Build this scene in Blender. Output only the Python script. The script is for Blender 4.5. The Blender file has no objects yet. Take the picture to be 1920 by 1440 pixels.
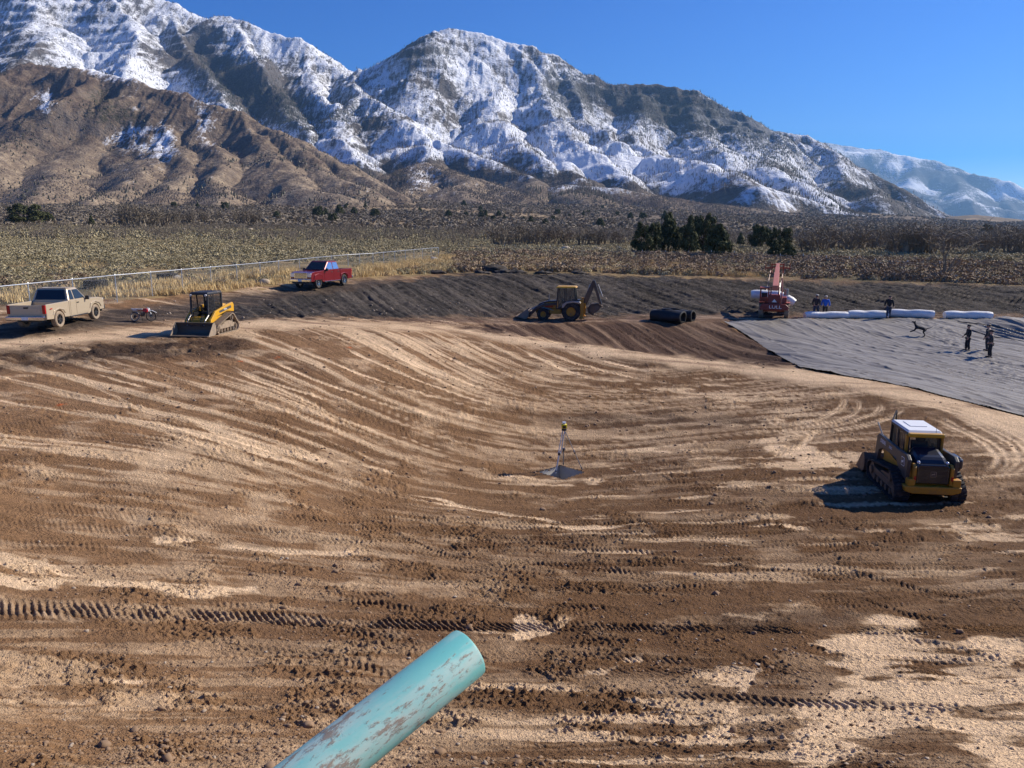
import bpy, bmesh, math, random
import numpy as np
from mathutils import Vector, Matrix, Euler
random.seed(7); RNG = np.random.default_rng(11)
R = math.radians
sc = bpy.context.scene
COL = sc.collection
# ---------------------------------------------------------------- camera
PITCH = R(11.36); FPX = 1443.0
cam_d = bpy.data.cameras.new("camera"); cam = bpy.data.objects.new("camera", cam_d); COL.objects.link(cam)
cam.location = (0, 0, 0); cam.rotation_euler = (R(90) - PITCH, 0, 0)
cam_d.sensor_width = 36; cam_d.lens = FPX / 1920 * 36; cam_d.clip_start = 0.1; cam_d.clip_end = 60000
sc.camera = cam
# ---------------------------------------------------------------- sky and sun
SUN_EL = R(33.5); SUN_DIR = Vector((math.cos(SUN_EL) * .921, math.cos(SUN_EL) * .389, math.sin(SUN_EL)))
w = bpy.data.worlds.new("World"); sc.world = w; w.use_nodes = True
nt = w.node_tree; bg = nt.nodes['Background']
sky = nt.nodes.new('ShaderNodeTexSky'); sky.sky_type = 'NISHITA'; sky.sun_disc = False
sky.sun_elevation = SUN_EL; sky.sun_rotation = math.atan2(SUN_DIR.x, SUN_DIR.y)
sky.altitude = 1500; sky.air_density = 1.0; sky.dust_density = 0.15; sky.ozone_density = 4.5
hsv = nt.nodes.new('ShaderNodeHueSaturation'); hsv.inputs['Saturation'].default_value = 1.95; hsv.inputs['Hue'].default_value = .522; nt.links.new(sky.outputs[0], hsv.inputs['Color']); nt.links.new(hsv.outputs[0], bg.inputs[0]); bg.inputs[1].default_value = 0.085
sun_d = bpy.data.lights.new("sun", 'SUN'); sun_d.energy = 5.0; sun_d.angle = R(0.53); sun_d.color = (1, .905, .77)
sun = bpy.data.objects.new("sun", sun_d); COL.objects.link(sun)
sun.rotation_euler = SUN_DIR.to_track_quat('Z', 'Y').to_euler(); sun.location = (60, 20, 60)
HAZE = 4.2e-5
vs = sc.view_settings; vs.view_transform = 'Standard'; vs.look = 'None'; vs.exposure = 0.63; vs.gamma = 1

# ---------------------------------------------------------------- numeric helpers
CP, SP = math.cos(PITCH), math.sin(PITCH)
def pdir(px, py):
    u = (px - 960) / FPX; v = (720 - py) / FPX
    return u, CP + v * SP, -SP + v * CP
def pz(px, py, drop):                      # the point seen at a pixel, a given drop below the camera
    a, b, c = pdir(px, py); t = -drop / c
    return a * t, b * t, -drop
def pD(px, py, D):                         # the point seen at a pixel, a given depth ahead
    a, b, c = pdir(px, py); t = D / b
    return a * t, D, c * t
def px_of(x, y, z):
    zz = y * CP - z * SP; yy = y * SP + z * CP
    return 960 + FPX * x / zz, 720 - FPX * yy / zz
_P = RNG.integers(0, 2**31, (256, 256)).astype(np.float64) / 2**31
def vnoise(x, y):                          # smooth value noise, 0..1
    xi = np.floor(x); yi = np.floor(y); fx = x - xi; fy = y - yi
    xi = xi.astype(np.int64) & 255; yi = yi.astype(np.int64) & 255
    fx = fx * fx * (3 - 2 * fx); fy = fy * fy * (3 - 2 * fy)
    x1 = (xi + 1) & 255; y1 = (yi + 1) & 255
    return (_P[xi, yi] * (1 - fx) + _P[x1, yi] * fx) * (1 - fy) + (_P[xi, y1] * (1 - fx) + _P[x1, y1] * fx) * fy
def fbm(x, y, o=4, g=.5, l=2.03):
    s = 0; a = 1; t = 0
    for i in range(o):
        s = s + a * vnoise(x + 17.3 * i, y - 9.1 * i); t += a; a *= g; x = x * l; y = y * l
    return s / t
def ridged(x, y, o=5, g=.5, l=2.07):
    s = 0; a = 1; t = 0
    for i in range(o):
        n = 1 - np.abs(2 * vnoise(x + 31.7 * i, y + 5.3 * i) - 1); s = s + a * n * n; t += a; a *= g; x = x * l; y = y * l
    return s / t
def sst(a, b, x):
    t = np.clip((x - a) / (b - a), 0, 1); return t * t * (3 - 2 * t)
class RBF:                                 # thin plate spline over (azimuth, log range)
    def __init__(s, pts, val, lam=1e-5):
        p = np.array(pts, float); s.q = s.dom(p[:, 0], p[:, 1]); n = len(p)
        K = s.k(s.q, s.q) + lam * np.eye(n); A = np.zeros((n + 3, n + 3)); A[:n, :n] = K
        A[:n, n] = 1; A[:n, n + 1:] = s.q; A[n, :n] = 1; A[n + 1:, :n] = s.q.T
        s.w = np.linalg.solve(A, np.r_[np.array(val, float), 0, 0, 0])
    @staticmethod
    def dom(x, y):
        return np.stack([np.arctan2(x, y), .5 * np.log(x * x + y * y + 1e-6)], -1)
    @staticmethod
    def k(a, b):
        d = ((a[:, None] - b[None]) ** 2).sum(-1) + 1e-12
        return .5 * d * np.log(d)
    def q_eval(s, q):
        out = np.empty(len(q))
        for i in range(0, len(q), 20000):
            c = q[i:i + 20000]; n = len(s.q)
            out[i:i + 20000] = s.k(c, s.q) @ s.w[:n] + s.w[n] + c @ s.w[n + 1:]
        return out
    def __call__(s, x, y):
        x = np.atleast_1d(np.asarray(x, float)); y = np.atleast_1d(np.asarray(y, float))
        return s.q_eval(s.dom(x, y))
# ---------------------------------------------------------------- the lie of the land
rows = {1440: [(-600, 4.5), (0, 5.0), (500, 5.3), (960, 5.6), (1400, 5.6), (1920, 5.4), (2500, 5)],
 1300: [(-600, 5.1), (0, 5.7), (500, 6.3), (960, 6.7), (1400, 6.8), (1920, 6.7), (2500, 6.5)],
 1150: [(-600, 5.3), (0, 6.1), (500, 6.9), (960, 7.4), (1400, 7.5), (1920, 7.5), (2500, 7.4)],
 1000: [(-600, 5.4), (0, 6.3), (300, 6.9), (600, 7.4), (960, 8.0), (1400, 7.9), (1920, 7.8), (2500, 7.8)],
 900: [(-400, 5.4), (0, 6.1), (300, 6.6), (600, 7.4), (960, 8.45), (1400, 8.1), (1920, 7.8)],
 820: [(0, 5.9), (300, 6.2), (600, 6.9), (800, 7.6), (1000, 8.15), (1200, 8.25), (1500, 8.0), (1850, 7.75), (2300, 7.6)],
 750: [(0, 5.7), (300, 5.9), (600, 6.4), (800, 6.9), (1000, 7.45), (1200, 7.7), (1400, 7.65), (1600, 7.5)],
 700: [(-200, 5.4), (0, 5.5), (300, 5.6), (500, 5.75), (700, 6.1), (850, 6.6), (1000, 6.95), (1150, 7.15), (1300, 7.2), (1400, 7.2)]}
cps = [pz(px, py, d) for py, L in rows.items() for px, d in L]
for a in [(-200,650,5.3),(0,650,5.3),(200,645,5.3),(440,640,5.3),(600,625,5.4),(700,618,5.6),(800,618,5.9),(900,632,6.3),(1000,650,6.6),(1100,665,6.8),(1200,675,6.9),(1300,685,7.0),(1400,692,7.08),(1500,702,7.15),(1600,727,7.25),(1700,757,7.4),(1800,790,7.5),(1900,840,7.6),(2100,930,7.6),
  (0,590,4.8),(200,600,5.05),(400,605,5.2),(800,607,5.95),(900,618,6.25),(1000,632,6.5),(1100,647,6.7),(1200,660,6.85),(1300,672,6.95),(1400,680,7.05),(1500,688,7.1),(1600,708,7.2),(1700,724,7.3),(1800,748,7.45),(1920,779,7.6),(2200,850,7.6),
  (1600,690,7.85),(1700,700,8.0),(1800,715,8.15),(1900,730,8.2),(2100,780,8.0),(1500,668,8.0),(1450,655,8.1),(1600,660,8.2),(1700,660,8.3),(1815,660,8.25),(1910,660,8.2),(2150,670,8.2),(1400,630,7.9),(1500,630,7.9),(1600,630,8.0),(1750,630,8.0),(1900,630,8.0),(2150,630,8.0),
  (1360,601,7.35),(1500,599,7.35),(1700,598,7.35),(1900,598,7.35),(2200,598,7.35),
  (700,598,6.0),(800,600,6.4),(900,603,6.9),(1000,604,7.25),(1100,605,7.3),(1200,605,7.3),(1300,603,7.3),
  (1000,622,7.5),(1100,640,8.0),(1200,650,8.4),(1300,660,8.5),(1400,668,8.5),
  (500,598,5.25),(600,596,5.6),(700,592,5.95),(800,590,6.35),(900,591,6.85),(1000,590,7.2),(1200,588,7.25),(1400,587,7.3),(1600,586,7.3),(1900,585,7.3),(2200,585,7.3),
  (480,562,4.9),(560,550,4.75),(660,537,4.6),(750,525,4.6),(850,515,4.65),(950,513,4.7),(1100,515,4.85),(1200,517,5.0),(1300,520,5.1),(1400,524,5.25),(1500,526,5.4),(1600,528,5.5),(1700,530,5.5),(1900,540,5.6),(2200,550,5.6),
  (600,541,4.6),(95,601,4.8),(0,575,4.65),(-300,640,4.6),(215,570,4.6)]:
    cps.append(pz(*a))
def pd(px, D, drop): return ((px - 960) / FPX * D / 1.02, D, -drop)
for a in [(1050,48,7.3),(1100,46.5,7.8),(1200,46,8.25),(1300,45,8.45),(1400,45,8.45),(1500,43.5,7.9),
  (-300,70,4.4),(200,75,4.5),(-300,110,4.2),(200,110,4.4),(700,110,4.5),(1000,100,4.9),(1400,98,5.3),(1900,95,5.5),(2600,100,5.5),
  (-300,200,2.9),(200,200,3.4),(700,200,3.9),(1200,200,4.5),(1900,200,5.0),(2600,200,5.2),
  (-300,320,0),(200,320,1.2),(700,320,2.4),(1200,320,3.6),(1900,320,4.5),(2600,320,5.0),
  (-500,560,-10),(200,560,-7),(700,560,-3.5),(1200,560,.5),(1900,560,3.0),(2600,560,5),
  (-500,900,-27),(200,900,-24),(700,900,-20),(1200,900,-12),(1900,900,0),(2600,900,5),
  (-500,1600,-75),(200,1600,-64),(700,1600,-58),(1200,1600,-42),(1900,1600,-6),(2600,1600,5),
  (-500,3000,-130),(200,3000,-120),(700,3000,-110),(1200,3000,-90),(1900,3000,-30),(2600,3000,5),
  (-500,9000,-160),(700,9000,-150),(1900,9000,-60),(3000,9000,0),
  (960,3.6,3.3),(-400,3.2,3.0),(2300,3.2,3.0),(960,1.2,1.85),]:
    cps.append(pd(*a))
for azs, prof in (((-47, -60, -80), [(1,1.75),(4,3.0),(10,4.7),(20,5.2),(40,4.7),(80,4.5),(150,4),(300,1),(800,-15),(2500,-90),(9000,-140)]), ((47, 60, 80), [(1,1.75),(4,3.2),(10,5.4),(20,6.9),(40,7.6),(80,6),(150,5.3),(300,5),(800,4),(2500,2),(9000,2)]),
  ((-115, -150, 180, 150, 115), [(1,1.75),(4,1.9),(10,2.2),(20,2.5),(40,3),(80,4),(150,4),(300,4),(800,6),(2500,8),(9000,8)])):
    for a in azs:
        for r_, d_ in prof: cps.append((math.sin(R(a)) * r_, math.cos(R(a)) * r_, -d_))
cps = np.array(cps)
TERR = RBF(cps[:, :2], cps[:, 2])
def gz(x, y): return float(TERR(x, y)[0])
def hit(px, py, r0=5, r1=900):             # where the line of sight through a pixel meets the ground
    a, b, c = pdir(px, py); t = np.geomspace(r0, r1, 900); d = c * t - TERR(a * t, b * t)
    i = np.argmax(d < 0)
    if d[i] >= 0: i = len(t) - 1
    if i == 0: return a * t[0], b * t[0]
    t0, t1 = t[i - 1], t[i]; f = d[i - 1] / (d[i - 1] - d[i]) if d[i - 1] != d[i] else 0
    tt = t0 + f * (t1 - t0); return a * tt, b * tt
def hits(L): return np.array([hit(*p) for p in L])
# ---------------------------------------------------------------- object helpers
def tag(o, label=None, cat=None, group=None, kind=None):
    if label: o['label'] = label
    if cat: o['category'] = cat
    if group: o['group'] = group
    if kind: o['kind'] = kind
    return o
def rawmesh(name, V, F, mats, parent=None, smooth=False, fm=None, cols=None):
    """V (n,3) array, F (m,k) array or list of tuples."""
    me = bpy.data.meshes.new(name); V = np.asarray(V, np.float32)
    if isinstance(F, np.ndarray):
        m, k = F.shape; me.vertices.add(len(V)); me.vertices.foreach_set('co', V.ravel())
        me.loops.add(m * k); me.loops.foreach_set('vertex_index', F.astype(np.int32).ravel())
        me.polygons.add(m); me.polygons.foreach_set('loop_start', np.arange(0, m * k, k, dtype=np.int32))
        me.polygons.foreach_set('loop_total', np.full(m, k, np.int32)); me.update(calc_edges=True)
    else:
        me.from_pydata([tuple(map(float, v)) for v in V], [], F); me.update()
    for mt in (mats if isinstance(mats, (list, tuple)) else [mats]): me.materials.append(mt)
    if fm is not None: me.polygons.foreach_set('material_index', np.asarray(fm, np.int32))
    if smooth: me.polygons.foreach_set('use_smooth', np.ones(len(me.polygons), bool))
    if cols is not None:
        for nm, c in cols.items():
            at = me.color_attributes.new(nm, 'FLOAT_COLOR', 'POINT'); c4 = np.ones((len(V), 4), np.float32); c4[:, :3] = c
            at.data.foreach_set('color', c4.ravel())
    o = bpy.data.objects.new(name, me); COL.objects.link(o)
    if parent: o.parent = parent
    return o
def empty(name, loc, rz=0, rx=0, ry=0):
    o = bpy.data.objects.new(name, None); COL.objects.link(o); o.location = loc; o.rotation_euler = (rx, ry, rz); o.empty_display_size = .3
    return o
class MB:
    def __init__(s): s.v = []; s.f = []; s.M = None
    def add(s, V, F):
        n = len(s.v)
        for p in V:
            p = Vector(p)
            if s.M: p = s.M @ p
            s.v.append(tuple(p))
        s.f += [tuple(i + n for i in f) for f in F]; return s
    def box(s, c, d, rx=0, ry=0, rz=0):
        M = Matrix.Translation(c) @ Euler((rx, ry, rz)).to_matrix().to_4x4()
        a, b, e = d[0] / 2, d[1] / 2, d[2] / 2
        V = [M @ Vector(p) for p in ((-a,-b,-e),(a,-b,-e),(a,b,-e),(-a,b,-e),(-a,-b,e),(a,-b,e),(a,b,e),(-a,b,e))]
        return s.add(V, [(3,2,1,0),(4,5,6,7),(0,1,5,4),(1,2,6,5),(2,3,7,6),(3,0,4,7)])
    def hexa(s, V): return s.add(V, [(3,2,1,0),(4,5,6,7),(0,1,5,4),(1,2,6,5),(2,3,7,6),(3,0,4,7)])
    def prism(s, pts, ax, a0, a1):
        def P(p, a): return (a, p[0], p[1]) if ax == 'x' else ((p[0], a, p[1]) if ax == 'y' else (p[0], p[1], a))
        ar = sum(pts[i][0] * pts[(i + 1) % len(pts)][1] - pts[(i + 1) % len(pts)][0] * pts[i][1] for i in range(len(pts)))
        if (ar > 0) == (ax == 'y'): pts = pts[::-1]
        if a0 > a1: a0, a1 = a1, a0
        n = len(pts); V = [P(p, a0) for p in pts] + [P(p, a1) for p in pts]
        return s.add(V, [tuple(range(n))[::-1], tuple(range(n, 2 * n))] + [(i, (i + 1) % n, n + (i + 1) % n, n + i) for i in range(n)])
    def cyl(s, p0, p1, r0, r1=None, n=16, caps=True):
        r1 = r0 if r1 is None else r1; p0 = Vector(p0); p1 = Vector(p1); q = (p1 - p0).to_track_quat('Z', 'Y')
        V = []
        for p, r in ((p0, r0), (p1, r1)):
            for i in range(n): t = 2 * math.pi * i / n; V.append(p + q @ Vector((r * math.cos(t), r * math.sin(t), 0)))
        F = [(i, (i + 1) % n, n + (i + 1) % n, n + i) for i in range(n)]
        if caps: F += [tuple(range(n))[::-1], tuple(range(n, 2 * n))]
        return s.add(V, F)
    def bar(s, p0, p1, w, h, up=(0, 0, 1)):
        p0 = Vector(p0); p1 = Vector(p1); d = (p1 - p0).normalized(); up = Vector(up)
        if abs(d.dot(up)) > .98: up = Vector((0, 1, 0))
        x = d.cross(up).normalized(); z = x.cross(d); x *= w / 2; z *= h / 2
        return s.hexa([p0 - x - z, p0 + x - z, p1 + x - z, p1 - x - z, p0 - x + z, p0 + x + z, p1 + x + z, p1 - x + z])
    def tube(s, pts, r, n=8, caps=True):
        pts = [Vector(p) for p in pts]; rr = r if isinstance(r, (list, tuple)) else [r] * len(pts); V = []; m = len(pts); ref = None
        for k, p in enumerate(pts):
            d = (pts[min(k + 1, m - 1)] - pts[max(k - 1, 0)]).normalized()
            if ref is None: ref = d.orthogonal().normalized()
            x = (ref - d * ref.dot(d)).normalized(); ref = x; y = d.cross(x)
            for i in range(n): t = 2 * math.pi * i / n; V.append(p + rr[k] * (x * math.cos(t) + y * math.sin(t)))
        F = [(k * n + i, k * n + (i + 1) % n, (k + 1) * n + (i + 1) % n, (k + 1) * n + i) for k in range(m - 1) for i in range(n)]
        if caps: F += [tuple(range(n))[::-1], tuple(range((m - 1) * n, m * n))]
        return s.add(V, F)
    def lathe(s, prof, o, ax, n=20, caps=True):        # prof: (axial, radius)
        o = Vector(o); q = Vector(ax).to_track_quat('Z', 'Y'); V = []; m = len(prof)
        for a, r in prof:
            for i in range(n): t = 2 * math.pi * i / n; V.append(o + q @ Vector((r * math.cos(t), r * math.sin(t), a)))
        F = [(k * n + i, k * n + (i + 1) % n, (k + 1) * n + (i + 1) % n, (k + 1) * n + i) for k in range(m - 1) for i in range(n)]
        if caps: F += [tuple(range(n))[::-1], tuple(range((m - 1) * n, m * n))]
        return s.add(V, F)
    def ball(s, c, r, n=10, m=6):
        r = r if isinstance(r, (tuple, list)) else (r, r, r); V = [(c[0], c[1], c[2] - r[2])]
        for j in range(1, m):
            p = math.pi * j / m - math.pi / 2
            for i in range(n): t = 2 * math.pi * i / n; V.append((c[0] + r[0] * math.cos(p) * math.cos(t), c[1] + r[1] * math.cos(p) * math.sin(t), c[2] + r[2] * math.sin(p)))
        V.append((c[0], c[1], c[2] + r[2])); e = len(V) - 1
        F = [(0, 1 + (i + 1) % n, 1 + i) for i in range(n)] + [(1 + j * n + i, 1 + j * n + (i + 1) % n, 1 + (j + 1) * n + (i + 1) % n, 1 + (j + 1) * n + i) for j in range(m - 2) for i in range(n)]
        F += [(1 + (m - 2) * n + i, 1 + (m - 2) * n + (i + 1) % n, e) for i in range(n)]
        return s.add(V, F)
    def obj(s, name, mat, parent=None, smooth=False, bevel=0, label=None):
        me = bpy.data.meshes.new(name); me.from_pydata(s.v, [], s.f); me.materials.append(mat)
        bm = bmesh.new(); bm.from_mesh(me); bmesh.ops.recalc_face_normals(bm, faces=bm.faces); bm.to_mesh(me); bm.free(); me.update()
        if smooth:
            me.polygons.foreach_set('use_smooth', [len(p.vertices) <= 4 for p in me.polygons])
            try: me.set_sharp_from_angle(angle=R(38))
            except Exception: pass
        o = bpy.data.objects.new(name, me); COL.objects.link(o)
        if parent: o.parent = parent
        if bevel:
            b = o.modifiers.new('bevel', 'BEVEL'); b.width = bevel; b.segments = 2; b.limit_method = 'ANGLE'; b.angle_limit = R(35); b.use_clamp_overlap = True
        if label: o['label'] = label
        return o
def lettering(name, text, size, mat, parent, loc, rot, align='CENTER', sx=1.0, ext=.004):
    cu = bpy.data.curves.new(name, 'FONT'); cu.body = text; cu.size = size; cu.extrude = ext; cu.align_x = align; cu.align_y = 'CENTER'; cu.resolution_u = 3
    t = bpy.data.objects.new(name, cu); COL.objects.link(t); dg = bpy.context.evaluated_depsgraph_get(); dg.update()
    me = bpy.data.meshes.new_from_object(t.evaluated_get(dg)); bpy.data.objects.remove(t); bpy.data.curves.remove(cu)
    me.materials.clear(); me.materials.append(mat); me.name = name
    o = bpy.data.objects.new(name, me); COL.objects.link(o); o.parent = parent; o.location = loc; o.rotation_euler = rot; o.scale = (sx, 1, 1)
    return o
ORD = 'first second third fourth fifth sixth seventh eighth ninth tenth eleventh twelfth thirteenth fourteenth'.split()
def copy_tree(o, parent=None):
    c = o.copy(); COL.objects.link(c)
    if parent: c.parent = parent
    for ch in list(o.children): copy_tree(ch, c)
    return c
# ---------------------------------------------------------------- materials
def newmat(name):
    m = bpy.data.materials.new(name); m.use_nodes = True; return m, m.node_tree, m.node_tree.nodes['Principled BSDF']
def nd(nt, t, **k):
    n = nt.nodes.new('ShaderNode' + t)
    for a, b in k.items():
        if a.startswith('i_'): n.inputs[int(a[2:]) if a[2:].isdigit() else a[2:]].default_value = b
        else: setattr(n, a, b)
    return n
def mixc(nt, f, a, b, mode='MIX'):
    n = nt.nodes.new('ShaderNodeMix'); n.data_type = 'RGBA'; n.blend_type = mode; n.clamp_factor = True
    for i, v in ((0, f), (6, a), (7, b)):
        if isinstance(v, bpy.types.NodeSocket): nt.links.new(v, n.inputs[i])
        elif i == 0: n.inputs[0].default_value = v
        else: n.inputs[i].default_value = (*v, 1)
    return n.outputs[2]
def mth(nt, op, a, b=0.0, c=None):
    n = nt.nodes.new('ShaderNodeMath'); n.operation = op
    for i, v in ((0, a), (1, b)) + (((2, c),) if c is not None else ()):
        if isinstance(v, bpy.types.NodeSocket): nt.links.new(v, n.inputs[i])
        else: n.inputs[i].default_value = v
    return n.outputs[0]
def noise(nt, scale, detail=3, rough=.55, vec=None, stretch=None, coord='Object'):
    n = nd(nt, 'TexNoise'); n.inputs['Scale'].default_value = scale; n.inputs['Detail'].default_value = detail; n.inputs['Roughness'].default_value = rough
    if vec is None: vec = nd(nt, 'TexCoord').outputs[coord]
    if stretch:
        mp = nd(nt, 'Mapping'); mp.inputs['Scale'].default_value = stretch; nt.links.new(vec, mp.inputs[0]); vec = mp.outputs[0]
    nt.links.new(vec, n.inputs['Vector']); return n.outputs[0]
def ramp(nt, f, stops):
    n = nd(nt, 'ValToRGB'); e = n.color_ramp.elements
    while len(e) < len(stops): e.new(.5)
    for i, (p, c) in enumerate(stops): e[i].position = p; e[i].color = (*c, 1) if len(c) == 3 else c
    nt.links.new(f, n.inputs[0]); return n.outputs[0]
def bump(nt, bs, h, strength=.4, dist=.02):
    b = nd(nt, 'Bump'); b.inputs['Strength'].default_value = strength; b.inputs['Distance'].default_value = dist
    nt.links.new(h, b.inputs['Height']); nt.links.new(b.outputs[0], bs.inputs['Normal']); return b
DUST = (.30, .215, .145)
def paint(name, col, rough=.4, metal=0, dirt=.35, dscale=3.0, dcol=DUST, coat=0, spread=.18, bmp=0):
    m, t, b = newmat(name)
    n = noise(t, dscale, 6, .65); n2 = noise(t, dscale * 9, 3, .6)
    k = mth(t, 'ADD', mth(t, 'MULTIPLY', n, .75), mth(t, 'MULTIPLY', n2, .25))
    f = nd(t, 'MapRange'); f.inputs[1].default_value = .72 - dirt * .55; f.inputs[2].default_value = .72 - dirt * .55 + spread; f.inputs[4].default_value = min(1, .35 + dirt)
    t.links.new(k, f.inputs[0]); t.links.new(mixc(t, f.outputs[0], col, dcol), b.inputs['Base Color'])
    rr = nd(t, 'MapRange'); rr.inputs[3].default_value = rough; rr.inputs[4].default_value = .85; t.links.new(f.outputs[0], rr.inputs[0]); t.links.new(rr.outputs[0], b.inputs['Roughness'])
    b.inputs['Metallic'].default_value = metal
    if coat: b.inputs['Coat Weight'].default_value = coat; b.inputs['Coat Roughness'].default_value = .06
    if bmp: bump(t, b, k, .5, bmp)
    return m
M = {}
M['tan_paint'] = paint('tan_paint', (.50, .41, .29), .35, .25, .3, 2.0, (.34, .27, .19), .5)
M['red_paint'] = paint('red_paint', (.19, .006, .010), .28, .2, .12, 2.0, (.3, .2, .15), .9)
M['chrome'] = paint('chrome', (.6, .6, .62), .15, 1, .15)
M['plastic'] = paint('plastic', (.022, .022, .024), .5, 0, .25)
M['black_paint'] = paint('black_paint', (.016, .018, .022), .22, 0, .12, 2.5, (.14, .1, .07), .4)
M['navy_paint'] = paint('navy_paint', (.010, .014, .028), .3, 0, 0, 2.5, (.14, .1, .07), .25)
M['yellow_paint'] = paint('yellow_paint', (.60, .32, .012), .38, 0, .34, 2.2, (.30, .2, .12), .3)
M['dirty_yellow'] = paint('dirty_yellow', (.46, .215, .012), .5, 0, .4, 2.2, (.15, .1, .062))
M['orange_paint'] = paint('orange_paint', (.34, .06, .022), .55, 0, .3, 2.0, (.27, .11, .07))
M['boom_paint'] = paint('boom_paint', (.52, .19, .125), .5, 0, .3, 2.0, (.45, .26, .2))
M['rubber'] = paint('rubber', (.018, .017, .017), .8, 0, .4, 6.0, (.16, .115, .08))
M['dusty_rubber'] = paint('dusty_rubber', (.05, .043, .038), .9, 0, .75, 6.0, (.30, .23, .16))
M['steel'] = paint('steel', (.32, .31, .30), .4, .8, .35, 4, (.25, .18, .12))
M['worn_steel'] = paint('worn_steel', (.12, .10, .085), .5, .5, .6, 3, (.20, .14, .09))
M['galv'] = paint('galvanised', (.48, .5, .52), .4, .75, .1)
M['white_paint'] = paint('white_paint', (.75, .75, .73), .4, 0, .2)
M['white_mark'] = paint('white_lettering', (.8, .8, .78), .5, 0, .1)
M['tail_red'] = paint('red_lens', (.42, .01, .01), .2, 0, .05)
M['amber'] = paint('amber_lens', (.7, .2, .01), .2, 0, .05)
M['lens'] = paint('clear_lens', (.7, .72, .75), .12, .3, .05)
M['seat_fabric'] = paint('seat_fabric', (.03, .03, .035), .8, 0, .2)
M['concrete'] = paint('concrete', (.42, .41, .39), .85, 0, .3, 3, (.3, .23, .16))
M['wood'] = paint('wood', (.2, .12, .07), .8, 0, .3, 5)
M['laser_yellow'] = paint('laser_yellow', (.75, .6, .01), .4, 0, .05)
M['bone'] = paint('bleached_stake', (.72, .7, .64), .7, 0, .1)
def glass(name, col=(.02, .026, .03), rough=.04, alpha=1.0, trans=0.0):
    m, t, b = newmat(name); b.inputs['Base Color'].default_value = (*col, 1); b.inputs['Roughness'].default_value = rough
    b.inputs['IOR'].default_value = 1.5; b.inputs['Transmission Weight'].default_value = trans; b.inputs['Alpha'].default_value = alpha
    return m
M['dark_glass'] = glass('dark_glass')
M['clear_glass'] = glass('clear_glass', (.06, .09, .085), .03, .35)
M['tint_glass'] = glass('tint_glass', (.04, .07, .075), .04, .55)
# ---------------------------------------------------------------- ground sheet
az_in = np.linspace(R(-39), R(39), 1000)
az = np.r_[np.linspace(-math.pi, R(-60), 14), np.linspace(R(-57), R(-39.6), 20), az_in, np.linspace(R(39.6), R(57), 20), np.linspace(R(60), math.pi, 14)]
rr = [0.6]
while rr[-1] < 13000:
    r = rr[-1]
    if r < 6: dr = .12
    elif r < 100: dr = min(r * r / (7.6 * 770) * 1.0, .0009 * r + .125)
    else: dr = .215 + (r - 100) * .012
    rr.append(r + dr)
rg = np.array(rr); NA, NR = len(az), len(rg)
# base height on a coarser lattice of the same directions, then interpolated
ci = np.unique(np.r_[np.arange(0, NA, 4), NA - 1]); cj = np.unique(np.r_[np.arange(0, NR, 3), NR - 1])
def lattice(fn):
    q = np.stack(np.meshgrid(az[ci], np.log(rg[cj]), indexing='ij'), -1).reshape(-1, 2)
    c = fn(q).reshape(len(ci), len(cj)); a = np.empty((len(ci), NR))
    for i in range(len(ci)): a[i] = np.interp(rg, rg[cj], c[i])
    o = np.empty((NA, NR)); idx = np.searchsorted(az[ci], az, side='right') - 1; idx = np.clip(idx, 0, len(ci) - 2)
    t = ((az - az[ci][idx]) / (az[ci][idx + 1] - az[ci][idx]))[:, None]
    return a[idx] * (1 - t) + a[idx + 1] * t
GX = np.sin(az)[:, None] * rg[None]; GY = np.cos(az)[:, None] * rg[None]
GZ = lattice(TERR.q_eval)
# contour guides of the grading: each traced line carries one number
guides = [(-1.2, [(-500, 1440), (500, 1430), (1000, 1420), (1700, 1410), (2500, 1420)]),
 (0, [(-300, 1300), (400, 1300), (1000, 1280), (1600, 1270), (2300, 1290)]),
 (1, [(-300, 1060), (200, 1080), (700, 1120), (1200, 1150), (2300, 1130)]),
 (2, [(-300, 890), (200, 930), (600, 990), (1000, 1040), (1500, 1040), (2300, 1030)]),
 (3, [(-200, 735), (100, 770), (400, 850), (700, 930), (1000, 975), (1500, 960), (2300, 950)]),
 (4, [(0, 672), (250, 715), (500, 800), (750, 890), (1000, 925), (1400, 905), (2300, 885)]),
 (5, [(300, 665), (500, 720), (700, 800), (850, 860), (1000, 875), (1300, 858), (1750, 835)]),
 (6, [(480, 655), (650, 730), (800, 790), (950, 830), (1150, 830), (1550, 795)]),
 (7, [(620, 640), (760, 710), (900, 765), (1050, 790), (1300, 775), (1620, 750)]),
 (8, [(760, 628), (880, 690), (1000, 740), (1200, 748), (1500, 722)]),
 (9, [(900, 642), (1000, 690), (1150, 718), (1350, 712)]),
 (10, [(1060, 662), (1150, 692), (1250, 698)])]
gp, gv = [], []
for v, L in guides:
    P = np.array(L, float); s = np.r_[0, np.cumsum(np.hypot(*np.diff(P, axis=0).T))]
    for t in np.linspace(0, s[-1], 7):
        gp.append(hit(np.interp(t, s, P[:, 0]), np.interp(t, s, P[:, 1]))); gv.append(v)
PSI = lattice(RBF(gp, gv, 1e-3).q_eval)
PXX, PYY = px_of(GX, GY, GZ)
infront = (GY > 1.5)
PXX = np.where(infront, PXX, -9e3); PYY = np.where(infront, PYY, 9e3)
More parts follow.
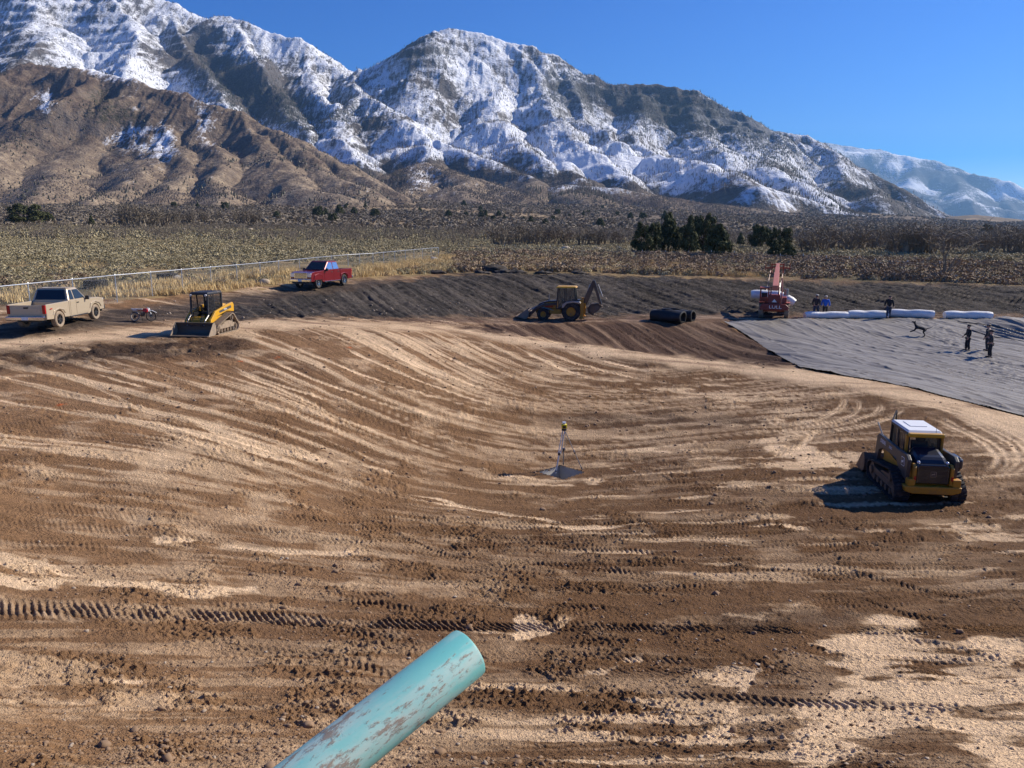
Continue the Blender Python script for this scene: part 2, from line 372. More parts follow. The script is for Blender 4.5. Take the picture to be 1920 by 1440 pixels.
def poly_in(X, Y, P, soft=0):
    """inside test; soft > 0 gives a signed distance ramp of that width"""
    P = np.array(P, float); out = np.zeros(X.shape)
    bx = (X > P[:, 0].min() - soft * 2) & (X < P[:, 0].max() + soft * 2) & (Y > P[:, 1].min() - soft * 2) & (Y < P[:, 1].max() + soft * 2)
    x = X[bx]; y = Y[bx]; ins = np.zeros(x.shape, bool); dm = np.full(x.shape, 1e9)
    for i in range(len(P)):
        x0, y0 = P[i]; x1, y1 = P[(i + 1) % len(P)]
        c = ((y0 > y) != (y1 > y)) & (x < (x1 - x0) * (y - y0) / ((y1 - y0) or 1e-9) + x0); ins ^= c
        if soft:
            l2 = (x1 - x0) ** 2 + (y1 - y0) ** 2; t = np.clip(((x - x0) * (x1 - x0) + (y - y0) * (y1 - y0)) / l2, 0, 1)
            dm = np.minimum(dm, np.hypot(x - x0 - t * (x1 - x0), y - y0 - t * (y1 - y0)))
    out[bx] = np.clip(.5 + .5 * np.where(ins, dm, -dm) / soft, 0, 1) if soft else ins
    return out
wob = (fbm(GX * .7, GY * .7, 3) - .5)
wx = PXX + wob * 40; wy = PYY + (fbm(GX * .9 + 50, GY * .9, 3) - .5) * 16
Z_dark = poly_in(wx, wy, [(420,600),(440,575),(560,553),(660,541),(750,526),(850,514),(950,508),(1100,510),(1250,517),(1400,524),(1700,530),(2300,545),(2300,590),(1400,590),(1150,594),(950,597),(700,596),(560,597)], 5)
Z_drive = poly_in(wx, wy, [(-600,760),(-100,640),(0,612),(100,606),(200,583),(330,568),(480,549),(600,535),(680,524),(760,520),(760,530),(660,545),(560,560),(450,590),(200,616),(0,636),(-300,720)], 6)
Z_lip = poly_in(wx, wy, [(-300,720),(-50,668),(60,652),(200,643),(320,634),(440,632),(480,648),(440,664),(330,668),(200,678),(60,690),(-100,730)], 10)
Z_road = poly_in(wx, wy, [(-300,700),(0,634),(200,619),(330,611),(500,600),(700,604),(850,611),(1000,635),(1200,660),(1400,681),(1500,688),(1700,722),(1950,788),(2300,870),(2300,960),(1990,880),(1900,820),(1800,775),(1700,750),(1500,718),(1350,696),(1200,676),(1000,650),(850,624),(700,616),(500,619),(330,630),(150,645),(0,664),(-300,740)], 6)
Z_bench = poly_in(wx, wy, [(700,597),(950,598),(1150,594),(1400,589),(2300,589),(2300,599),(1360,602),(950,607),(800,605)], 4)
Z_small = poly_in(wx, wy, [(850,612),(950,607),(1360,602),(1400,625),(1450,655),(1520,690),(1400,681),(1200,660),(1000,635)], 4)
Z_liner = poly_in(PXX, PYY, [(1352,602),(1405,632),(1440,657),(1500,690),(1700,725),(1920,781),(2300,880),(2300,600)])
pond = (GY < 45) & (PYY > 600)
Z_plain = np.where((PYY < 520) & (PYY > -2000), 1., 0.) * 0
rimpts = np.array([(-2500,620),(-300,600),(0,575),(215,560),(330,556),(480,540),(600,522),(700,516),(850,508),(950,506),(1100,508),(1250,513),(1400,517),(1600,521),(1700,524),(1900,532),(2300,545),(9000,560)], float)
rimpts[6:, 1] += 4
Z_plain = 1 - sst(-3, 4, wy - np.interp(wx, rimpts[:, 0], rimpts[:, 1]) )
Z_plain = np.where(infront, Z_plain, 0); Z_plain = np.where((GY > 100), 1, Z_plain)
earth = 1 - Z_plain
# --- displacement -------------------------------------------------------------
D = np.zeros_like(GZ)
floor_m = earth * (1 - Z_dark) * (1 - Z_small) * (1 - Z_liner) * (1 - Z_road)
S1 = fbm(PSI * 9 + wob * .25, (GX + GY * .3) * .10, 3)
S2 = vnoise(PSI * 34 + wob * .6, (GX + GY * .3) * .22 + 9)
patch = fbm(GX * .22 + 3, GY * .22 + 8, 3)
lowm = 1 - .68 * sst(800, 960, PYY)
D += floor_m * lowm * ((S1 - .5) * .045 + (S2 - .5) * .012)
near = 1 - sst(14, 34, np.hypot(GX, GY))
rough = fbm(GX * 1.1, GY * 1.1, 3)
clod = fbm(GX * 7, GY * 7, 3); clod2 = fbm(GX * 19 + 5, GY * 19, 2)
D += earth * (1 - Z_road * .7) * ((rough - .5) * .09)
cl = sst(.48, .72, rough) * (1 - .65 * sst(1150, 1350, PXX) * sst(1000, 1100, PYY))
D += earth * (1 - Z_road * .8) * ((clod - .5) * (.03 + .07 * cl) + np.clip(clod2 - .50, 0, 1) * (.05 + .13 * cl) * (.65 + .35 * near))
# hatched track marks pressed into the banks
hx = GX + GY * .55
D += Z_dark * ((fbm(hx * 1.6, GY * .10, 3) - .5) * .24 + (vnoise(hx * 3.4 + wob, GY * .2) - .5) * .12 + (fbm(GX * 1.5, GY * 2.2, 3) - .5) * .28)
lug = np.sin((GX * .8 - GY * .9) * 11) * np.clip(fbm(GX * .3, GY * .5, 2) - .35, 0, 1) * .22
D += Z_dark * lug * sst(700, 1300, PXX)
hs = GX + GY * .35
D += Z_small * ((fbm(hs * 1.7, GY * .12, 3) - .5) * .26 + (vnoise(hs * 4.2, GY * .2) - .5) * .08)
D += Z_lip * (fbm(GX * 2.2, GY * 2.2, 4) - .45) * .30
D += Z_plain * (GY < 900) * (fbm(GX * .12, GY * .12, 4) - .5) * .9 * np.clip((GY - 70) / 60, 0.15, 1)
D += sst(1000, 2500, GY) * (fbm(GX * .004, GY * .004, 5) - .5) * 45
# --- crawler tracks ------------------------------------------------------------
dark_t = np.zeros_like(GZ); light_t = np.zeros_like(GZ)
def seg_coords(P, pad):
    """along / across coordinates of sheet points near a world polyline"""
    bx = (GX > P[:, 0].min() - pad) & (GX < P[:, 0].max() + pad) & (GY > P[:, 1].min() - pad) & (GY < P[:, 1].max() + pad)
    ii = np.nonzero(bx); x = GX[ii]; y = GY[ii]; bd = np.full(x.shape, 1e9); al = np.zeros(x.shape); ac = np.zeros(x.shape); s0 = 0
    for i in range(len(P) - 1):
        x0, y0 = P[i]; dx, dy = P[i + 1] - P[i]; L = math.hypot(dx, dy)
        if L < 1e-6: continue
        t = np.clip(((x - x0) * dx + (y - y0) * dy) / L / L, 0, 1); ex = x - x0 - t * dx; ey = y - y0 - t * dy; d = np.hypot(ex, ey)
        m = d < bd; bd[m] = d[m]; al[m] = s0 + t[m] * L; ac[m] = (ex * dy - ey * dx)[m] / L; s0 += L
    return ii, al, ac, bd, s0
def smooth_line(L, n=10):
    P = np.array(L, float)
    if len(P) < 3: return np.array([P[0] + (P[-1] - P[0]) * t for t in np.linspace(0, 1, n)])
    Q = np.vstack([2 * P[0] - P[1], P, 2 * P[-1] - P[-2]]); out = []
    for i in range(1, len(Q) - 2):
        for t in np.linspace(0, 1, n, endpoint=False):
            out.append(.5 * ((2 * Q[i]) + (Q[i + 1] - Q[i - 1]) * t + (2 * Q[i - 1] - 5 * Q[i] + 4 * Q[i + 1] - Q[i + 2]) * t * t + (3 * Q[i] - Q[i - 1] - 3 * Q[i + 1] + Q[i + 2]) * t ** 3))
    out.append(P[-1]); return np.array(out)
def track(L, off=0, wdt=.44, pitch=.125, depth=.030, rows=1, tone=.45, keep=.38):
    P = hits(smooth_line(L, 4))
    if off: tn = np.gradient(P, axis=0); tn /= np.linalg.norm(tn, axis=1)[:, None] + 1e-9; P = P + off * np.stack([-tn[:, 1], tn[:, 0]], -1)
    ii, al, ac, bd, S = seg_coords(P, wdt)
    fade = sst(0, 1.5, al) * (1 - sst(S - 1.5, S, al)); a = np.abs(ac)
    inn = (1 - sst(wdt * .46, wdt * .54, a)) * fade
    worn = sst(keep - .25, keep + .1, fbm(GX[ii] * .8 + len(L) * 7, GY[ii] * .8, 2) + .22)
    ph = (al + np.where(ac > 0, 1, -1) * ac * .5) / pitch * 2 * math.pi + (fbm(GX[ii] * 2.2, GY[ii] * 2.2, 2) - .5) * 3.5
    lg = np.clip(np.sin(ph) * 1.6, -1, 1)
    D[ii] += inn * (-.02 + depth * .55 * lg * worn * (.35 + 1.1 * vnoise(GX[ii] * 3, GY[ii] * 3))) + (1 - sst(0, .07, np.abs(a - wdt * .55))) * fade * .018
    v = inn * worn * tone * (.6 - .4 * lg); dark_t[ii] = np.maximum(dark_t[ii], v)
TR = [[(470,965),(640,975),(760,966),(900,985),(1250,1003),(1500,1000)], [(490,1007),(650,1015),(850,1004),(1000,1012),(1300,1008)],
 [(560,985),(700,990),(860,975),(1000,960)], [(760,1065),(860,1068),(960,1060),(1080,1040)], [(1150,910),(1300,905),(1460,900),(1700,893),(1920,896)],
 [(1210,921),(1400,918),(1585,915)], [(1200,940),(1300,942),(1435,937)], [(1240,1027),(1400,1022),(1600,1016),(1785,1008)],
 [(1280,1066),(1400,1068),(1490,1065),(1700,1062),(1850,1065)], [(1750,975),(1790,1000),(1855,1030)], [(1800,962),(1860,985),(1930,1012)],
 [(1460,1120),(1590,1124),(1650,1138),(1710,1155),(1900,1186)], [(1690,1115),(1800,1112),(1940,1120)], [(940,1222),(1110,1234),(1260,1241),(1425,1250)],
 [(1175,1300),(1280,1308),(1385,1313),(1585,1322),(1940,1336)], [(1030,1150),(1095,1161)], [(1140,1152),(1210,1170),(1290,1190)],
 [(505,1160),(580,1172),(680,1192),(760,1205),(850,1215)], [(530,1217),(630,1245),(740,1265),(850,1278)], [(0,748),(35,756),(66,770)],
 [(850,885),(900,893),(960,886),(1010,872)], [(1410,778),(1600,790),(1690,800)], [(1340,800),(1500,803),(1650,822)], [(1500,740),(1515,760),(1518,778)],
 [(1820,930),(1900,925),(2000,922)], [(1830,1080),(1930,1085)], [(960,1095),(1040,1105),(1100,1120)], [(980,1075),(1070,1070),(1150,1082)],
 [(1820,880),(1900,870),(2000,850)], [(600,1110),(700,1118),(830,1112)], [(300,1130),(420,1135),(540,1150)], [(640,755),(740,800),(820,840)], [(560,745),(640,790),(740,838)],
 [(1600,1235),(1750,1240),(1930,1225)], [(680,1090),(800,1082),(930,1088)], [(900,1050),(1100,1062),(1240,1050)], [(860,1140),(960,1150),(1080,1180)], [(1000,1200),(1100,1195),(1200,1212)],
 [(1330,880),(1200,862),(1120,868)], [(1400,945),(1560,950),(1700,962)], [(1100,985),(1300,978),(1500,985)], [(700,1035),(820,1030),(960,1032)]]
gt = np.random.default_rng(12)
for _ in range(26):
    a0, b0 = gt.uniform(250, 1800), gt.uniform(890, 1260); ln_ = gt.uniform(120, 330); sl = gt.uniform(-.08, .12) if gt.random() < .75 else gt.uniform(-.5, .5); cv = gt.uniform(-12, 12)
    TR.append([(a0, b0), (a0 + ln_ / 2, b0 + sl * ln_ / 2 + cv), (a0 + ln_, b0 + sl * ln_)])
for q_, L in enumerate(TR):
    track(L)
    if q_ % 2 or q_ > 40: track(L, 1.55)
for off in (0, 16): track([(1130 + off * 3, 612), (1180 + off * 3, 626), (1215 + off * 3, 640), (1260 + off * 4, 658)], 0, .4, .2, .05, 1, .1, .3)
gk = np.random.default_rng(3); rng_ = np.hypot(GX, GY); far_f = 1 - sst(26, 36, rng_)
for c_ in list(gk.uniform(.2, 5.4, 22)):
    dirw = gk.uniform(-.5, .5); bw = .05 * (1 + .3 * gk.random()); q = np.abs(PSI - c_ - dirw * (vnoise(GX * .05 + c_, GY * .05) - .5))
    band = (1 - sst(bw * .85, bw * 1.1, q)) * sst(.45, .60, vnoise(GX * .10 + c_ * 13, GY * 0 + c_ * 7)) * floor_m * far_f
    lg = np.clip(np.sin((GX + (GY - GX * .1) * .7) / .125 * 2 * math.pi + (fbm(GX * 2.1, GY * 2.1, 2) - .5) * 4) * (.4 + 1.6 * vnoise(GX * 2.7, GY * 2.7)), -1, 1) * sst(.3, .55, fbm(GX * .9 + c_, GY * .9, 2))
    D += band * (.010 * lg - .008); dark_t = np.maximum(dark_t, band * (.24 - .16 * lg))
# pale curved tyre sweeps by the path, pale scraper streaks on the slope
def sweep(L, wdt, tone=1.0, rib=0):
    P = hits(smooth_line(L, 5)); ii, al, ac, bd, S = seg_coords(P, wdt)
    fade = sst(0, S * .2, al) * (1 - sst(S * .8, S, al)); v = (1 - sst(wdt * .3, wdt * .55, np.abs(ac) + (vnoise(al * 1.3, ac * 3 + 5) - .5) * wdt * .5)) * fade * tone
    if rib: v = v * (.55 + .45 * np.sin(ac / wdt * 2 * math.pi * rib))
    light_t[ii] = np.maximum(light_t[ii], v); D[ii] -= v * .02
for L, wd in (([(1440,800),(1520,790),(1570,770),(1585,752),(1565,742)], .35), ([(1400,812),(1500,802),(1590,782),(1612,758),(1595,745)], .3), ([(1500,806),(1600,790),(1648,770),(1650,755)], .3),
  ([(1430,818),(1560,808),(1650,790),(1690,770),(1682,762)], .4), ([(1300,795),(1400,797),(1480,790)], .3), ([(1740,780),(1830,820),(1875,860),(1850,890)], .7), ([(1780,775),(1880,820),(1915,860),(1880,895)], .6), ([(1640,745),(1760,765),(1880,800),(1990,860)], .8)): sweep(L, wd, .95, 2)
for L in ([(30,692),(120,705),(200,735),(300,790)],[(180,700),(230,715),(280,728)],[(350,712),(420,740),(470,765)],[(430,690),(560,745),(660,795),(750,815)],[(430,685),(520,720),(650,760)],[(500,672),(620,722),(740,762),(850,790)],[(350,783),(450,820),(560,855),(640,870)],
  [(360,790),(440,824),(540,856)],[(620,860),(680,872),(745,888)],[(150,770),(300,805),(450,862),(600,885)],[(270,782),(430,835),(600,880)],[(560,655),(700,710),(800,740),(880,755)],[(640,650),(740,695),(830,730),(960,770)],[(700,640),(800,690),(900,725),(960,735)],
  [(720,655),(790,690),(850,706)],[(800,650),(860,680),(960,720)],[(860,640),(930,665),(1010,700)],[(980,655),(1050,690),(1120,712)],[(1040,670),(1120,692),(1220,715)],[(1100,670),(1170,685),(1230,700)],[(740,925),(820,935),(900,955),(1080,985)],[(760,935),(860,948),(1000,972)],[(1130,1015),(1300,1010),(1450,1018)],
  [(280,1012),(320,1016),(362,1016)],[(980,985),(1080,990),(1180,985)],[(1400,985),(1470,985),(1530,992)],[(160,1085),(330,1100),(480,1110)],[(0,1050),(80,1060),(140,1085)],[(400,1020),(520,1032),(700,1040)],[(860,1180),(1000,1190),(1080,1150)],[(1540,800),(1480,850),(1440,830)]): sweep(L, .16 + .3 * random.random(), .8 + .2 * random.random(), random.choice([0, 0, 3]))
# big flat pale patches
pale = np.zeros_like(GZ)
def patchpoly(P, k, soft=8):
    global pale
    n = .45 + 1.1 * fbm(GX * 1.3 + 7, GY * 1.3, 3)
    pale = np.maximum(pale, poly_in(wx, wy, P, soft) * k * np.clip(n, 0, 1.1))
patchpoly([(-60,1035),(90,1045),(135,1075),(150,1095),(90,1100),(-60,1090)], 1)
patchpoly([(150,1090),(330,1085),(480,1100),(490,1112),(330,1116),(160,1105)], .8)
patchpoly([(-60,1240),(150,1250),(260,1280),(180,1330),(60,1340),(-60,1345)], .55, 14)
patchpoly([(285,1008),(362,1014),(355,1022),(290,1020)], 1, 4)
patchpoly([(960,1150),(1020,1165),(1030,1180),(960,1200)], .8)
patchpoly([(1040,1280),(1110,1265),(1195,1238),(1200,1228),(1130,1250),(1030,1268)], .9)
patchpoly([(1280,1240),(1440,1245),(1425,1260),(1410,1290),(1400,1330),(1360,1400),(1310,1395),(1350,1340),(1390,1290),(1290,1275)], .95)
patchpoly([(1520,1190),(1640,1165),(1720,1170),(1780,1200),(1940,1205),(1990,1290),(1990,1450),(1880,1450),(1800,1380),(1700,1370),(1600,1400),(1540,1450),(1480,1440),(1520,1330),(1600,1260),(1530,1220)], .95, 20)
patchpoly([(1790,1080+110),(1900,1195),(1990,1220),(1990,1240),(1820,1215)], .9)
patchpoly([(1500,1310),(1640,1300),(1700,1330),(1640,1380),(1560,1440),(1470,1440)], .9, 14)
patchpoly([(1370,1130),(1520,1125),(1500,1160),(1400,1175),(1340,1165)], .5, 10)
patchpoly([(1400,830),(1480,820),(1570,862),(1590,875),(1500,868)], .85, 6)
patchpoly([(1150,830),(1300,830),(1290,850),(1190,850)], .6); patchpoly([(1120,860),(1240,866),(1300,878),(1150,885)], .6)
patchpoly([(930,890),(1100,890),(1150,903),(1000,912)], .7, 6); patchpoly([(1790,990),(1880,985),(1900,997),(1800,1003)], .8, 5)
pale = sst(.34, .60, pale * .72 + (fbm(GX * 1.1 + GY * .5, GY * 3.0, 4) - .5) * 1.5 + (fbm(GX * .3, GY * .5 + 70, 2) - .5) * .6) * sst(.05, .3, pale) * .92
# --- colour (albedo of each soil, plus slope shade painted in) -----------------------------------------
def C(a, b, t): return a + (b - a) * t[..., None]
base = np.array((.262, .150, .074)); darkc = np.array((.100, .050, .024)); palec = np.array((.70, .50, .31)); moist = np.array((.055, .034, .022))
side = sst(500, 1250, PXX + (PYY - 900) * .25) * sst(645, 700, PYY)            # darker floor and right slope, shade of the part facing away painted in
col = np.broadcast_to(base, GX.shape + (3,)).copy()
col = C(col, np.array((.132, .069, .030)), side * .85)
mod = np.clip((patch - .5) * 3.0, -1, 1)
col = C(col, darkc, np.clip(mod, 0, 1) * .5)
streak = (1 - .85 * (1 - lowm)) * sst(.56, .68, S1 * lowm + (1 - lowm) * fbm(GX * .45 + 11, GY * 1.3, 4) + (patch - .5) * .4 + (S2 - .5) * .30) * (1 - .55 * side)
col = C(col, palec, floor_m * streak * .80)
col = C(col, darkc, floor_m * sst(.56, .78, 1 - S1 * lowm - (1 - lowm) * fbm(GX * .5 + 31, GY * 1.1, 4) + (S2 - .5) * .4) * (.5 - .35 * (1 - lowm)))
col = C(col, palec * .95, np.clip(sst(.54, .70, fbm(GX * .6 + 20, GY * 1.1, 5, .6)) * floor_m * .5 * (1 - side * .5), 0, 1))
dash = sst(.60, .68, fbm(GX * .40 + 60, GY * 2.6 + 7, 4)) * floor_m * side * sst(.42, .55, fbm(GX * .09, GY * .14 + 30, 2)); col = C(col, palec, dash * .75)
col = C(col, palec * 1.05, np.clip(light_t * 1.15, 0, 1)); col = C(col, palec * 1.05, pale * floor_m)
damp = poly_in(wx, wy, [(1000,780),(1250,775),(1450,790),(1400,802),(1150,800),(1050,795)], 8) + poly_in(wx, wy, [(1080,660),(1200,677),(1320,694),(1310,698),(1180,686)], 3) + poly_in(wx, wy, [(1330,1150),(1400,1140),(1640,1150),(1560,1170),(1420,1185),(1360,1178)], 8)
col = C(col, moist * 1.2, np.clip(damp, 0, 1) * .45)
col = C(col, darkc * .9, np.clip(dark_t, 0, 1) * .75)
rs = vnoise(PYY * 0 + (GY + GX * .28) * 2.2, GX * .15)
col = C(col, C(np.broadcast_to(palec * 1.02, col.shape), np.array((.33, .21, .13)), sst(.48, .85, fbm(GX * .35 + 4, (GY + GX * .3) * 1.6, 3))), Z_road * .92)
col = C(col, moist, Z_lip * (.6 + .4 * sst(.35, .6, fbm(GX * .6, GY * .6, 3))) * .95)
col = C(col, C(np.broadcast_to(np.array((.062, .046, .036)), col.shape), np.array((.14, .10, .07)), sst(.45, .7, fbm(GX * .5, GY * 2.1, 3))), Z_drive)
bcol = C(np.broadcast_to(np.array((.12, .07, .048)), col.shape), np.array((.33, .23, .155)), sst(.5, .72, fbm(GX * .25, GY * 1.5 + 3, 3)))
col = C(col, bcol, Z_bench)
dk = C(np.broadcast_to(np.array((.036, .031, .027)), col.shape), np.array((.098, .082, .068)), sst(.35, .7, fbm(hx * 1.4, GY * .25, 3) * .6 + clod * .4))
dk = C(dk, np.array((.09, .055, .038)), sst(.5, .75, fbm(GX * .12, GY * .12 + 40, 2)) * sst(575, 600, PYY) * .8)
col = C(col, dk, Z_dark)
sm = C(np.broadcast_to(np.array((.075, .042, .028)), col.shape), np.array((.20, .13, .085)), sst(.5, .75, fbm(hs * 1.5, GY * .13, 3)))
col = C(col, sm, Z_small * .95)
pl = C(np.broadcast_to(np.array((.20, .15, .08)), col.shape), np.array((.32, .225, .11)), sst(.4, .65, fbm(GX * .06, GY * .06, 4)))
pl = C(pl, np.array((.085, .075, .04)), sst(.48, .62, fbm(GX * .15 + 9, GY * .15, 3)) * .7)
straw = poly_in(wx, wy, [(150,590),(200,560),(330,545),(560,520),(560,545),(400,560)], 8) + poly_in(wx, wy, [(650,520),(700,508),(830,488),(1000,488),(1200,495),(1400,512),(1400,525),(1200,512),(1000,506),(850,508),(700,520)], 6)
pl = C(pl, np.array((.42, .29, .125)), np.clip(straw, 0, 1) * .8)
farw = sst(400, 900, GY); pl = C(pl, np.array((.15, .115, .085)), farw * .8)
pl = C(pl, np.array((.36, .26, .15)), farw * sst(.60, .68, fbm(GX * .012, GY * .006, 4)) * .8)
col = C(col, pl, Z_plain)
tone = (.86 + .28 * fbm(GX * 3, GY * 3, 3))[..., None]; col = np.clip(col * tone, 0, 1)
# orange paint spots sprayed on the slope
for a, b in ((115, 757), (450, 678), (655, 651), (520, 670)):
    hx0, hy0 = hit(a, b); rr_ = np.hypot(GX - hx0, (GY - hy0) * .6); col = C(col, np.array((.55, .12, .03)), (1 - sst(.07, .16, rr_)) * sst(.35, .6, clod) * .9)
# --- square sump in the floor is cut out, soil under the liner is lowered ------------
SUMP = np.array(hit(1053, 884))
sa = R(45); ux = (GX - SUMP[0]) * math.cos(sa) + (GY - SUMP[1]) * math.sin(sa); uy = -(GX - SUMP[0]) * math.sin(sa) + (GY - SUMP[1]) * math.cos(sa)
insump = np.maximum(np.abs(ux), np.abs(uy))
flat = 1 - sst(.85, 1.5, insump); SZ = gz(*SUMP) - .02
GZ2 = GZ + D; GZ2 = GZ2 * (1 - flat) + (SZ + (clod - .5) * .03) * flat; GZ2 -= Z_liner * .25
GROUND_D = D
Vg = np.stack([GX, GY, GZ2], -1).reshape(-1, 3)
I = np.arange(NA * NR).reshape(NA, NR)
F4 = np.stack([I[:-1, :-1], I[1:, :-1], I[1:, 1:], I[:-1, 1:]], -1).reshape(-1, 4)[:, ::-1]
SH = .655
inm = (insump < SH).reshape(-1); F4 = F4[~inm[F4].all(1)]
cap = len(Vg); Vg = np.vstack([Vg, [(0, 0, -1.75)]])
F4 = np.vstack([F4, [(cap, I[i, 0], I[i + 1, 0], I[min(i + 2, NA - 1), 0]) for i in range(0, NA - 2, 2)]]) if False else F4
m, t, b = newmat('soil'); at = nd(t, 'VertexColor', layer_name='soil')
pos = nd(t, 'NewGeometry').outputs['Position']
fl = nd(t, 'VertexColor', layer_name='flow'); fs = nd(t, 'SeparateColor'); t.links.new(fl.outputs[0], fs.inputs[0])
cmb = nd(t, 'CombineXYZ'); t.links.new(mth(t, 'MULTIPLY', fs.outputs[0], 16.0), cmb.inputs[0]); t.links.new(mth(t, 'MULTIPLY', fs.outputs[1], 5.0), cmb.inputs[1])
nf = noise(t, 1.0, 6, .68, cmb.outputs[0]); cmb2 = nd(t, 'CombineXYZ'); t.links.new(mth(t, 'MULTIPLY', fs.outputs[0], 70.0), cmb2.inputs[0]); t.links.new(mth(t, 'MULTIPLY', fs.outputs[1], 12.0), cmb2.inputs[1]); nf2 = noise(t, 1.0, 3, .6, cmb2.outputs[0])
vo = nd(t, 'TexVoronoi', feature='F1'); vo.inputs['Scale'].default_value = 17; t.links.new(pos, vo.inputs['Vector']); vo2 = nd(t, 'TexVoronoi', feature='F1'); vo2.inputs['Scale'].default_value = 44; t.links.new(pos, vo2.inputs['Vector'])
n1 = noise(t, 9, 5, .7, pos); n2 = noise(t, 46, 3, .7, pos); n3 = noise(t, 1.3, 4, .6, pos)
k = mth(t, 'ADD', mth(t, 'MULTIPLY', n1, .6), mth(t, 'MULTIPLY', n2, .4))
f = nd(t, 'MapRange'); f.inputs[1].default_value = .3; f.inputs[2].default_value = .7; f.inputs[3].default_value = .58; f.inputs[4].default_value = 1.38; t.links.new(k, f.inputs[0])
f2 = nd(t, 'MapRange'); f2.inputs[1].default_value = .36; f2.inputs[2].default_value = .64; f2.inputs[3].default_value = .66; f2.inputs[4].default_value = 1.36; t.links.new(mth(t, 'ADD', mth(t, 'MULTIPLY', nf, .65), mth(t, 'MULTIPLY', nf2, .35)), f2.inputs[0])
fmx = nd(t, 'Mix'); fmx.inputs[2].default_value = 1.0; t.links.new(fs.outputs[2], fmx.inputs[0]); t.links.new(f2.outputs[0], fmx.inputs[3])
vm = nd(t, 'VectorMath', operation='SCALE'); t.links.new(at.outputs[0], vm.inputs[0]); t.links.new(mth(t, 'MULTIPLY', f.outputs[0], fmx.outputs[0]), vm.inputs['Scale'])
t.links.new(vm.outputs[0], b.inputs['Base Color']); b.inputs['Roughness'].default_value = .95; b.inputs['Specular IOR Level'].default_value = .15
crumb = mth(t, 'MULTIPLY', mth(t, 'SUBTRACT', .6, vo.outputs[0]), mth(t, 'GREATER_THAN', n3, .5)); hh_ = mth(t, 'ADD', k, mth(t, 'MULTIPLY', crumb, .55)); hh_ = mth(t, 'ADD', hh_, mth(t, 'MULTIPLY', vo2.outputs[0], -.3)); hh_ = mth(t, 'ADD', hh_, mth(t, 'MULTIPLY', nf2, mth(t, 'MULTIPLY', fs.outputs[2], .5)))
bump(t, b, hh_, 1.0, .065); M['soil'] = m
ground = rawmesh('ground', Vg, F4, m, smooth=True, cols={'soil': np.vstack([col.reshape(-1, 3), [(.2, .13, .08)]]), 'flow': np.vstack([np.stack([PSI, (GX + GY * .3) * .1, floor_m * lowm], -1).reshape(-1, 3), [(0, 0, 0)]])})
tag(ground, kind='structure')
def soil_z(x, y):                                         # height of the built sheet, detail included
    a = math.atan2(x, y); r = math.hypot(x, y); i = int(np.clip(np.searchsorted(az, a), 1, NA - 1)); j = int(np.clip(np.searchsorted(rg, r), 1, NR - 1))
    ta = (a - az[i - 1]) / (az[i] - az[i - 1]); tr = (r - rg[j - 1]) / (rg[j] - rg[j - 1])
    g = GZ2; return float((g[i-1, j-1] * (1 - ta) + g[i, j-1] * ta) * (1 - tr) + (g[i-1, j] * (1 - ta) + g[i, j] * ta) * tr)
def soil_zs(x, y):
    a = np.arctan2(x, y); r = np.hypot(x, y); i = np.clip(np.searchsorted(az, a), 1, NA - 1); j = np.clip(np.searchsorted(rg, r), 1, NR - 1)
    ta = (a - az[i - 1]) / (az[i] - az[i - 1]); tr = (r - rg[j - 1]) / (rg[j] - rg[j - 1]); g = GZ2
    return (g[i-1, j-1] * (1 - ta) + g[i, j-1] * ta) * (1 - tr) + (g[i-1, j] * (1 - ta) + g[i, j] * ta) * tr
print('ground', NA, NR, flush=True)
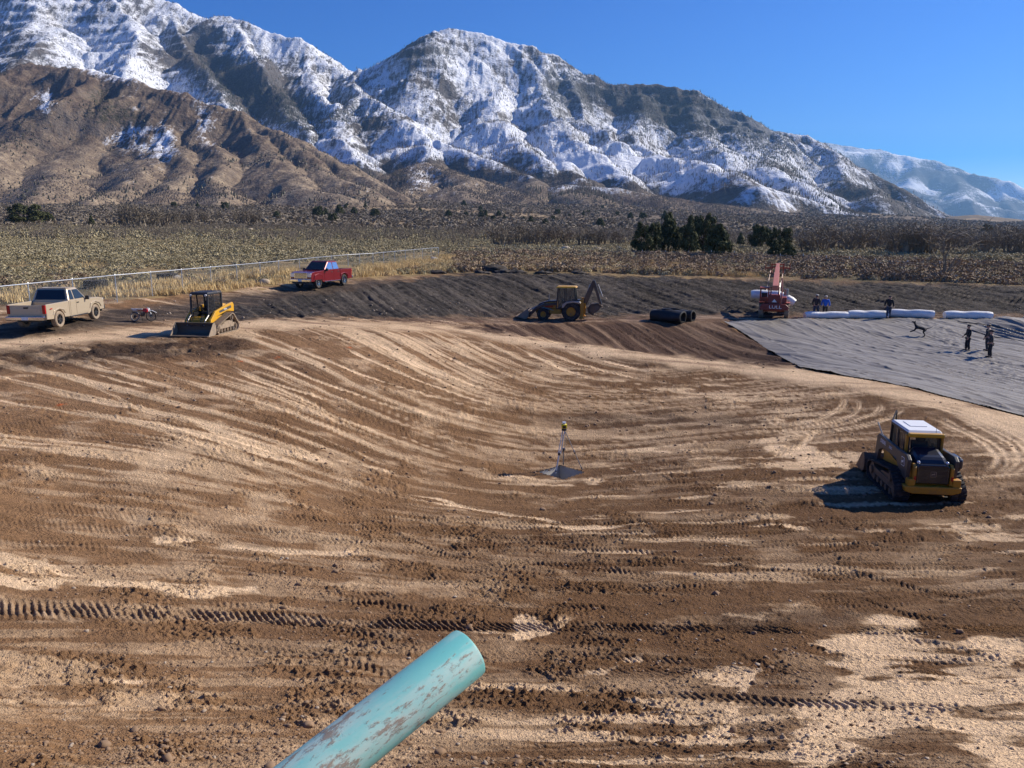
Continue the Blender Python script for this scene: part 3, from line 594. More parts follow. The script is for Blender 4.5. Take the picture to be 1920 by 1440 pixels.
# ---------------------------------------------------------------- mountains: ridge networks in the round
def wpt(px, py, D): return np.array(pD(px, py, D))
def mass(name, crest, spurs, azr, Dr, n, F=.8, auto=None, amp=(30, 350), foot=-60, seed=0, terr=0, cut=40, fine=1.0):
    rs = random.Random(seed); lines = []
    lines.append((np.array([wpt(*p) for p in crest]), F))
    for s in spurs:
        lines.append((np.array([wpt(*p) for p in s]), F))
    if auto:
        sp, g, ln = auto                         # spacing, gradient, length
        for L, _ in list(lines):
            seg = np.hypot(*np.diff(L[:, :2], axis=0).T); S = np.r_[0, np.cumsum(seg)]; d = sp * .5
            while d < S[-1]:
                p = np.array([np.interp(d, S, L[:, k]) for k in range(3)]); i = min(np.searchsorted(S, d), len(S) - 1) or 1
                tdir = (L[i, :2] - L[i - 1, :2]) / max(seg[i - 1], 1); nrm = np.array([-tdir[1], tdir[0]])
                for sg in (-1, 1):
                    dr = nrm * sg + tdir * (.35 * rs.uniform(-1, 1)); dr /= np.linalg.norm(dr); q = [p + (0, 0, -6)]; m = ln * rs.uniform(.5, 1.1) / 5
                    for k in range(5):
                        dr = dr + np.array([rs.uniform(-.2, .2), rs.uniform(-.2, .2)]); dr /= np.linalg.norm(dr)
                        q.append(q[-1] + np.r_[dr * m, -g * m * (.62 + .27 * k) * rs.uniform(.75, 1.25)])
                    lines.append((np.array(q), F * 1.35))
                d += sp * rs.uniform(.7, 1.3)
    a = np.linspace(R(azr[0]), R(azr[1]), n[0])
    r = np.geomspace(Dr[0], Dr[1], n[1]); X = np.sin(a)[:, None] * r[None] ; Y = np.cos(a)[:, None] * r[None]
    sc_ = amp[1]
    wxx = X + (fbm(X / sc_ + seed, Y / sc_, 4) - .5) * sc_ * .55; wyy = Y + (fbm(X / sc_ + 40, Y / sc_ + seed, 4) - .5) * sc_ * .55
    H = np.full(X.shape, -1e4)
    for L, f in lines:
        for i in range(len(L) - 1):
            p, q = L[i], L[i + 1]; dx, dy = (q - p)[:2]; l2 = dx * dx + dy * dy + 1e-6
            t = np.clip(((wxx - p[0]) * dx + (wyy - p[1]) * dy) / l2, 0, 1)
            dd = np.hypot(wxx - p[0] - t * dx, wyy - p[1] - t * dy)
            H = np.maximum(H, p[2] + t * (q[2] - p[2]) - f * (np.sqrt(dd * dd + 400 * fine) - 20 * fine ** .5))
    raw = H.copy()
    hh = np.clip((H - foot) / 250, 0, 1)
    H = H + (ridged(X / sc_ * 1.3 + seed, Y / sc_ * .8, 5, .45) - .6) * amp[0] * hh + (ridged(X / sc_ * 6, Y / sc_ * 2.6 + seed, 4, .5) - .6) * amp[0] * .26 * hh + (ridged(X / sc_ * 15, Y / sc_ * 4 + seed, 3, .5) - .6) * amp[0] * .11 * hh
    if terr: ph = H / terr + fbm(X / 500, Y / 500, 2) * 2; H = H + np.sin(ph * 2 * math.pi) * terr * .05 * hh * sst(.35, .6, fbm(X / 400 + 8, Y / 400, 3)) * 1.6
    G = TERR.q_eval(np.stack(np.meshgrid(a[::4], np.log(r[::4]), indexing='ij'), -1).reshape(-1, 2)).reshape(len(a[::4]), len(r[::4]))
    Gi = np.array([np.interp(r, r[::4], g_) for g_ in G]); Gi = np.array([np.interp(a, a[::4], c_) for c_ in Gi.T]).T
    # soften the toe into the fan
    H = np.where(H < Gi + 60, Gi + (H - Gi) - 0, H)
    bl = H.copy()
    for _ in range(10):
        bl[1:-1] = (bl[:-2] + bl[2:] + bl[1:-1] * 2) / 4; bl[:, 1:-1] = (bl[:, :-2] + bl[:, 2:] + bl[:, 1:-1] * 2) / 4
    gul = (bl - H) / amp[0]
    keep = (H > Gi - cut); I = np.arange(X.size).reshape(X.shape)
    Fq = np.stack([I[:-1, :-1], I[1:, :-1], I[1:, 1:], I[:-1, 1:]], -1).reshape(-1, 4)[:, ::-1]
    Fq = Fq[keep.reshape(-1)[Fq].any(1)]
    used = np.unique(Fq); mp = np.zeros(X.size, int); mp[used] = np.arange(len(used)); Fq = mp[Fq]
    return dict(name=name, V=np.stack([X, Y, H], -1).reshape(-1, 3)[used], F=Fq, gul=gul.reshape(-1)[used], used=used, X=X, Y=Y, H=H, G=Gi, a=a, r=r)
def mtn_mat(name, brown=False, blue=0):
    m, t, b = newmat(name); A = nd(t, 'VertexColor', layer_name='cover'); sep = nd(t, 'SeparateColor'); t.links.new(A.outputs[0], sep.inputs[0])
    snow, tree, tan = sep.outputs[0], sep.outputs[1], sep.outputs[2]
    g = nd(t, 'NewGeometry'); P = g.outputs['Position']; sx = nd(t, 'SeparateXYZ'); t.links.new(g.outputs['Normal'], sx.inputs[0])
    k = 1.0 if not brown else 2.2
    nA = noise(t, .020 * k, 6, .65, P); nB = noise(t, .09 * k, 4, .7, P); nC = noise(t, .035 * k, 5, .7, P, (1, 1, .35)); nD = noise(t, .012 * k, 4, .6, P, (.35, .35, 3.2))
    rock = mixc(t, nB, (.060, .058, .058), (.19, .18, .172)) if not brown else mixc(t, nB, (.085, .07, .058), (.24, .20, .165))
    grs = ramp(t, mth(t, 'ADD', mth(t, 'MULTIPLY', nA, .6), mth(t, 'MULTIPLY', nB, .4)), [(.34, (.095, .072, .058)), (.46, (.185, .142, .104)), (.56, (.32, .25, .172)), (.66, (.43, .345, .24))])
    grs = mixc(t, tan, (.072, .066, .062) if not brown else (.10, .07, .055), grs)
    steep = nd(t, 'MapRange'); steep.inputs[1].default_value = .80; steep.inputs[2].default_value = .62; t.links.new(sx.outputs[2], steep.inputs[0])
    rk = mth(t, 'MULTIPLY', steep.outputs[0], mth(t, 'GREATER_THAN', nC, .46)); 
    basec = mixc(t, mth(t, 'MULTIPLY', rk, 1.0 if not brown else .8), grs, rock)
    # snow lies where the cover says, broken by twigs, ledges and steep rock
    nS = noise(t, .03 * k, 4, .65, P, (2.2, .35, .3)); s = mth(t, 'ADD', snow, mth(t, 'MULTIPLY', mth(t, 'SUBTRACT', nA, .5), .7)); s = mth(t, 'ADD', s, mth(t, 'MULTIPLY', mth(t, 'SUBTRACT', nS, .5), 1.1)); s = mth(t, 'ADD', s, mth(t, 'MULTIPLY', mth(t, 'SUBTRACT', nB, .5), .95))
    s = mth(t, 'ADD', s, mth(t, 'MULTIPLY', mth(t, 'SUBTRACT', nD, .5), .6)); s = mth(t, 'SUBTRACT', s, mth(t, 'MULTIPLY', steep.outputs[0], .22))
    sm = nd(t, 'MapRange'); sm.inputs[1].default_value = .36; sm.inputs[2].default_value = .70; t.links.new(s, sm.inputs[0])
    c = mixc(t, sm.outputs[0], basec, (.80, .83, .88))
    tr = mth(t, 'ADD', tree, mth(t, 'MULTIPLY', mth(t, 'SUBTRACT', nB, .5), 1.8)); tr = mth(t, 'ADD', tr, mth(t, 'MULTIPLY', mth(t, 'SUBTRACT', nC, .5), .9))
    tm = nd(t, 'MapRange'); tm.inputs[1].default_value = .52; tm.inputs[2].default_value = .66; tm.inputs[4].default_value = .85; t.links.new(tr, tm.inputs[0])
    c = mixc(t, tm.outputs[0], c, (.042, .042, .036) if not brown else (.05, .048, .03))
    t.links.new(c, b.inputs['Base Color']); b.inputs['Roughness'].default_value = .9; b.inputs['Specular IOR Level'].default_value = .1
    bump(t, b, mth(t, 'ADD', mth(t, 'MULTIPLY', nA, 1.2), mth(t, 'MULTIPLY', nB, .5)), 1.0, 14 if not brown else 5)
    return m
def finish(ms, snow, tree, tan, mat):
    V = ms['V']; c = np.stack([np.clip(snow, 0, 1), np.clip(tree, 0, 1), np.clip(tan, 0, 1)], -1)
    o = rawmesh(ms['name'], V, ms['F'], mat, smooth=True, cols={'cover': c}); tag(o, kind='structure'); return o
MS = mtn_mat('snowy_slope'); MBR = mtn_mat('dry_slope', True)
def pxv(V): return px_of(V[:, 0], V[:, 1], V[:, 2])
MASS = []
# brown foothill at the left
fh = mass('foothill', [(-900,330,2600),(-600,290,2300),(-300,215,2150),(-80,185,2000),(0,163,1950),(75,114,1900),(150,121,1850),(250,152,1750),(330,166,1700),(400,196,1640),(480,232,1560),(560,272,1460),(640,311,1370),(740,357,1260)],
  [[(75,114,1900),(40,190,1700),(20,260,1450),(-20,330,1200)],[(-300,215,2150),(-330,300,1700),(-300,370,1300)],[(200,135,1800),(160,220,1620),(110,290,1380),(90,345,1150),(60,385,1000)],[(330,166,1700),(290,230,1560),(255,290,1380),(240,340,1180),(215,380,1000)],
   [(330,166,1700),(370,250,1500),(395,300,1330),(420,345,1180),(440,385,1000)],[(440,214,1600),(500,290,1380),(560,335,1200),(600,368,1060)],[(520,252,1500),(590,315,1320),(660,352,1160)],[(250,152,1750),(310,260,1460),(320,320,1280),(330,375,1050)],[(0,163,1950),(-60,240,1700),(-90,310,1400),(-120,380,1050)]],
  (-46, -5), (820, 3000), (760, 420), F=.62, auto=(150, .40, 260), amp=(26, 190), foot=0, seed=3, fine=.5)
V = fh['V']; px, py = pxv(V); gul = fh['gul']; nl = fbm(V[:, 0] / 90, V[:, 1] / 90, 4)
def blob(px, py, x, y, rx, ry, ang=0):
    c, s = math.cos(R(ang)), math.sin(R(ang)); a = (px - x) * c + (py - y) * s; b = -(px - x) * s + (py - y) * c
    return np.exp(-((a / rx) ** 2 + (b / ry) ** 2))
snow = .06 + (nl - .5) * .35 + .75 * blob(px, py, 195, 128, 75, 20, 15) + .55 * blob(px, py, 85, 185, 18, 40) + .5 * blob(px, py, 250, 255, 60, 38, 20) + .5 * blob(px, py, 385, 240, 24, 50, -10) + .5 * blob(px, py, 310, 265, 20, 40) + .5 * blob(px, py, 430, 175, 80, 9, 28) + .35 * blob(px, py, 330, 170, 60, 12, 25)
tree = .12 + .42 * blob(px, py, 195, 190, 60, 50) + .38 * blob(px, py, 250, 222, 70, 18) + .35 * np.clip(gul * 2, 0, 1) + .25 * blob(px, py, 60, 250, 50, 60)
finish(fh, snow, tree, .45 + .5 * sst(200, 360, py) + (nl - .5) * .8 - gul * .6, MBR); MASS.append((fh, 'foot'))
# snow range behind it
sr = mass('mountain', [(-1200,120,5200),(-700,-60,5000),(-300,-110,4800),(-100,-60,4700),(60,-50,4600),(200,-40,4550),(340,8,4450),(400,26,4400),(440,22,4350),(510,44,4250),(545,56,4200),(572,60,4150),(610,92,4050),(668,128,3900),(760,190,3700)],
  [[(60,-50,4600),(60,40,3900),(10,110,3200),(-30,180,2700)],[(200,-40,4550),(230,60,3900),(210,130,3300),(190,200,2800)],[(340,8,4450),(330,90,3900),(370,150,3300),(420,210,2800),(470,250,2450)],[(440,22,4350),(480,100,3850),(520,160,3400),(560,215,2950),(600,260,2600)],
   [(572,60,4150),(600,120,3850),(620,165,3500),(650,210,3200)],[(-300,-110,4800),(-260,0,4100),(-300,100,3300)]],
  (-46, -6), (2100, 6500), (760, 330), F=.80, auto=(320, .6, 620), amp=(70, 620), foot=100, seed=8, terr=62, fine=1.5)
V = sr['V']; px, py = pxv(V); nl = fbm(V[:, 0] / 260, V[:, 1] / 260, 4)
snow = .72 + (nl - .5) * .8 - .35 * blob(px, py, 390, 130, 120, 50, 35) - .3 * blob(px, py, 40, 110, 50, 40) - .35 * blob(px, py, 520, 180, 90, 40, 35)
tree = .22 + .45 * blob(px, py, 400, 130, 140, 45, 38) + .4 * blob(px, py, 520, 190, 100, 40, 35) + .25 * blob(px, py, 60, 60, 100, 60) + (nl - .5) * .5
finish(sr, snow, tree, nl * 0 + .2, MS); MASS.append((sr, 'snow'))
# central massif and its long right shoulder
cm = mass('mountain', [(560,215,3700),(640,160,3800),(682,130,3900),(722,122,3950),(742,104,3980),(780,76,4000),(820,58,4000),(850,53,4000),(905,64,3980),(960,80,3940),(1050,101,3850),(1090,122,3800),(1130,141,3750),(1200,150,3700),(1300,166,3600),(1340,190,3550),(1410,219,3450),(1480,253,3350),(1530,266,3280),(1600,300,3150),(1700,350,2950),(1800,402,2750),(1880,436,2600)],
  [[(682,130,3900),(700,168,3400),(760,208,3000),(830,262,2650),(900,300,2350),(975,330,2050)],[(700,168,3400),(650,215,2950),(640,260,2650),(680,300,2300)],[(830,262,2650),(790,300,2250),(760,330,1950)],
   [(850,53,4000),(820,130,3600),(800,190,3200)],[(850,53,4000),(905,150,3500),(935,210,3100),(965,260,2700),(1020,310,2250)],[(960,80,3940),(1010,160,3400),(1060,215,2950),(1105,262,2600),(1180,315,2200),(1215,348,1950)],
   [(1050,101,3850),(1100,190,3300),(1150,230,2950),(1200,255,2700)],[(1200,150,3700),(1215,230,3100),(1245,263,2800),(1310,285,2450),(1400,322,2100),(1450,352,1900)],[(1300,166,3600),(1330,240,3050),(1390,280,2700)],
   [(1410,219,3450),(1430,280,2950),(1480,320,2450),(1560,372,2050),(1610,412,1800)],[(1530,266,3280),(1600,330,2750),(1690,390,2300),(1760,425,1950)],[(1340,190,3550),(1420,290,2800),(1500,345,2300),(1480,385,1900)],
   [(975,330,2050),(1040,365,1750)],[(1060,300,2300),(1100,350,1850),(1130,372,1650)]],
  (-20, 40), (1500, 5200), (1000, 420), F=.72, auto=(300, .55, 480), amp=(52, 520), foot=30, seed=21, terr=55, fine=1.2)
V = cm['V']; px, py = pxv(V); nl = fbm(V[:, 0] / 240, V[:, 1] / 240, 4); nl2 = fbm(V[:, 0] / 80, V[:, 1] / 80, 3)
line = np.interp(px, [540, 700, 830, 960, 1100, 1250, 1450, 1600, 1900], [345, 322, 300, 322, 340, 355, 372, 418, 440])
snow = .64 + (nl - .5) * 1.1 - .8 * sst(-22, 26, py - line - 8 - (nl2 - .5) * 70) - .25 * sst(1000, 1300, px) * (1 - sst(210, 270, py)) - .3 * blob(px, py, 790, 90, 70, 30) - .15 * sst(1450, 1650, px) + .2 * blob(px, py, 1150, 290, 200, 30) + .2 * blob(px, py, 940, 200, 60, 90, -20)
tree = .2 + (nl - .5) * .7 + .62 * blob(px, py, 1250, 200, 210, 46, 14) + .35 * blob(px, py, 770, 100, 60, 35) + .35 * blob(px, py, 640, 210, 60, 60) + .3 * blob(px, py, 1060, 190, 60, 50) + .25 * blob(px, py, 1440, 260, 80, 40, 30) - .2 * blob(px, py, 1150, 290, 160, 25) + .15 * sst(1480, 1600, px) + .3 * blob(px, py, 760, 320, 60, 30)
finish(cm, snow, tree, .15 + .7 * sst(-10, 30, py - line), MS); MASS.append((cm, 'central'))
# low brown spurs in front of the massif
ls = mass('hill', [(700,372,2000),(760,312,1950),(800,302,1900),(850,318,1780),(900,342,1650),(960,366,1500)], [[(800,302,1900),(770,345,1650),(760,372,1450)],[(850,318,1780),(860,350,1550),(880,378,1350)]],
  (-13, 4), (1150, 2300), (330, 200), F=.5, auto=(120, .33, 200), amp=(16, 150), foot=0, seed=5, fine=.4)
V = ls['V']; px, py = pxv(V); nl = fbm(V[:, 0] / 90, V[:, 1] / 90, 4)
finish(ls, .15 + .35 * blob(px, py, 790, 330, 40, 30), .2 + .5 * blob(px, py, 745, 330, 30, 30), .9 + nl * 0, MBR); MASS.append((ls, 'hill'))
ls = mass('hill', [(930,382,2000),(1000,356,1980),(1060,345,1950),(1130,350,1900),(1230,366,1850),(1340,380,1750),(1450,396,1650),(1560,412,1550)], [[(1060,345,1950),(1080,370,1600)],[(1230,366,1850),(1260,388,1500)],[(1340,380,1750),(1360,400,1450)]],
  (-6, 26), (1150, 2500), (460, 180), F=.4, auto=(120, .25, 220), amp=(14, 150), foot=0, seed=6, fine=.4)
V = ls['V']; px, py = pxv(V); nl = fbm(V[:, 0] / 90, V[:, 1] / 90, 4)
finish(ls, .12 + .4 * (nl - .4) + .3 * blob(px, py, 1100, 350, 100, 20), .25 + nl * .3, .45 + (nl - .5) * 2, MBR); MASS.append((ls, 'hill'))
# far blue ridge at the right
fr = mass('far_ridge', [(1350,330,16800),(1470,268,16000),(1545,262,15680),(1600,279,15360),(1700,291,14880),(1762,300,14560),(1830,332,14080),(1920,370,13600),(2050,400,13120),(2400,425,12800)],
  [[(1545,262,15680),(1600,330,13600),(1640,380,11520)],[(1762,300,14560),(1790,360,12480),(1840,405,10720)],[(1830,332,14080),(1900,400,11840)],[(1700,291,14880),(1700,350,13120),(1740,400,11200)],[(2050,400,13120),(2060,425,11520)]],
  (12, 48), (8300, 20000), (420, 200), F=.6, auto=(1100, .3, 1700), amp=(140, 1400), foot=0, seed=31, terr=0, fine=4)
V = fr['V']; px, py = pxv(V); nl = fbm(V[:, 0] / 500, V[:, 1] / 500, 4)
finish(fr, .50 + (nl - .5) * 1.2 - .3 * sst(340, 420, py), .45 - (nl - .5) * .8, nl * 0, MS); MASS.append((fr, 'far'))
# conifers and bare trunks standing on the slopes
def forest(name, ms, n, dens, h, dark, wd=.17, seed=1):
    g = np.random.default_rng(seed); a = ms['a']; r = ms['r']; i = g.integers(1, len(a) - 1, n * 6); j = g.integers(1, len(r) - 1, n * 6)
    X, Y, H, G = (ms[k][i, j] for k in 'XYHG'); X = X + g.normal(0, 4, len(X)); Y = Y + g.normal(0, 6, len(X))
    slope = np.abs(ms['H'][i, np.minimum(j + 1, len(r) - 1)] - H) ; px, py = px_of(X, Y, H)
    p = dens(px, py, X, Y) * (H > G) * (py > -60) * (px > -250) * (px < 2150)
    k = np.nonzero(g.random(len(X)) < p)[0][:n]; X, Y, H = X[k], Y[k], H[k]; m = len(k); hh = h * g.uniform(.5, 1.3, m); w_ = hh * wd * g.uniform(.7, 1.3, m); ph = g.uniform(0, 6.28, m)
    V = np.zeros((m, 7, 3)); 
    for q in range(3):
        V[:, q, 0] = X + w_ * np.cos(ph + q * 2.094); V[:, q, 1] = Y + w_ * np.sin(ph + q * 2.094); V[:, q, 2] = H + hh * .08
        V[:, q + 3, 0] = X + w_ * .62 * np.cos(ph + q * 2.094 + 1); V[:, q + 3, 1] = Y + w_ * .62 * np.sin(ph + q * 2.094 + 1); V[:, q + 3, 2] = H + hh * .42
    V[:, 6, 0] = X; V[:, 6, 1] = Y; V[:, 6, 2] = H + hh; V[:, :3, 2] -= hh[:, None] * .12
    o7 = np.arange(m)[:, None, None] * 7; T = np.array([(0,1,6),(1,2,6),(2,0,6),(3,4,6),(4,5,6),(5,3,6)])[None]
    o = rawmesh(name, V.reshape(-1, 3), (o7 + T).reshape(-1, 3), dark); return o
fm_, t_, b_ = newmat('far_needles'); b_.inputs['Base Color'].default_value = (.030, .036, .026, 1); b_.inputs['Roughness'].default_value = .9
fw_, t_, b_ = newmat('far_bare_wood'); b_.inputs['Base Color'].default_value = (.085, .068, .058, 1); b_.inputs['Roughness'].default_value = .9
def dn(x, y, sc_, lo, hi, s=0): return sst(lo, hi, fbm(x / sc_ + s, y / sc_, 4))
o = forest('conifer_forest', cm, 26000, lambda px, py, x, y: dn(x, y, 300, .42, .66) * (.12 + .9 * blob(px, py, 1260, 200, 230, 50, 14) + .6 * blob(px, py, 770, 100, 70, 40) + .7 * blob(px, py, 640, 210, 70, 70) + .4 * blob(px, py, 1480, 280, 120, 60, 30) + .4 * blob(px, py, 760, 320, 60, 30)), 9, fm_, seed=2)
tag(o, 'dark conifers covering the snowy slopes of the central mountain', 'forest', kind='stuff')
o = forest('conifer_forest', sr, 14000, lambda px, py, x, y: dn(x, y, 300, .42, .66, 5) * (.10 + .9 * blob(px, py, 420, 140, 150, 50, 36) + .6 * blob(px, py, 540, 190, 100, 50, 35) + .3 * blob(px, py, 600, 100, 50, 50)), 10, fm_, seed=3)
tag(o, 'dark conifers on the cliffs of the left snowy mountain', 'forest', kind='stuff')
o = forest('bare_forest', cm, 30000, lambda px, py, x, y: dn(x, y, 200, .40, .62, 9) * .6 * sst(90, 160, py), 9, fw_, .09, seed=4)
tag(o, 'leafless trees standing in the snow of the central mountain', 'forest', kind='stuff')
o = forest('bare_forest', sr, 16000, lambda px, py, x, y: dn(x, y, 200, .40, .62, 12) * .6, 10, fw_, .09, seed=5)
tag(o, 'leafless trees standing in the snow of the left mountain', 'forest', kind='stuff')
sc_m, t_, b_ = newmat('hill_scrub_leaf'); b_.inputs['Base Color'].default_value = (.05, .045, .028, 1)
o = forest('hillside_scrub', fh, 9000, lambda px, py, x, y: dn(x, y, 90, .48, .66, 3) * (.25 + .8 * blob(px, py, 195, 190, 70, 60) + .4 * blob(px, py, 60, 250, 60, 70)), 4.2, sc_m, .42, seed=6)
tag(o, 'dark scrub dotted over the brown foothill', 'scrub', kind='stuff')
for q_, (ms_, nm_) in enumerate([m_ for m_ in MASS if m_[1] == 'hill']):
    o = forest('hillside_scrub', ms_, 7000, lambda px, py, x, y: .15 + .85 * dn(x, y, 120, .42, .60, 7), 3.0, fw_, .5, seed=30 + q_); tag(o, ('brown scrub covering the low spur left of the massif', 'brown scrub covering the long low hill below the massif')[q_], 'scrub', kind='stuff')
o = forest('hillside_scrub', fh, 12000, lambda px, py, x, y: dn(x, y, 60, .45, .62, 13) * (.2 + .8 * sst(300, 370, py)), 2.3, fw_, .55, seed=44); tag(o, 'brown scrub along the foot of the left foothill', 'scrub', kind='stuff')
# ---------------------------------------------------------------- the air
hz = MB(); hz.box((0, 10000, 1300), (44000, 24000, 2900)); hm = bpy.data.materials.new('air'); hm.use_nodes = True; t = hm.node_tree; t.nodes.clear()
ou = t.nodes.new('ShaderNodeOutputMaterial'); pv = t.nodes.new('ShaderNodeVolumePrincipled'); pv.inputs['Color'].default_value = (.30, .58, 1, 1); pv.inputs['Density'].default_value = HAZE; pv.inputs['Anisotropy'].default_value = .3
t.links.new(pv.outputs[0], ou.inputs['Volume']); tag(hz.obj('haze', hm), kind='stuff')
# ---------------------------------------------------------------- vegetation
def leafmat(name, c1, c2, scale=.8, rough=.85):
    m, t, b = newmat(name); P = nd(t, 'NewGeometry').outputs['Position']
    n = noise(t, scale, 2, .6, P); n2 = noise(t, scale * 14, 2, .6, P)
    k = mth(t, 'ADD', mth(t, 'MULTIPLY', n, .6), mth(t, 'MULTIPLY', n2, .4)); f = nd(t, 'MapRange'); f.inputs[1].default_value = .38; f.inputs[2].default_value = .62
    t.links.new(k, f.inputs[0]); t.links.new(mixc(t, f.outputs[0], c1, c2), b.inputs['Base Color']); b.inputs['Roughness'].default_value = rough; b.inputs['Specular IOR Level'].default_value = .2
    return m
M['sage'] = leafmat('sage_leaf', (.225, .19, .105), (.50, .425, .255), .35)
M['brown_brush'] = leafmat('brown_brush', (.16, .115, .075), (.38, .28, .18), .4)
M['straw'] = leafmat('straw', (.44, .315, .14), (.76, .58, .30), .5)
M['juniper'] = leafmat('juniper_needles', (.035, .042, .016), (.12, .125, .05), .9)
M['twig'] = leafmat('grey_twigs', (.165, .135, .098), (.275, .23, .17), .25)
M['bark'] = leafmat('bark', (.05, .04, .032), (.12, .095, .075), 2)
G = np.random.default_rng(77)
def tris(C, size, g, up=.0, elong=1.0):
    """one randomly turned triangle at each centre"""
    n = len(C); a = g.normal(size=(n, 3)); a[:, 2] += up; a /= np.linalg.norm(a, axis=1)[:, None]; b = g.normal(size=(n, 3)); b = np.cross(a, b); b /= np.linalg.norm(b, axis=1)[:, None]
    s = (size * g.uniform(.6, 1.4, n))[:, None]
    V = np.stack([C - a * s * .5 * elong - b * s * .5, C - a * s * .5 * elong + b * s * .5, C + a * s * .9 * elong], 1)
    return V.reshape(-1, 3), np.arange(n * 3).reshape(-1, 3)
def bush_tris(n, g, r=1.0, h=.75, size=.16):
    u = g.normal(size=(n, 3)); u /= np.linalg.norm(u, axis=1)[:, None]; rad = g.uniform(.55, 1.0, n) ** .6
    lob = 1 + .28 * np.sin(np.arctan2(u[:, 1], u[:, 0]) * 3 + g.uniform(0, 6)) + .12 * np.sin(u[:, 2] * 7)
    C = u * (rad * lob)[:, None] * (r, r, h); C[:, 2] = np.abs(C[:, 2]) * .95 + .03
    nn = u + g.normal(0, .38, (n, 3)); nn /= np.linalg.norm(nn, axis=1)[:, None]; a = np.cross(nn, g.normal(size=(n, 3))); a /= np.linalg.norm(a, axis=1)[:, None]; b = np.cross(nn, a); s = (size * g.uniform(.6, 1.4, n))[:, None]
    return np.stack([C - a * s * .6 - b * s * .5, C - a * s * .6 + b * s * .5, C + a * s * 1.1], 1).reshape(-1, 3), np.arange(n * 3).reshape(-1, 3)
def scatter(name, X, Y, Z, S, nt_, mat, r=1.0, h=.75, size=.16, variants=6, smooth=False):
    """many bushes in one mesh: variants repeated with turn and size"""
    Vs, Fs = [], []; n0 = 0; vid = G.integers(0, variants, len(X))
    for v in range(variants):
        Vb, Fb = bush_tris(nt_, G, r, h, size); k = np.nonzero(vid == v)[0]
        if not len(k): continue
        a = G.uniform(0, 6.28, len(k)); c, s = np.cos(a)[:, None], np.sin(a)[:, None]; sz = S[k][:, None]; zz = sz * G.uniform(.75, 1.25, (len(k), 1))
        V = np.stack([(Vb[None, :, 0] * c - Vb[None, :, 1] * s) * sz + X[k][:, None], (Vb[None, :, 0] * s + Vb[None, :, 1] * c) * sz + Y[k][:, None], Vb[None, :, 2] * zz + Z[k][:, None]], -1)
        F = Fb[None] + (np.arange(len(k)) * len(Vb))[:, None, None] + n0; Vs.append(V.reshape(-1, 3)); Fs.append(F.reshape(-1, 3)); n0 += V.shape[0] * V.shape[1]
    return rawmesh(name, np.vstack(Vs), np.vstack(Fs), mat)
rimy = lambda px: np.interp(px, rimpts[:, 0], rimpts[:, 1])
def plain_pts(n, r0, r1, seed, zone=None):
    g = np.random.default_rng(seed); a = g.uniform(R(-40), R(40), n); r = np.sqrt(g.uniform(r0 * r0, r1 * r1, n)); X = r * np.sin(a); Y = r * np.cos(a)
    Z = soil_zs(X, Y); px, py = px_of(X, Y, Z); ok = py < rimy(px) - 1.5
    if zone is not None: ok &= zone(px, py, X, Y, g)
    return X[ok], Y[ok], Z[ok], px[ok], py[ok]
def sagezone(px, py, X, Y, g):
    straw_ = poly_in(px, py, [(-100,640),(-100,560),(200,525),(560,490),(830,470),(880,485),(700,520),(560,530),(200,590)])
    d = sst(.36, .52, fbm(X * .09 + 3, Y * .09, 3)); return (g.random(len(px)) < (.12 + .6 * d)) & ~((straw_ > 0) & (g.random(len(px)) < .93)) 
# the nearest sagebrush are bushes of their own, the rest of the flat is one cover
X, Y, Z, px, py = plain_pts(15000, 45, 135, 5, sagezone)
on = (px > -20) & (px < 1940); X, Y, Z, px = X[on], Y[on], Z[on], px[on]; od = np.argsort(X * X + Y * Y); near_i = od[:240]; rest = od[240:]
bushm = []
for v in range(6):
    Vb, Fb = bush_tris(260, G, 1, .8, .15); me = bpy.data.meshes.new('sagebrush'); me.from_pydata(Vb.tolist(), [], Fb.tolist()); me.materials.append(M['sage'] if v < 4 else M['brown_brush']); bushm.append(me)
for q, i in enumerate(near_i):
    o = bpy.data.objects.new('sagebrush', bushm[q % 6]); COL.objects.link(o); s = G.uniform(.35, .75); o.location = (X[i], Y[i], Z[i] - .03); o.scale = (s, s, s * G.uniform(.8, 1.2)); o.rotation_euler = (0, 0, G.uniform(0, 6))
    tag(o, 'small grey-green sagebrush on the near edge of the flat beyond the dirt rim', 'shrub', 'sagebrush along the near edge of the flat')
o = scatter('sagebrush_cover', X[rest], Y[rest], Z[rest], G.uniform(.3, .7, len(rest)), 120, M['sage'], size=.19); tag(o, 'grey-green sagebrush covering the nearer flat', 'brush', kind='stuff')
X, Y, Z, px, py = plain_pts(62000, 130, 270, 6, sagezone); o = scatter('sagebrush_cover', X, Y, Z, G.uniform(.35, .8, len(X)), 40, M['sage'], size=.27); tag(o, 'grey-green sagebrush covering the middle of the flat', 'brush', kind='stuff')
X, Y, Z, px, py = plain_pts(60000, 265, 480, 8, lambda px, py, X, Y, g: (px < 900 + g.normal(0, 200, len(px))) | (g.random(len(px)) < .3)); o = scatter('sagebrush_cover', X, Y, Z, G.uniform(.45, 1.0, len(X)), 12, M['sage'], size=.55); tag(o, 'grey-green sagebrush covering the far side of the flat', 'brush', kind='stuff')
X, Y, Z, px, py = plain_pts(9000, 75, 150, 9, lambda px, py, X, Y, g: (px > 850) & (py > rimy(px) - 40)); o = scatter('brown_brush_cover', X, Y, Z, G.uniform(.4, .95, len(X)), 70, M['brown_brush'], size=.22); tag(o, 'tan and brown brush behind the dark bank', 'brush', kind='stuff')
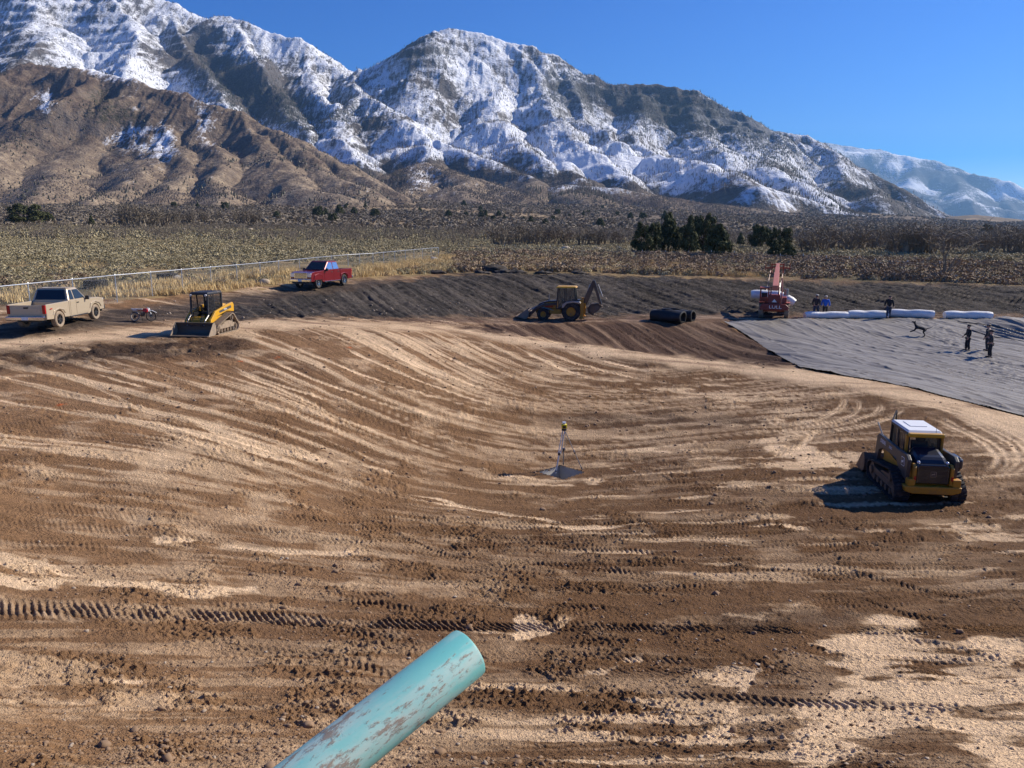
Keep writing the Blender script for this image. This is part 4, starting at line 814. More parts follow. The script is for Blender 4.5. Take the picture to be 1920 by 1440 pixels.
# straw coloured grass
def grass_mesh(name, X, Y, Z, h, n=16, spread=.35):
    m = len(X); a = G.uniform(0, 6.28, (m, n)); r = G.uniform(0, spread, (m, n)); bx = X[:, None] + r * np.cos(a); by = Y[:, None] + r * np.sin(a)
    hh = h * G.uniform(.5, 1.2, (m, n)); lx = G.normal(0, .22, (m, n)) * hh - .1 * hh; ly = G.normal(0, .22, (m, n)) * hh; wv = .012 + hh * .03; t = G.uniform(0, 3.14, (m, n))
    V = np.stack([np.stack([bx - wv * np.cos(t), by - wv * np.sin(t), Z[:, None] + 0 * bx], -1), np.stack([bx + wv * np.cos(t), by + wv * np.sin(t), Z[:, None] + 0 * bx], -1), np.stack([bx + lx, by + ly, Z[:, None] + hh], -1)], 2)
    return rawmesh(name, V.reshape(-1, 3), np.arange(m * n * 3).reshape(-1, 3), M['straw'])
def strawzone(px, py, X, Y, g):
    z = poly_in(px, py, [(150,585),(190,545),(330,528),(480,510),(560,505),(555,532),(480,545),(330,562),(200,588)]) + poly_in(px, py, [(655,522),(680,500),(830,480),(1000,480),(1200,490),(1420,508),(1420,526),(1200,520),(1000,513),(850,515),(680,526)]) + poly_in(px, py, [(-40,600),(-40,545),(60,540),(30,590)])
    return (z > 0) & (g.random(len(px)) < sst(.38, .6, fbm(X * .3, Y * .3, 3)) + .08)
X, Y, Z, px, py = plain_pts(60000, 36, 130, 10, strawzone); o = grass_mesh('dry_grass', X, Y, Z, .55, 16); tag(o, 'tall straw-coloured dry grass along the rim of the pond', 'grass', kind='stuff')
X, Y, Z, px, py = plain_pts(26000, 45, 240, 12, lambda px, py, X, Y, g: g.random(len(px)) < .8 * sst(.45, .6, fbm(X * .05 + 7, Y * .05, 3))); o = grass_mesh('dry_grass', X, Y, Z, .34, 10, .6); tag(o, 'short dry grass between the sagebrush on the flat', 'grass', kind='stuff')
# leafless oak thickets
def bare_clump_mesh(g, nst=26, h=3.2, r=1.9, tw=9, wm=1.0):
    Vs = []; 
    def strip(p, q, w0, w1):
        d = q - p; s = np.cross(d, g.normal(size=3)); s /= np.linalg.norm(s) + 1e-9; s = s * wm; Vs.append([p - s * w0, p + s * w0, q + s * w1]); Vs.append([p - s * w0, q + s * w1, q - s * w1])
    for i in range(nst):
        a = g.uniform(0, 6.28); rr_ = r * .55 * math.sqrt(g.random()); p = np.array([rr_ * math.cos(a), rr_ * math.sin(a), -.1]); hh = h * g.uniform(.65, 1.05) * (1 - .25 * rr_ / r)
        dr = np.array([math.cos(a) * .25 * rr_ / r + g.normal(0, .1), math.sin(a) * .25 * rr_ / r + g.normal(0, .1), 1.0]); k = 4
        for j in range(k):
            q = p + dr * hh / k + g.normal(0, .07, 3) * (1, 1, 0); strip(p, q, .045 * (1 - j / k) + .012, .045 * (1 - (j + 1) / k) + .01)
            if j:
                for _ in range(tw // 3 + j):
                    d2 = dr * .6 + g.normal(0, .5, 3); d2[2] = abs(d2[2]) * .8 + .15; e = q + d2 * hh * .20; strip(q, e, .014, .008)
                    for _ in range(2): e2 = e + (d2 * .6 + g.normal(0, .35, 3)) * hh * .14; strip(e, e2, .011, .006)
            p = q
    return np.array(Vs).reshape(-1, 3)
g5 = np.random.default_rng(15); CL = []
for v in range(5):
    V = bare_clump_mesh(g5, 24, 3.2, 1.9, 9, 2.3); me = bpy.data.meshes.new('bare_thicket'); me.from_pydata(V.tolist(), [], np.arange(len(V)).reshape(-1, 3).tolist()); me.materials.append(M['twig']); CL.append((me, V))
def clump(px, py, s, label, group=None, sx=1.0):
    x, y = hit(px, py, 20, 900); o = bpy.data.objects.new('bare_thicket', CL[int(g5.integers(0, 5))][0]); COL.objects.link(o); o.location = (x, y, soil_z(x, y)); o.scale = (s * sx, s * sx, s); o.rotation_euler = (0, 0, g5.uniform(0, 6)); tag(o, label, 'thicket', group); return o
ROWA = [235, 258, 283, 305, 330, 355, 385, 408, 455, 478]; ROWB = [740, 790, 870, 920, 945, 975, 1000, 1030, 1060, 1095, 1125, 1155]
for px, py, s, sx in [(235,428,1.5,1.2),(258,430,1.5,1.2),(283,429,1.45,1.2),(305,427,1.3,1.2),(330,424,1.2,1.2),(355,423,1.2,1.2),(385,420,1.1,1.2),(408,418,1.1,1.2),(455,421,1.35,1.5),(478,420,1.1,1.3)]:
    clump(px, py, s * 2.15, ORD[int(np.searchsorted(ROWA, px))] + ' from the left of ten leafless grey thickets in a row at the left', 'leafless thickets in the row at the left', sx)
for px, py, s, sx in [(945,462,1.1,1.6),(975,458,1.2,1.5),(1000,460,1.2,1.5),(1030,458,1.2,1.5),(1060,460,1.1,1.5),(1095,462,1.0,1.4),(1125,462,1.0,1.4),(1155,460,.9,1.4),(870,440,1,1.5),(920,448,.8,1.4),(790,428,1,1.5),(740,425,.9,1.5)]:
    clump(px, py, s * 1.3, ORD[ROWB.index(px)] + ' from the left of twelve leafless thickets left of the dark juniper group', 'leafless thickets left of the dark junipers', sx)
for i in range(46):
    px = 1500 + i * 9.6 + g5.uniform(-5, 5); py = 466 + g5.uniform(-10, 14); clump(px, py, g5.uniform(1.0, 1.5), 'leafless brown thicket on the flat at the right, behind the white rolls', 'leafless thickets on the right of the flat', g5.uniform(1.2, 1.6))
def cover_clumps(X, Y, Z, S, nst, label, sub=1.0):
    Vs = []; vs = []
    for v in range(4): vs.append(bare_clump_mesh(g5, nst, 3.0, 2.4, 4, 2.0))
    vid = g5.integers(0, 4, len(X))
    for v in range(4):
        k = np.nonzero(vid == v)[0]; Vb = vs[v]; a = g5.uniform(0, 6.28, len(k)); c, s = np.cos(a)[:, None], np.sin(a)[:, None]; sz = S[k][:, None]
        Vs.append(np.stack([(Vb[None, :, 0] * c - Vb[None, :, 1] * s) * sz * 1.4 + X[k][:, None], (Vb[None, :, 0] * s + Vb[None, :, 1] * c) * sz * 1.4 + Y[k][:, None], Vb[None, :, 2] * sz * sub + Z[k][:, None]], -1).reshape(-1, 3))
    V = np.vstack(Vs); o = rawmesh('thicket_cover', V, np.arange(len(V)).reshape(-1, 3), M['twig']); tag(o, label, 'thicket', kind='stuff')
def tz(px, py, X, Y, g): return (g.random(len(px)) < sst(.40, .56, fbm(X * .02, Y * .02 + 5, 3)) * (.25 + .75 * sst(300, 420, Y + .35 * X))) 
X, Y, Z, px, py = plain_pts(6500, 190, 460, 21, tz); cover_clumps(X, Y, Z, g5.uniform(.7, 1.3, len(X)), 7, 'leafless brown scrub spreading over the middle of the flat', .85)
# far scrub up the fan: coarse twig tufts
X, Y, Z, px, py = plain_pts(30000, 430, 1350, 22, lambda px, py, X, Y, g: g.random(len(px)) < .25 + .75 * sst(.38, .52, fbm(X * .008, Y * .008, 4))); ok = Z > -8
o = scatter('far_scrub', X[ok], Y[ok], Z[ok], G.uniform(1.4, 3.2, ok.sum()), 18, M['twig'], h=.8, size=.42); tag(o, 'grey leafless scrub covering the fan below the mountains', 'scrub', kind='stuff')
X, Y, Z, px, py = plain_pts(34000, 1300, 2600, 23, lambda px, py, X, Y, g: (g.random(len(px)) < .35 + .65 * sst(.38, .52, fbm(X * .006, Y * .006, 4))) & (px > 500))
o = scatter('far_scrub', X, Y, Z, G.uniform(2.2, 4.2, len(X)), 9, M['twig'], h=.8, size=.6); tag(o, 'grey scrub at the very foot of the mountains', 'scrub', kind='stuff')
# junipers
def juniper_mesh(g, h=1.0, r=.45, n=1500, cone=.5):
    k = 46; cz = g.uniform(.12, 1, k) ** .9; rr_ = r * np.where(cz < .35, .75 + cz * .7, 1.0 - (cz - .35) / .65 * cone * 1.2) * np.sqrt(g.uniform(.25, 1, k)); a = g.uniform(0, 6.28, k)
    cc = np.stack([rr_ * np.cos(a), rr_ * np.sin(a), cz * h], -1); cs = g.uniform(.10, .2, k) * (1.1 - .5 * cz)
    i = g.integers(0, k, n); u = g.normal(size=(n, 3)); u /= np.linalg.norm(u, axis=1)[:, None]; C = cc[i] + u * (cs[i] * g.uniform(.5, 1.0, n))[:, None] * (1, 1, 1.2)
    nn = u + g.normal(0, .45, (n, 3)); nn /= np.linalg.norm(nn, axis=1)[:, None]; up = np.array([0, 0, 1.0]) + g.normal(0, .5, (n, 3)); a = up - nn * (up * nn).sum(1)[:, None]; a /= np.linalg.norm(a, axis=1)[:, None]; b = np.cross(nn, a); s = (.036 * g.uniform(.6, 1.4, n))[:, None]
    return np.stack([C - a * s - b * s * .6, C - a * s + b * s * .6, C + a * s * 1.8], 1).reshape(-1, 3), np.arange(n * 3).reshape(-1, 3)
JM = []
for v in range(5):
    V, F = juniper_mesh(g5, 1, [.42, .5, .36, .55, .45][v], 3600, [.75, .4, .95, .25, .6][v]); me = bpy.data.meshes.new('crown'); me.from_pydata(V.tolist(), [], F.tolist()); me.materials.append(M['juniper']); JM.append(me)
b = MB(); b.tube([(0,0,-.05),(.01,0,.2),(-.02,.01,.5),(0,0,.8)], [.035,.03,.02,.008], 7)
for k in range(7): a = k * 2.4; b.tube([(0,0,.15+.07*k),(.13*math.cos(a),.13*math.sin(a),.27+.07*k),(.25*math.cos(a),.25*math.sin(a),.34+.08*k)], [.013,.009,.004], 5)
tr0 = b.obj('trunk', M['bark']); TRM = tr0.data; bpy.data.objects.remove(tr0)
def juniper(px, py, hpx, v, label, group=None, wide=1.0):
    x, y = hit(px, py, 20, 1300); z = soil_z(x, y); t_ = math.hypot(x, y); h = hpx / FPX * y / math.cos(PITCH) * 1.0
    o = empty('juniper_tree', (x, y, z - .1), g5.uniform(0, 6)); o.scale = (h * wide, h * wide, h); tag(o, label, 'tree', group)
    for nm, me in (('trunk', TRM), ('crown', JM[v])): c = bpy.data.objects.new(nm, me); COL.objects.link(c); c.parent = o
for px, py, hp, v, wd, lb in [(1212,477,54,3,.9,'leftmost tree of the dark juniper group, broad and round topped'),(1252,474,68,0,.8,'tall dark juniper second from the left of the juniper group'),(1292,476,62,2,.75,'narrow pointed juniper in the middle of the dark group'),(1318,474,66,1,.85,'bushy dark juniper right of the narrow pointed one'),(1345,482,58,0,1.0,'rightmost broad cone-shaped juniper of the dark group'),
   (1275,466,40,1,1,'low juniper half hidden between the two tall ones of the dark group'),(1425,466,40,1,1.1,'rounded juniper left in the smaller dark pair behind the reddish telehandler'),(1462,470,40,3,1.0,'rounded juniper right in the smaller dark pair behind the telehandler'),(1453,485,32,0,1.0,'low olive juniper in front of the smaller dark pair'),(1478,486,28,4,1.1,'lowest small juniper at the right foot of the smaller dark pair'),(1388,460,22,2,1,'small lone juniper between the dark group and the smaller pair')]: juniper(px, py, hp, v, lb, None, wd)
juniper(48, 421, 34, 3, 'broad dark juniper standing alone at the far left of the flat', None, 1.7); juniper(86, 418, 20, 1, 'low juniper touching the broad one at the far left', None, 1.3); juniper(172, 425, 18, 2, 'small olive juniper in the sagebrush at the left', None, .9)
for i, (px, py, hp) in enumerate([(519,411,14),(597,407,19),(611,406,14),(624,416,15),(637,403,17),(664,402,13),(703,407,15),(685,390,9),(672,388,8),(652,389,8),(648,391,8),(326,389,10),(371,390,9),(422,392,12),(870,387,10),(841,407,13),(874,405,8),(885,404,6),(906,410,15),(901,396,9),(935,406,11),(925,413,9),(946,412,9),(1045,402,9),(995,419,12),(1022,422,12),(1037,414,9),(1094,404,8),(1103,400,6),(1125,427,16),(1182,410,11),(1205,412,13),(1246,416,18),(1068,406,5),(982,412,6),(787,398,9),(755,384,7),(1035,383,6),(1158,404,7),(1130,392,6),(1550,436,12),(1850,439,17),(1522,436,7),(1340,446,9)]):
    zn = 0 if px < 450 else 1 if px < 760 else 2 if px < 960 else 3 if px < 1150 else 4 if px < 1400 else 5
    zc = globals().setdefault('ZC', {}); zc.setdefault(zn, []).append((px, py, hp, i))
for zn, L in sorted(ZC.items()):
    for q, (px, py, hp, i) in enumerate(sorted(L)):
        juniper(px, py, hp, i % 5, ORD[q] + ' from the left of the small junipers ' + ('above the yellow loader', 'above the red pickup', 'in scrub left of the backhoe', 'in scrub behind the backhoe', 'around the large dark group', 'at the right skyline')[zn], 'small junipers dotted among the grey scrub', 1.15)
# one tall leafless tree at the right and pale boulders
V = bare_clump_mesh(np.random.default_rng(4), 9, 5.2, .9, 12); b1 = MB(); b1.tube([(0,0,-.2),(.05,0,1.2),(-.05,.05,2.6)], [.14,.11,.06], 7)
x, y = hit(1770, 520); o = empty('bare_tree', (x, y, soil_z(x, y)), 1); tag(o, 'tall leafless tree with a bare branching crown at the right of the flat', 'tree'); b1.obj('trunk', M['twig'], o)
V[:, 2] += .6; V[:, :2] *= (1 + .35 * np.clip(V[:, 2:3], 0, 5)) ; rawmesh('crown', V, np.arange(len(V)).reshape(-1, 3), M['twig'], o)
def rock_mesh(g, n=2, j=.22):
    bm = bmesh.new(); bmesh.ops.create_icosphere(bm, subdivisions=n, radius=1)
    o = g.uniform(0, 50, 3)
    for v in bm.verts:
        p = v.co; v.co = p * (1 + j * (math.sin(p.x * 2.3 + o[0]) + math.sin(p.y * 2.9 + o[1]) * .8 + math.sin(p.z * 3.1 + o[2]) * .6) + g.uniform(-.07, .07)); v.co.z *= .72
    V = np.array([v.co[:] for v in bm.verts]); F = np.array([[v.index for v in f.verts] for f in bm.faces]); bm.free(); return V, F
M['pale_rock'] = paint('pale_rock', (.46, .37, .26), .9, 0, .3, 2, (.30, .23, .16), bmp=.02); M['grey_rock'] = paint('grey_rock', (.25, .235, .21), .9, 0, .4, 2, bmp=.02)
for i, (px, py, s, m_, lb, gp_) in enumerate([(271,432,.9,'pale_rock',None,1),(278,433,.8,'pale_rock',None,1),(344,433,1.2,'pale_rock',None,1),(376,433,.8,'pale_rock',None,1),(392,431,.8,'pale_rock',None,1),(407,431,1.3,'pale_rock',None,1),(414,432,1,'pale_rock',None,1),(468,433,1.2,'pale_rock',None,1),(475,435,.9,'pale_rock',None,1),
    (113,457,.55,'pale_rock','pale boulder lying alone in the sagebrush above the tan pickup',0),(500,531,.42,'pale_rock','pale pointed boulder in the brush left of the red pickup',0),(327,526,.42,'grey_rock','grey boulder beside the tractor tyre behind the fence',0),(1058,470,1.0,'pale_rock','long pale boulder on the flat behind the backhoe',0),(1122,470,.7,'pale_rock','smaller pale boulder on the flat left of the dark juniper group',0),(815,488,.7,'grey_rock','grey boulder at the far end of the chain-link fence',0)]):
    x, y = hit(px, py, 20, 500); V, F = rock_mesh(np.random.default_rng(i)); o = rawmesh('boulder', V, F, M[m_]); o.location = (x, y, soil_z(x, y) + s * .25); o.scale = (s * 1.2, s, s)
    tag(o, lb or ORD[i] + ' from the left of nine pale boulders by the left thickets', 'boulder', 'pale boulders along the left thickets' if gp_ else None)
# clods and pebbles loose on the graded soil
gq = np.random.default_rng(55)
def clods(n, r0, r1, s0, s1, zone, name, label, mat, sub=1):
    a = gq.uniform(R(-39), R(39), n * 3); r = np.exp(gq.uniform(math.log(r0), math.log(r1), n * 3)); X = r * np.sin(a); Y = r * np.cos(a); Z = soil_zs(X, Y); px, py = px_of(X, Y, Z)
    k = np.nonzero((gq.random(len(X)) < zone(px, py, X, Y)) & (py > 560))[0][:n]; X, Y, Z = X[k], Y[k], Z[k]; S = s0 * (s1 / s0) ** (gq.random(len(k)) ** 2.2); Vs = []; Fs = []; n0 = 0; vid = gq.integers(0, 5, len(k))
    for v in range(5):
        Vb, Fb = rock_mesh(np.random.default_rng(90 + v), sub, .2); Vb = Vb * np.random.default_rng(v).uniform(.62, 1.3, (len(Vb), 1)); q = np.nonzero(vid == v)[0]; t = gq.uniform(0, 6.28, len(q)); c, s = np.cos(t)[:, None], np.sin(t)[:, None]; sz = S[q][:, None]
        V = np.stack([(Vb[None, :, 0] * c - Vb[None, :, 1] * s) * sz + X[q][:, None], (Vb[None, :, 0] * s + Vb[None, :, 1] * c) * sz * .8 + Y[q][:, None], Vb[None, :, 2] * sz + Z[q][:, None] + sz * .08], -1)
        Vs.append(V.reshape(-1, 3)); Fs.append((Fb[None] + (np.arange(len(q)) * len(Vb))[:, None, None] + n0).reshape(-1, 3)); n0 += V.shape[0] * V.shape[1]
    o = rawmesh(name, np.vstack(Vs), np.vstack(Fs), mat); tag(o, label, 'soil', kind='stuff')
M['clod'] = paint('clod', (.24, .155, .092), .95, 0, .3, 3, (.30, .20, .13)); M['pebble'] = paint('pebble', (.34, .27, .2), .9, 0, .3, 3)
cz = lambda px, py, X, Y: (.03 + .9 * sst(.53, .66, fbm(X * .8, Y * .8, 3))) * (.5 + .5 * sst(900, 500, px)) * (1 + 2 * blob(px, py, 1200, 1330, 200, 80))
clods(12000, 6, 30, .008, .040, cz, 'soil_clods', 'loose brown clods strewn over the near slope', M['clod'])
clods(170, 6, 26, .04, .085, cz, 'soil_clods', 'larger brown clods strewn over the near slope', M['clod'], 2)
clods(2500, 24, 90, .02, .08, lambda px, py, X, Y: sst(.42, .6, fbm(X * .3, Y * .3, 3)), 'soil_clods', 'clods on the far slopes and banks', M['clod'])
clods(260, 40, 90, .06, .13, lambda px, py, X, Y: 1.0 * (py < 600), 'pebbles', 'pale stones on the dark bank', M['pebble'])
clods(700, 6, 40, .012, .05, lambda px, py, X, Y: .5 + 0 * px, 'pebbles', 'pale stones on the graded soil', M['pebble'])
# spoil heaps along the crest of the dark bank
M['spoil'] = paint('spoil', (.04, .033, .028), .95, 0, .4, 1.5, (.08, .06, .05), bmp=.05)
for i, (px, py, s) in enumerate([(822,513,.7),(925,508,1.3),(940,511,.8),(968,512,.7),(1020,513,.6),(1085,513,.6),(905,513,.6)]):
    x, y = hit(px, py, 20, 300); V, F = rock_mesh(np.random.default_rng(300 + i), 3, .15); V += (fbm(V[:, :1] * 6 + i, V[:, 1:2] * 6 + V[:, 2:] * 5, 4) - .5) * 1.1 * V
    o = rawmesh('spoil_heap', V, F, M['spoil']); o.location = (x, y, soil_z(x, y)); o.scale = (s * 1.3, s, s * .6); tag(o, ORD[sorted([822,925,940,968,1020,1085,905]).index(px)] + ' from the left of seven black spoil heaps along the dark bank crest', 'spoil heap', 'spoil heaps on the crest of the dark bank')
# ---------------------------------------------------------------- vehicles and machines (local +Y is forward)
def rz_of(hx, hy): return math.atan2(-hx, hy)
def arc(cy, cz, r, a0, a1, n): return [(cy + r * math.cos(R(a0 + (a1 - a0) * i / n)), cz + r * math.sin(R(a0 + (a1 - a0) * i / n))) for i in range(n + 1)]
def wheel(par, x, y, r, wd, tyre_m, rim_m, side, spokes=6, lugs=0, rimr=.6, turn=0):
    e = empty('wheel', (x, y, r), turn); e.parent = par; h = wd / 2
    b = MB(); b.lathe([(-h*.8, r*rimr), (-h, r*.72), (-h*.97, r*.9), (-h*.72, r*.985), (0, r), (h*.72, r*.985), (h*.97, r*.9), (h, r*.72), (h*.8, r*rimr), (0, r*rimr*.97), (-h*.8, r*rimr)], (0, 0, 0), (1, 0, 0), 36, False)
    for i in range(lugs):
        a = 2 * math.pi * i / lugs
        for sg in (-1, 1):
            a2 = a + (math.pi / lugs if sg > 0 else 0); p = Vector((sg * h * .08, math.cos(a2) * r, math.sin(a2) * r)); q = Vector((sg * h * .98, math.cos(a2 + .22) * r * .985, math.sin(a2 + .22) * r * .985)); b.bar(p, q, .05 * r / .7, .05, (0, math.cos(a2), math.sin(a2)))
    b.obj('tyre', tyre_m, e, True)
    b = MB(); s = side; b.lathe([(-s*h*.5, r*rimr*.98), (s*h*.62, r*rimr*.99), (s*h*.72, r*rimr*.93), (s*h*.42, r*rimr*.86), (s*h*.34, r*.1)] if s > 0 else [(s*h*.34, r*.1), (s*h*.42, r*rimr*.86), (s*h*.72, r*rimr*.93), (s*h*.62, r*rimr*.99), (-s*h*.5, r*rimr*.98)], (0, 0, 0), (1, 0, 0), 30)
    for i in range(spokes):
        a = 2 * math.pi * i / spokes; b.bar((s*h*.5, math.cos(a)*r*.08, math.sin(a)*r*.08), (s*h*.62, math.cos(a)*r*rimr*.9, math.sin(a)*r*rimr*.9), r*.13, h*.25, (1, 0, 0))
    b.cyl((s*h*.3, 0, 0), (s*h*.68, 0, 0), r*.13, n=14); b.obj('rim', rim_m, e, True); return e
def pickup(label, loc, rz, pm, crew, rim, glare_side=False):
    t = empty('pickup_truck', loc, rz); tag(t, label, 'pickup truck')
    cb = -1.12 if crew else -.72; L0 = -2.88; ra, fa, wr = -1.72, 1.86, .56
    b = MB()                                               # cab lower, doors and nose
    b.prism([(cb, .46), (cb, 1.27), (.9, 1.29), (1.12, 1.25), (2.3, 1.21), (2.66, 1.15), (2.8, 1.02), (2.8, .52)] + arc(fa, .40, wr - .06, 14, 166, 9) + [(1.2, .42)], 'x', -.95, .95)
    b.prism([(fa - .62, .62)] + [(fa + .62, .62), (fa + .5, .98), (fa, 1.08), (fa - .5, .98)], 'x', -.985, -.95); b.prism([(fa - .5, .98), (fa, 1.08), (fa + .5, .98), (fa + .62, .70), (fa + .56, .70), (fa + .42, .88), (fa, .99), (fa - .42, .88), (fa - .56, .70), (fa - .62, .70)], 'x', -.995, .995)
    b.obj('body', pm, t, bevel=.035)
    b = MB()                                               # load bed
    bedp = [(L0 + .06, .52), (L0 + .06, 1.26), (cb - .03, 1.27), (cb - .03, .46)] + arc(ra, .40, wr - .05, 10, 170, 9)
    for s in (-1, 1): b.prism(bedp, 'x', s * .955, s * .87); b.prism([(ra - .6, .70), (ra - .46, .92), (ra, 1.02), (ra + .46, .92), (ra + .6, .70), (ra + .5, .70), (ra + .38, .86), (ra, .94), (ra - .38, .86), (ra - .5, .70)], 'x', s * .99, s * .95)
    b.box((0, (L0 + cb) / 2 + .03, .72), (1.74, cb - L0 - .12, .06)); b.box((0, cb - .06, .98), (1.74, .05, .5))
    for s in (-1, 1): b.box((s * .62, ra, .86), (.42, .8, .26))
    b.obj('bed', pm, t, bevel=.02)
    b = MB(); b.box((0, L0 + .05, .93), (1.70, .07, .60)); b.box((0, L0 + .005, .93), (1.4, .02, .34)); b.obj('tailgate', pm, t, bevel=.02)
    b = MB(); b.box((0, L0 - .005, 1.1), (.22, .03, .08)); b.obj('tailgate_handle', M['plastic'], t)
    b = MB(); b.box((0, (L0 + cb) / 2, .765), (1.7, cb - L0 - .2, .02)); b.obj('bed_liner', M['plastic'], t)
    rf = .42 if not crew else .30; rb = cb + .22           # roof and pillars
    b = MB(); b.hexa([(-.93, cb, 1.25), (.93, cb, 1.25), (.93, 1.05, 1.25), (-.93, 1.05, 1.25), (-.77, rb, 1.86), (.77, rb, 1.86), (.77, rf, 1.88), (-.77, rf, 1.88)]); b.obj('cab', pm, t, bevel=.05)
    b = MB(); b.box((0, (rb + rf) / 2, 1.885), (1.46, rf - rb - .05, .03)); b.obj('roof', pm, t, bevel=.012)
    gm = M['dark_glass']
    def quad(p0, p1, p2, p3, nrm, th=.018):
        n = Vector(nrm).normalized() * th; P = [Vector(p) for p in (p0, p1, p2, p3)]; b.hexa([p - n * .4 for p in P] + [p + n for p in P])
    b = MB(); f0, f1 = 1.02, .455
    def lx(z): return .93 - (z - 1.25) / .61 * .16
    quad((-.80, .99 - .0, 1.30), (.80, .99, 1.30), (.68, rf + .055, 1.80), (-.68, rf + .055, 1.80), (0, .7, .7), .03); b.obj('windshield', gm, t)
    b = MB(); quad((-.78, cb + .03, 1.32), (.78, cb + .03, 1.32), (.68, rb - .03, 1.80), (-.68, rb - .03, 1.80), (0, -1, .3), .03); b.obj('rear_window', gm, t)
    split = -.18 if crew else -.14
    for s in (-1, 1):
        for a0, a1, c0, c1 in ((split + .05, .86, split + .05, rf - .02), (cb + .16, split - .05, rb + .06, split - .05)):
            b = MB(); z0, z1 = 1.31, 1.79; quad((s * lx(z0), a0, z0), (s * lx(z0), a1, z0), (s * lx(z1), c1, z1), (s * lx(z1), c0, z1), (s, 0, .25)); b.obj('side_window', M['painted_glare'] if (glare_side and s < 0) else gm, t)
        b = MB(); b.box((s * .957, (split + 1.0) / 2 + .08, .9), (.012, 1.14, .74)); d = b.obj('door', pm, t, bevel=.01); h = MB(); h.box((s * .975, split + .22, 1.12), (.03, .2, .045)); h.obj('handle', M['chrome'] if crew else M['plastic'], d)
        b = MB(); b.box((s * .957, (split + cb) / 2 + .02, .9), (.012, abs(split - cb) - .16, .74)); d = b.obj('door', pm, t, bevel=.01)
        if crew: h = MB(); h.box((s * .975, cb + .28, 1.12), (.03, .2, .045)); h.obj('handle', M['chrome'], d)
        b = MB(); b.box((s * 1.07, .86, 1.30), (.2, .1, .2)); b.bar((s * .94, .88, 1.24), (s * 1.0, .88, 1.27), .05, .05); b.obj('side_mirror', M['plastic'], t, bevel=.02)
        b = MB(); b.box((s * .86, L0 + .035, 1.02), (.15, .09, .42)); b.obj('taillight', M['tail_red'], t, bevel=.01)
        b = MB(); b.box((s * .77, 2.76, .98), (.34, .12, .28)); b.obj('headlight', M['lens'], t, bevel=.02)
        b = MB(); b.box((s * .93, .0 if crew else .1, .45), (.16, 2.2 if crew else 1.7, .06)); b.obj('running_board', M['chrome'] if crew else M['plastic'], t, bevel=.01)
    b = MB(); b.box((0, 2.79, .95), (1.18, .08, .44)); g = b.obj('grille', M['chrome'], t, bevel=.02); b = MB()
    for k in range(5): b.box((0, 2.838, .79 + k * .08), (1.06, .012, .042))
    b.obj('grille_slats', M['plastic'], g)
    b = MB(); b.box((0, 2.86, .60), (1.88, .18, .22)); b.obj('front_bumper', M['chrome'] if crew else M['plastic'], t, bevel=.04)
    b = MB(); b.box((0, 2.80, .44), (1.6, .14, .14)); b.obj('air_dam', M['plastic'], t, bevel=.03)
    b = MB(); b.box((0, L0 - .10, .60), (1.86, .16, .19)); b.box((0, L0 - .02, .56), (1.3, .1, .1)); b.obj('rear_bumper', M['chrome'], t, bevel=.03)
    b = MB(); b.box((0, (2.955 if crew else L0 - .185), .60), (.32, .012, .15)); b.obj('licence_plate', M['white_paint'], t)
    b = MB(); b.box((0, -.1, .5), (1.1, 5.2, .2)); b.cyl((-.85, ra, .4), (.85, ra, .4), .07); b.cyl((-.85, fa, .4), (.85, fa, .4), .06); b.obj('chassis', M['plastic'], t)
    for s in (-1, 1):
        for y in (ra, fa): wheel(t, s * .84, y, .42, .28, M['dusty_rubber'] if not crew else M['rubber'], rim, s, 6, 0, .62)
    return t
M['painted_glare'] = paint('painted_glare_glass', (.55, .58, .62), .06, .9, .1)  # sun glare on the side windows, painted as pale metallic glass
x, y = hit(93, 588, 20, 80); tp = pickup('tan extended-cab pickup truck parked by the fence with its tailgate toward us', (-23.9, 40.6, gz(-23.9, 40.6)), rz_of(-.02, 1), M['tan_paint'], False, M['plastic'])
b = MB(); b.box((.995, -2.45, 1.02), (.006, .16, .05)); b.obj('red_badge', M['tail_red'], tp)
x, y = hit(605, 537, 20, 90); rp = pickup('red crew-cab pickup truck with chrome grille parked on the rim', (x, y, gz(x, y)), rz_of(-.36, -.93), M['red_paint'], True, M['chrome'], True); rp.scale = (1, 1, 1.07)

